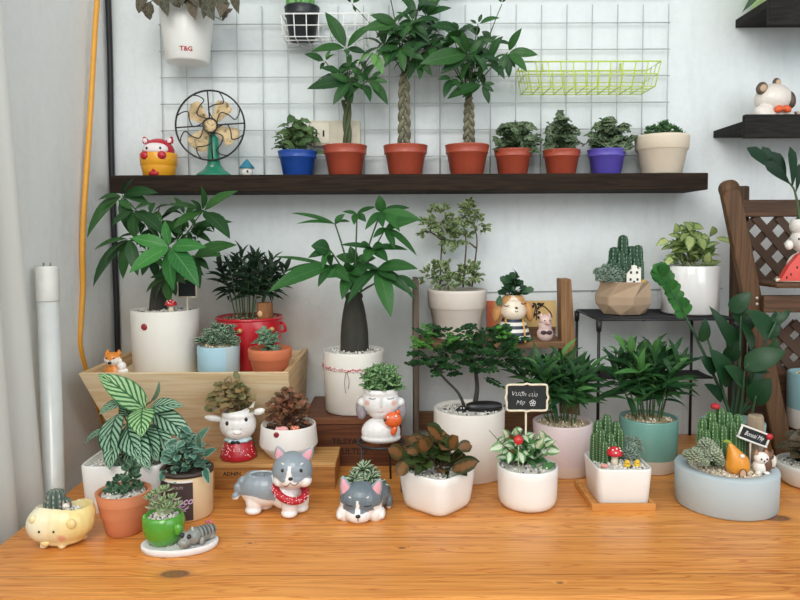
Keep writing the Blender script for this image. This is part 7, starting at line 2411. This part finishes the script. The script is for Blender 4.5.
# two cats
cpos = L(760, 474, -20)
cat_figure('white cat ornament with brown back, nearest to the rim of the concrete bowl', cpos.x, cpos.y, zs + .002, s * 1.95, 1.0, 'ebe6de', 'a5785c', patch='6b4a35', group='white cats in the concrete bowl')
cpos = L(767, 467, -5)
cat_figure('second smaller brown and white cat ornament behind the first in the concrete bowl', cpos.x, cpos.y, zs + .002, s * 1.6, 1.0, '7a563c', '5a3c28', patch='e4dcd0', group='white cats in the concrete bowl')

# ================================================================== RIGHT EDGE: CHAIR, ZZ PLANT, OTHER POTS
CHW = wood_mat('dark_chair_wood', '66492f', '46311e', 'z', .6, .8)
CHX = wood_mat('dark_chair_rail', '664833', '3f2b1c', 'x', .6, .8)
CHD = mat('4a3526', .7, .15, 40)
YA = 1.385
pt, pb = at(729, 189, YA), at(783, 452, YA)
pb = pt + (pb - pt) * ((pt.z - TZ - .004) / (pt.z - pb.z))
chair = thing('folding_chair', 'brown folding wooden chair with a diamond lattice back, at the right edge', 'chair', (pb.x + .1, 1.45, TZ))
b = MB(); beam(b, pb, pt, .036, .018, (0, 1, 0), .005); ps = b.build('front_post', CHW, chair)
b = MB(); n_ = (pt - pb).normalized()
tube(b, [pt - V((0, .0088, 0)), pt + V((0, .0088, 0))], .0176, seg=20); b.build('post_top', CHW, ps)
q0 = at(740, 186, 1.47)
b = MB(); beam(b, (q0.x + .004, 1.47, TZ), (q0.x, 1.47, q0.z), .034, .018, (0, 1, 0), .005); b.build('rear_post', wood_mat('shaded_chair_wood', '543d2a', '382719', 'z', .65, .8), chair)
YL = 1.45
r0, r1 = at(744, 208, YL), at(744, 290, YL)
xe = r0.x + .30
b = MB(); box(b, r0.x - .008, xe, YL - .010, YL + .008, at(744, 217, YL).z, at(744, 200, YL).z, .004); b.build('top_rail', CHX, chair)
zhi, zlo = at(744, 217, YL).z, at(744, 283, YL).z
b = MB()
H_ = zhi - zlo
for k in range(-3, 9):
    xa = r0.x + .048 * k
    for sg in (1, -1):
        a = V((xa, YL + .002 * sg, zlo)); c = V((xa + sg * H_ * .9, YL + .002 * sg, zhi))
        t0_, t1_ = 0, 1
        for lim, s_ in ((r0.x - .004, 1), (xe, -1)):
            fa, fc = (a.x - lim) * s_, (c.x - lim) * s_
            if fa < 0 and fc < 0: t0_ = 2
            elif fa < 0: t0_ = max(t0_, fa / (fa - fc))
            elif fc < 0: t1_ = min(t1_, fa / (fa - fc))
        if t1_ - t0_ > .08: beam(b, a.lerp(c, t0_), a.lerp(c, t1_), .016, .004, (0, 1, 0), .0008)
b.build('lattice', CHD, chair)
zse = at(760, 282, 1.365).z
xs0 = at(752, 285, 1.40).x
b = MB(); box(b, xs0 + .012, xe, 1.33, YL - .012, zse - .010, zse, .005); b.build('seat', CHX, chair)
za, zb2 = at(756, 312, YA - .01).z, at(756, 295, YA - .01).z
b = MB(); box(b, xs0 + .004, xe, YA - .025, YA - .0095, za, zb2, .003); lr = b.build('seat_rail', CHX, chair)
b = MB()
for y in (298, 304): ell(b, at(757, y, YA - .026), (.0032, .0016, .0032), 10, 6)
b.build('screws', mat('b9b4aa', .4, metal=.5), lr)
b = MB()
zhi2, zlo2 = za - .03, za - .13
for k in range(-2, 8):
    xa = xs0 + .02 + .048 * k
    for sg in (1, -1):
        a = V((max(xa, xs0 + .03), YL + .002 * sg, zlo2)); c = V((max(xs0 + .03, xa + sg * .10), YL + .002 * sg, zhi2))
        if (a - c).length > .06: beam(b, a, c, .018, .004, (0, 1, 0), .0008)
b.build('lower_lattice', CHD, chair)
b = MB(); box(b, xs0 + .02, xe, YL + .004, YL + .018, TZ + .03, zlo2 + .006, .003); b.build('lower_panel', CHX, chair)

# watermelon figure on the seat
Yd = 1.365; s = Yd / FPX
def L(x, y, d=0): return at(x, y, Yd + d * s)
mf = thing('watermelon_planter', 'white figure planter hugging a red watermelon slice, sprouting one dark leafy stem', 'potted plant', (L(800, 282).x, Yd, zse + .0004))
zq = zse + .0004; cxm = L(804, 280).x
b = MB()
arc = [(-32, 1.5), (-29, 4), (-22, 16), (-13, 27), (-3, 32), (6, 30), (14, 22), (24, 10), (32, 1.5)]
prism(b, [(cxm + x * s, Yd - 12 * s, zq + z * s) for x, z in arc], (0, 7 * s, 0)); sl_ = b.build('melon_slice', mat('d8483c', .4, .08, coat=.2), mf)
b = MB(); tube(b, catm([(cxm - 33 * s, Yd - 9 * s, zq + 2.2 * s), (cxm - 15 * s, Yd - 10 * s, zq + 1.9 * s), (cxm + 10 * s, Yd - 10 * s, zq + 1.9 * s), (cxm + 33 * s, Yd - 9 * s, zq + 2.2 * s)], 4), 1.8 * s, seg=8); b.build('rind', mat('e6e2c6', .5), sl_)
b = MB()
for x, z in ((-20, 8), (-14, 15), (-9, 8), (-8, 22), (-2, 14), (3, 22), (4, 7), (-24, 5)): ell(b, (cxm + x * s, Yd - 12.2 * s, zq + z * s), (.8 * s, .5 * s, 1.4 * s), 8, 6)
b.build('seeds', mat('2a1a18', .4), sl_)
MW = lin('e9e4dc')
hx_ = L(804, 240).x; ztp = L(806, 219).z
organic('body', [(V((hx_, Yd + 1 * s, zq + 15 * s)), (16 * s, 11 * s, 15 * s)), (V((hx_, Yd, L(806, 240).z)), (13 * s, 12 * s, 13 * s)), (V((hx_, Yd, L(806, 226).z)), (14 * s, 12.5 * s, 11 * s)), (L(789, 245, -9), (4 * s, 4 * s, 5 * s))], mf, lambda p, n: MW, .0012, 5,
        lambda vs, c: ([V((p.x, p.y, (ztp if math.hypot(p.x - hx_, p.y - Yd) > 10.5 * s else ztp - 6 * s) if p.z > ztp else max(p.z, zq))) for p in vs], c))
b = MB()
for x in (799, 811): ell(b, L(x, 239, -12.2), (1.1 * s, .7 * s, 1.3 * s), 8, 6)
tube(b, bez(L(802, 243, -12.6), L(805, 245, -12.8), L(808, 243, -12.6), 4), .4 * s, seg=5)
b.build('face', mat('2b2321', .5), mf)
soil(mf, hx_, Yd, ztp - 5 * s, 10.5 * s)
b = MB(); tube(b, catm([(hx_ - 4 * s, Yd, ztp - 5 * s), L(798, 208, -1), L(796, 196, -2), L(792, 186, -3), L(778, 172, -4), L(764, 158, -5)], 5), 1.4 * s, .7 * s, 6); b.build('stem', PETIOLE, mf)
DARKZ = leafmat('very_dark_leaf', '16301f', '1f4029', 'plain', '35573c', .35)
b = MB()
for (a_, t_, w) in (((776, 172), (747, 148), 14), ((776, 170), (762, 147), 10), ((786, 180), (772, 152), 13), ((790, 184), (764, 162), 12), ((792, 188), (790, 147), 11), ((796, 192), (799, 164), 7)):
    leaf(b, L(*a_, -3), L(*t_, -6 + R.uniform(-4, 4)), w * s, (R.uniform(-.4, .4), -.9, .3), 'obov', .05)
b.build('foliage', DARKZ, mf)

# ZZ plant
Yd = 1.345; s = Yd / FPX
def L(x, y, d=0): return at(x, y, Yd + d * s)
P = placeY(733, 66, 420, TZ, Yd)
P = potted('zz_plant', 'dark glossy zamioculcas with thick arching leaf stems, behind the concrete bowl', 'potted plant', P, 'plain', mat('9dc0bc', .4, .05), .9)
ZZ = leafmat('zz_leaf', '17361f', '27502d', 'plain', '3f6d44', .3, rough=.35)
ZZL = leafmat('zz_bright_leaf', '285e2a', '3c7834', 'plain', '629650', .4, rough=.3)
st, lf, l2 = MB(), MB(), MB()
base = lambda: V((P['X'] + R.uniform(-.012, .012), P['Y'] + R.uniform(-.012, .012), P['zs']))
def zfrond(pts, n, ll, lw, mb, d=0, t0=.35):
    path = catm([base()] + [L(x, y, dd) for x, y, dd in pts], 6)
    tube(st, path, .0034, .0014, 7)
    N = len(path) - 1
    for i in range(n):
        t = t0 + (1 - t0) * i / n
        k = int(t * N); p = path[k].lerp(path[min(N, k + 1)], t * N % 1)
        ax_ = (path[min(N, k + 2)] - path[max(0, k - 1)]).normalized()
        sd_ = ax_.cross(V((0, -1, .15))).normalized()
        for sg in (-1, 1):
            dd = (ax_ * R.uniform(.7, .95) + sd_ * sg * R.uniform(.55, .8) + V((0, R.uniform(-.35, .1), 0))).normalized()
            leaf(mb, p, p + dd * ll * s * R.uniform(.85, 1.1), lw * s, (R.uniform(-.3, .3), -.85, .45), 'obov', .06, .2, 7)
    leaf(mb, path[-1], path[-1] + (path[-1] - path[-3]).normalized() * ll * s * .9, lw * s, (0, -.9, .4), 'obov', .05, .2, 7)
zfrond([(718, 385, -6), (700, 345, -12), (682, 310, -16), (667, 284, -18), (660, 274, -20)], 10, 13.5, 10.5, l2, t0=.56)
def zstem(pts):
    path = catm([base()] + [L(x, y, dd) for x, y, dd in pts], 6)
    tube(st, path, .0034, .0016, 7)
for pts in (((724, 395, -8), (716, 365, -14), (708, 340, -16), (703, 322, -16)), ((738, 395, -10), (740, 350, -18), (741, 315, -18)), ((748, 400, -12), (756, 365, -24), (768, 338, -30), (776, 322, -30)), ((742, 400, -14), (744, 375, -28), (748, 364, -32)), ((752, 405, -10), (750, 420, -16), (756, 396, -30)), ((733, 395, 4), (728, 350, 8), (724, 322, 8))): zstem(pts)
for (a_, t_, w, d0, d1) in (((731, 312), (751, 292), 17, -16, -22), ((738, 322), (741, 296), 14, -14, -10), ((770, 338), (747, 310), 24, -28, -34), ((774, 324), (791, 310), 9, -28, -30), ((768, 340), (776, 310), 14, -28, -24),
        ((744, 366), (786, 351), 22, -30, -42), ((744, 368), (770, 373), 9, -32, -38), ((735, 350), (709, 306), 13, -14, -20), ((702, 342), (705, 318), 12, -16, -20), ((730, 386), (709, 348), 22, -12, -22),
        ((752, 350), (741, 324), 14, -22, -26), ((752, 402), (771, 378), 22, -24, -34), ((727, 360), (740, 340), 16, -10, -18), ((744, 385), (724, 366), 18, -18, -26), ((758, 368), (777, 338), 16, -24, -30), ((716, 372), (700, 356), 15, -14, -18),
        ((737, 345), (724, 322), 15, -6, 0), ((748, 392), (760, 364), 16, -14, -10), ((722, 400), (704, 384), 14, -8, -16), ((740, 330), (756, 316), 14, -18, -14)):
    leaf(lf, L(*a_, d0), L(*t_, d1), w * s, (R.uniform(-.35, .35), -.8, .5), 'ovate', .08, .2, 8)
st.build('stalks', mat('35553a', .5, .1), P['root']); lf.build('foliage', ZZ, P['root']); tag_part(l2.build('bright_frond', ZZL, P['root']), 'bright green frond reaching up to the left')

# brown crate and dipped pot behind, at the right photo edge
YB0 = 1.36
zc_ = at(800, 427, 1.40).z
bx0 = at(805, 430, YB0).x
bc = thing('wooden_crate', 'dark wooden crate behind the right edge pots, mostly in shadow', 'crate', (bx0 + .1, 1.40, TZ))
for k in range(3):
    b = MB(); za_ = TZ + k * (zc_ - TZ - .012) / 3
    box(b, bx0, bx0 + .2, YB0, YB0 + .010, za_ + .001, za_ + (zc_ - TZ - .012) / 3 - .001, .001); b.build('front_slat', CHX, bc)
b = MB(); box(b, bx0, bx0 + .2, YB0, 1.436, zc_ - .012, zc_, .001); b.build('top_board', CHX, bc)
b = MB()
box(b, bx0, bx0 + .010, YB0 + .0105, 1.436, TZ, zc_ - .0125, .001); b.build('side_board', CHX, bc)
P = placeY(816, 54, 372, zc_ + .0004, 1.396)
P['r'] = .050; P['X'] = at(789.5, 390, 1.396).x + .0505
P = potted('cylinder_pot', 'tall blue and white dipped pot on the dark crate, cut by the right photo edge', 'pot', P, 'plain', dip('blue_dip', '8fb6bc', 'e0dcd4', .36, P['h']), .98, fill='gravel', fillmat=TANGRAVEL, th=.004)
lf = MB()
rosette(lf, (P['X'] + .01, P['Y'], P['zs']), 8, .05, .015, .5, 1.3, 'lance')
lf.build('foliage', DPALM, P['root'])
# white pot at the bottom right corner
P = dict(Y=1.262, zb=TZ)
s = 1.262 / FPX
P.update(r=.060, s=s, h=at(800, 462, 1.262).z - TZ)
P['X'] = at(779, 470, 1.262).x + .060
P = potted('fittonia_plant', 'white textured pot with dark brown leaves in the bottom right corner, cut by the frame', 'potted plant', P, 'round', mat('dcd9d2', .6, .05, 40, .3), .86, fill='gravel')
lf, st = MB(), MB()
bush(lf, st, P, (774, 424, 860, 470), 60, 20, 15, 'ovate', ydep=.8, stems=14, wave=.05)
lf.build('foliage', leafmat('dark_brown_leaf', '35392a', '5a4a38', 'vein', '7a6a50', .4), P['root']); st.build('stems', mat('54443a', .6), P['root'])
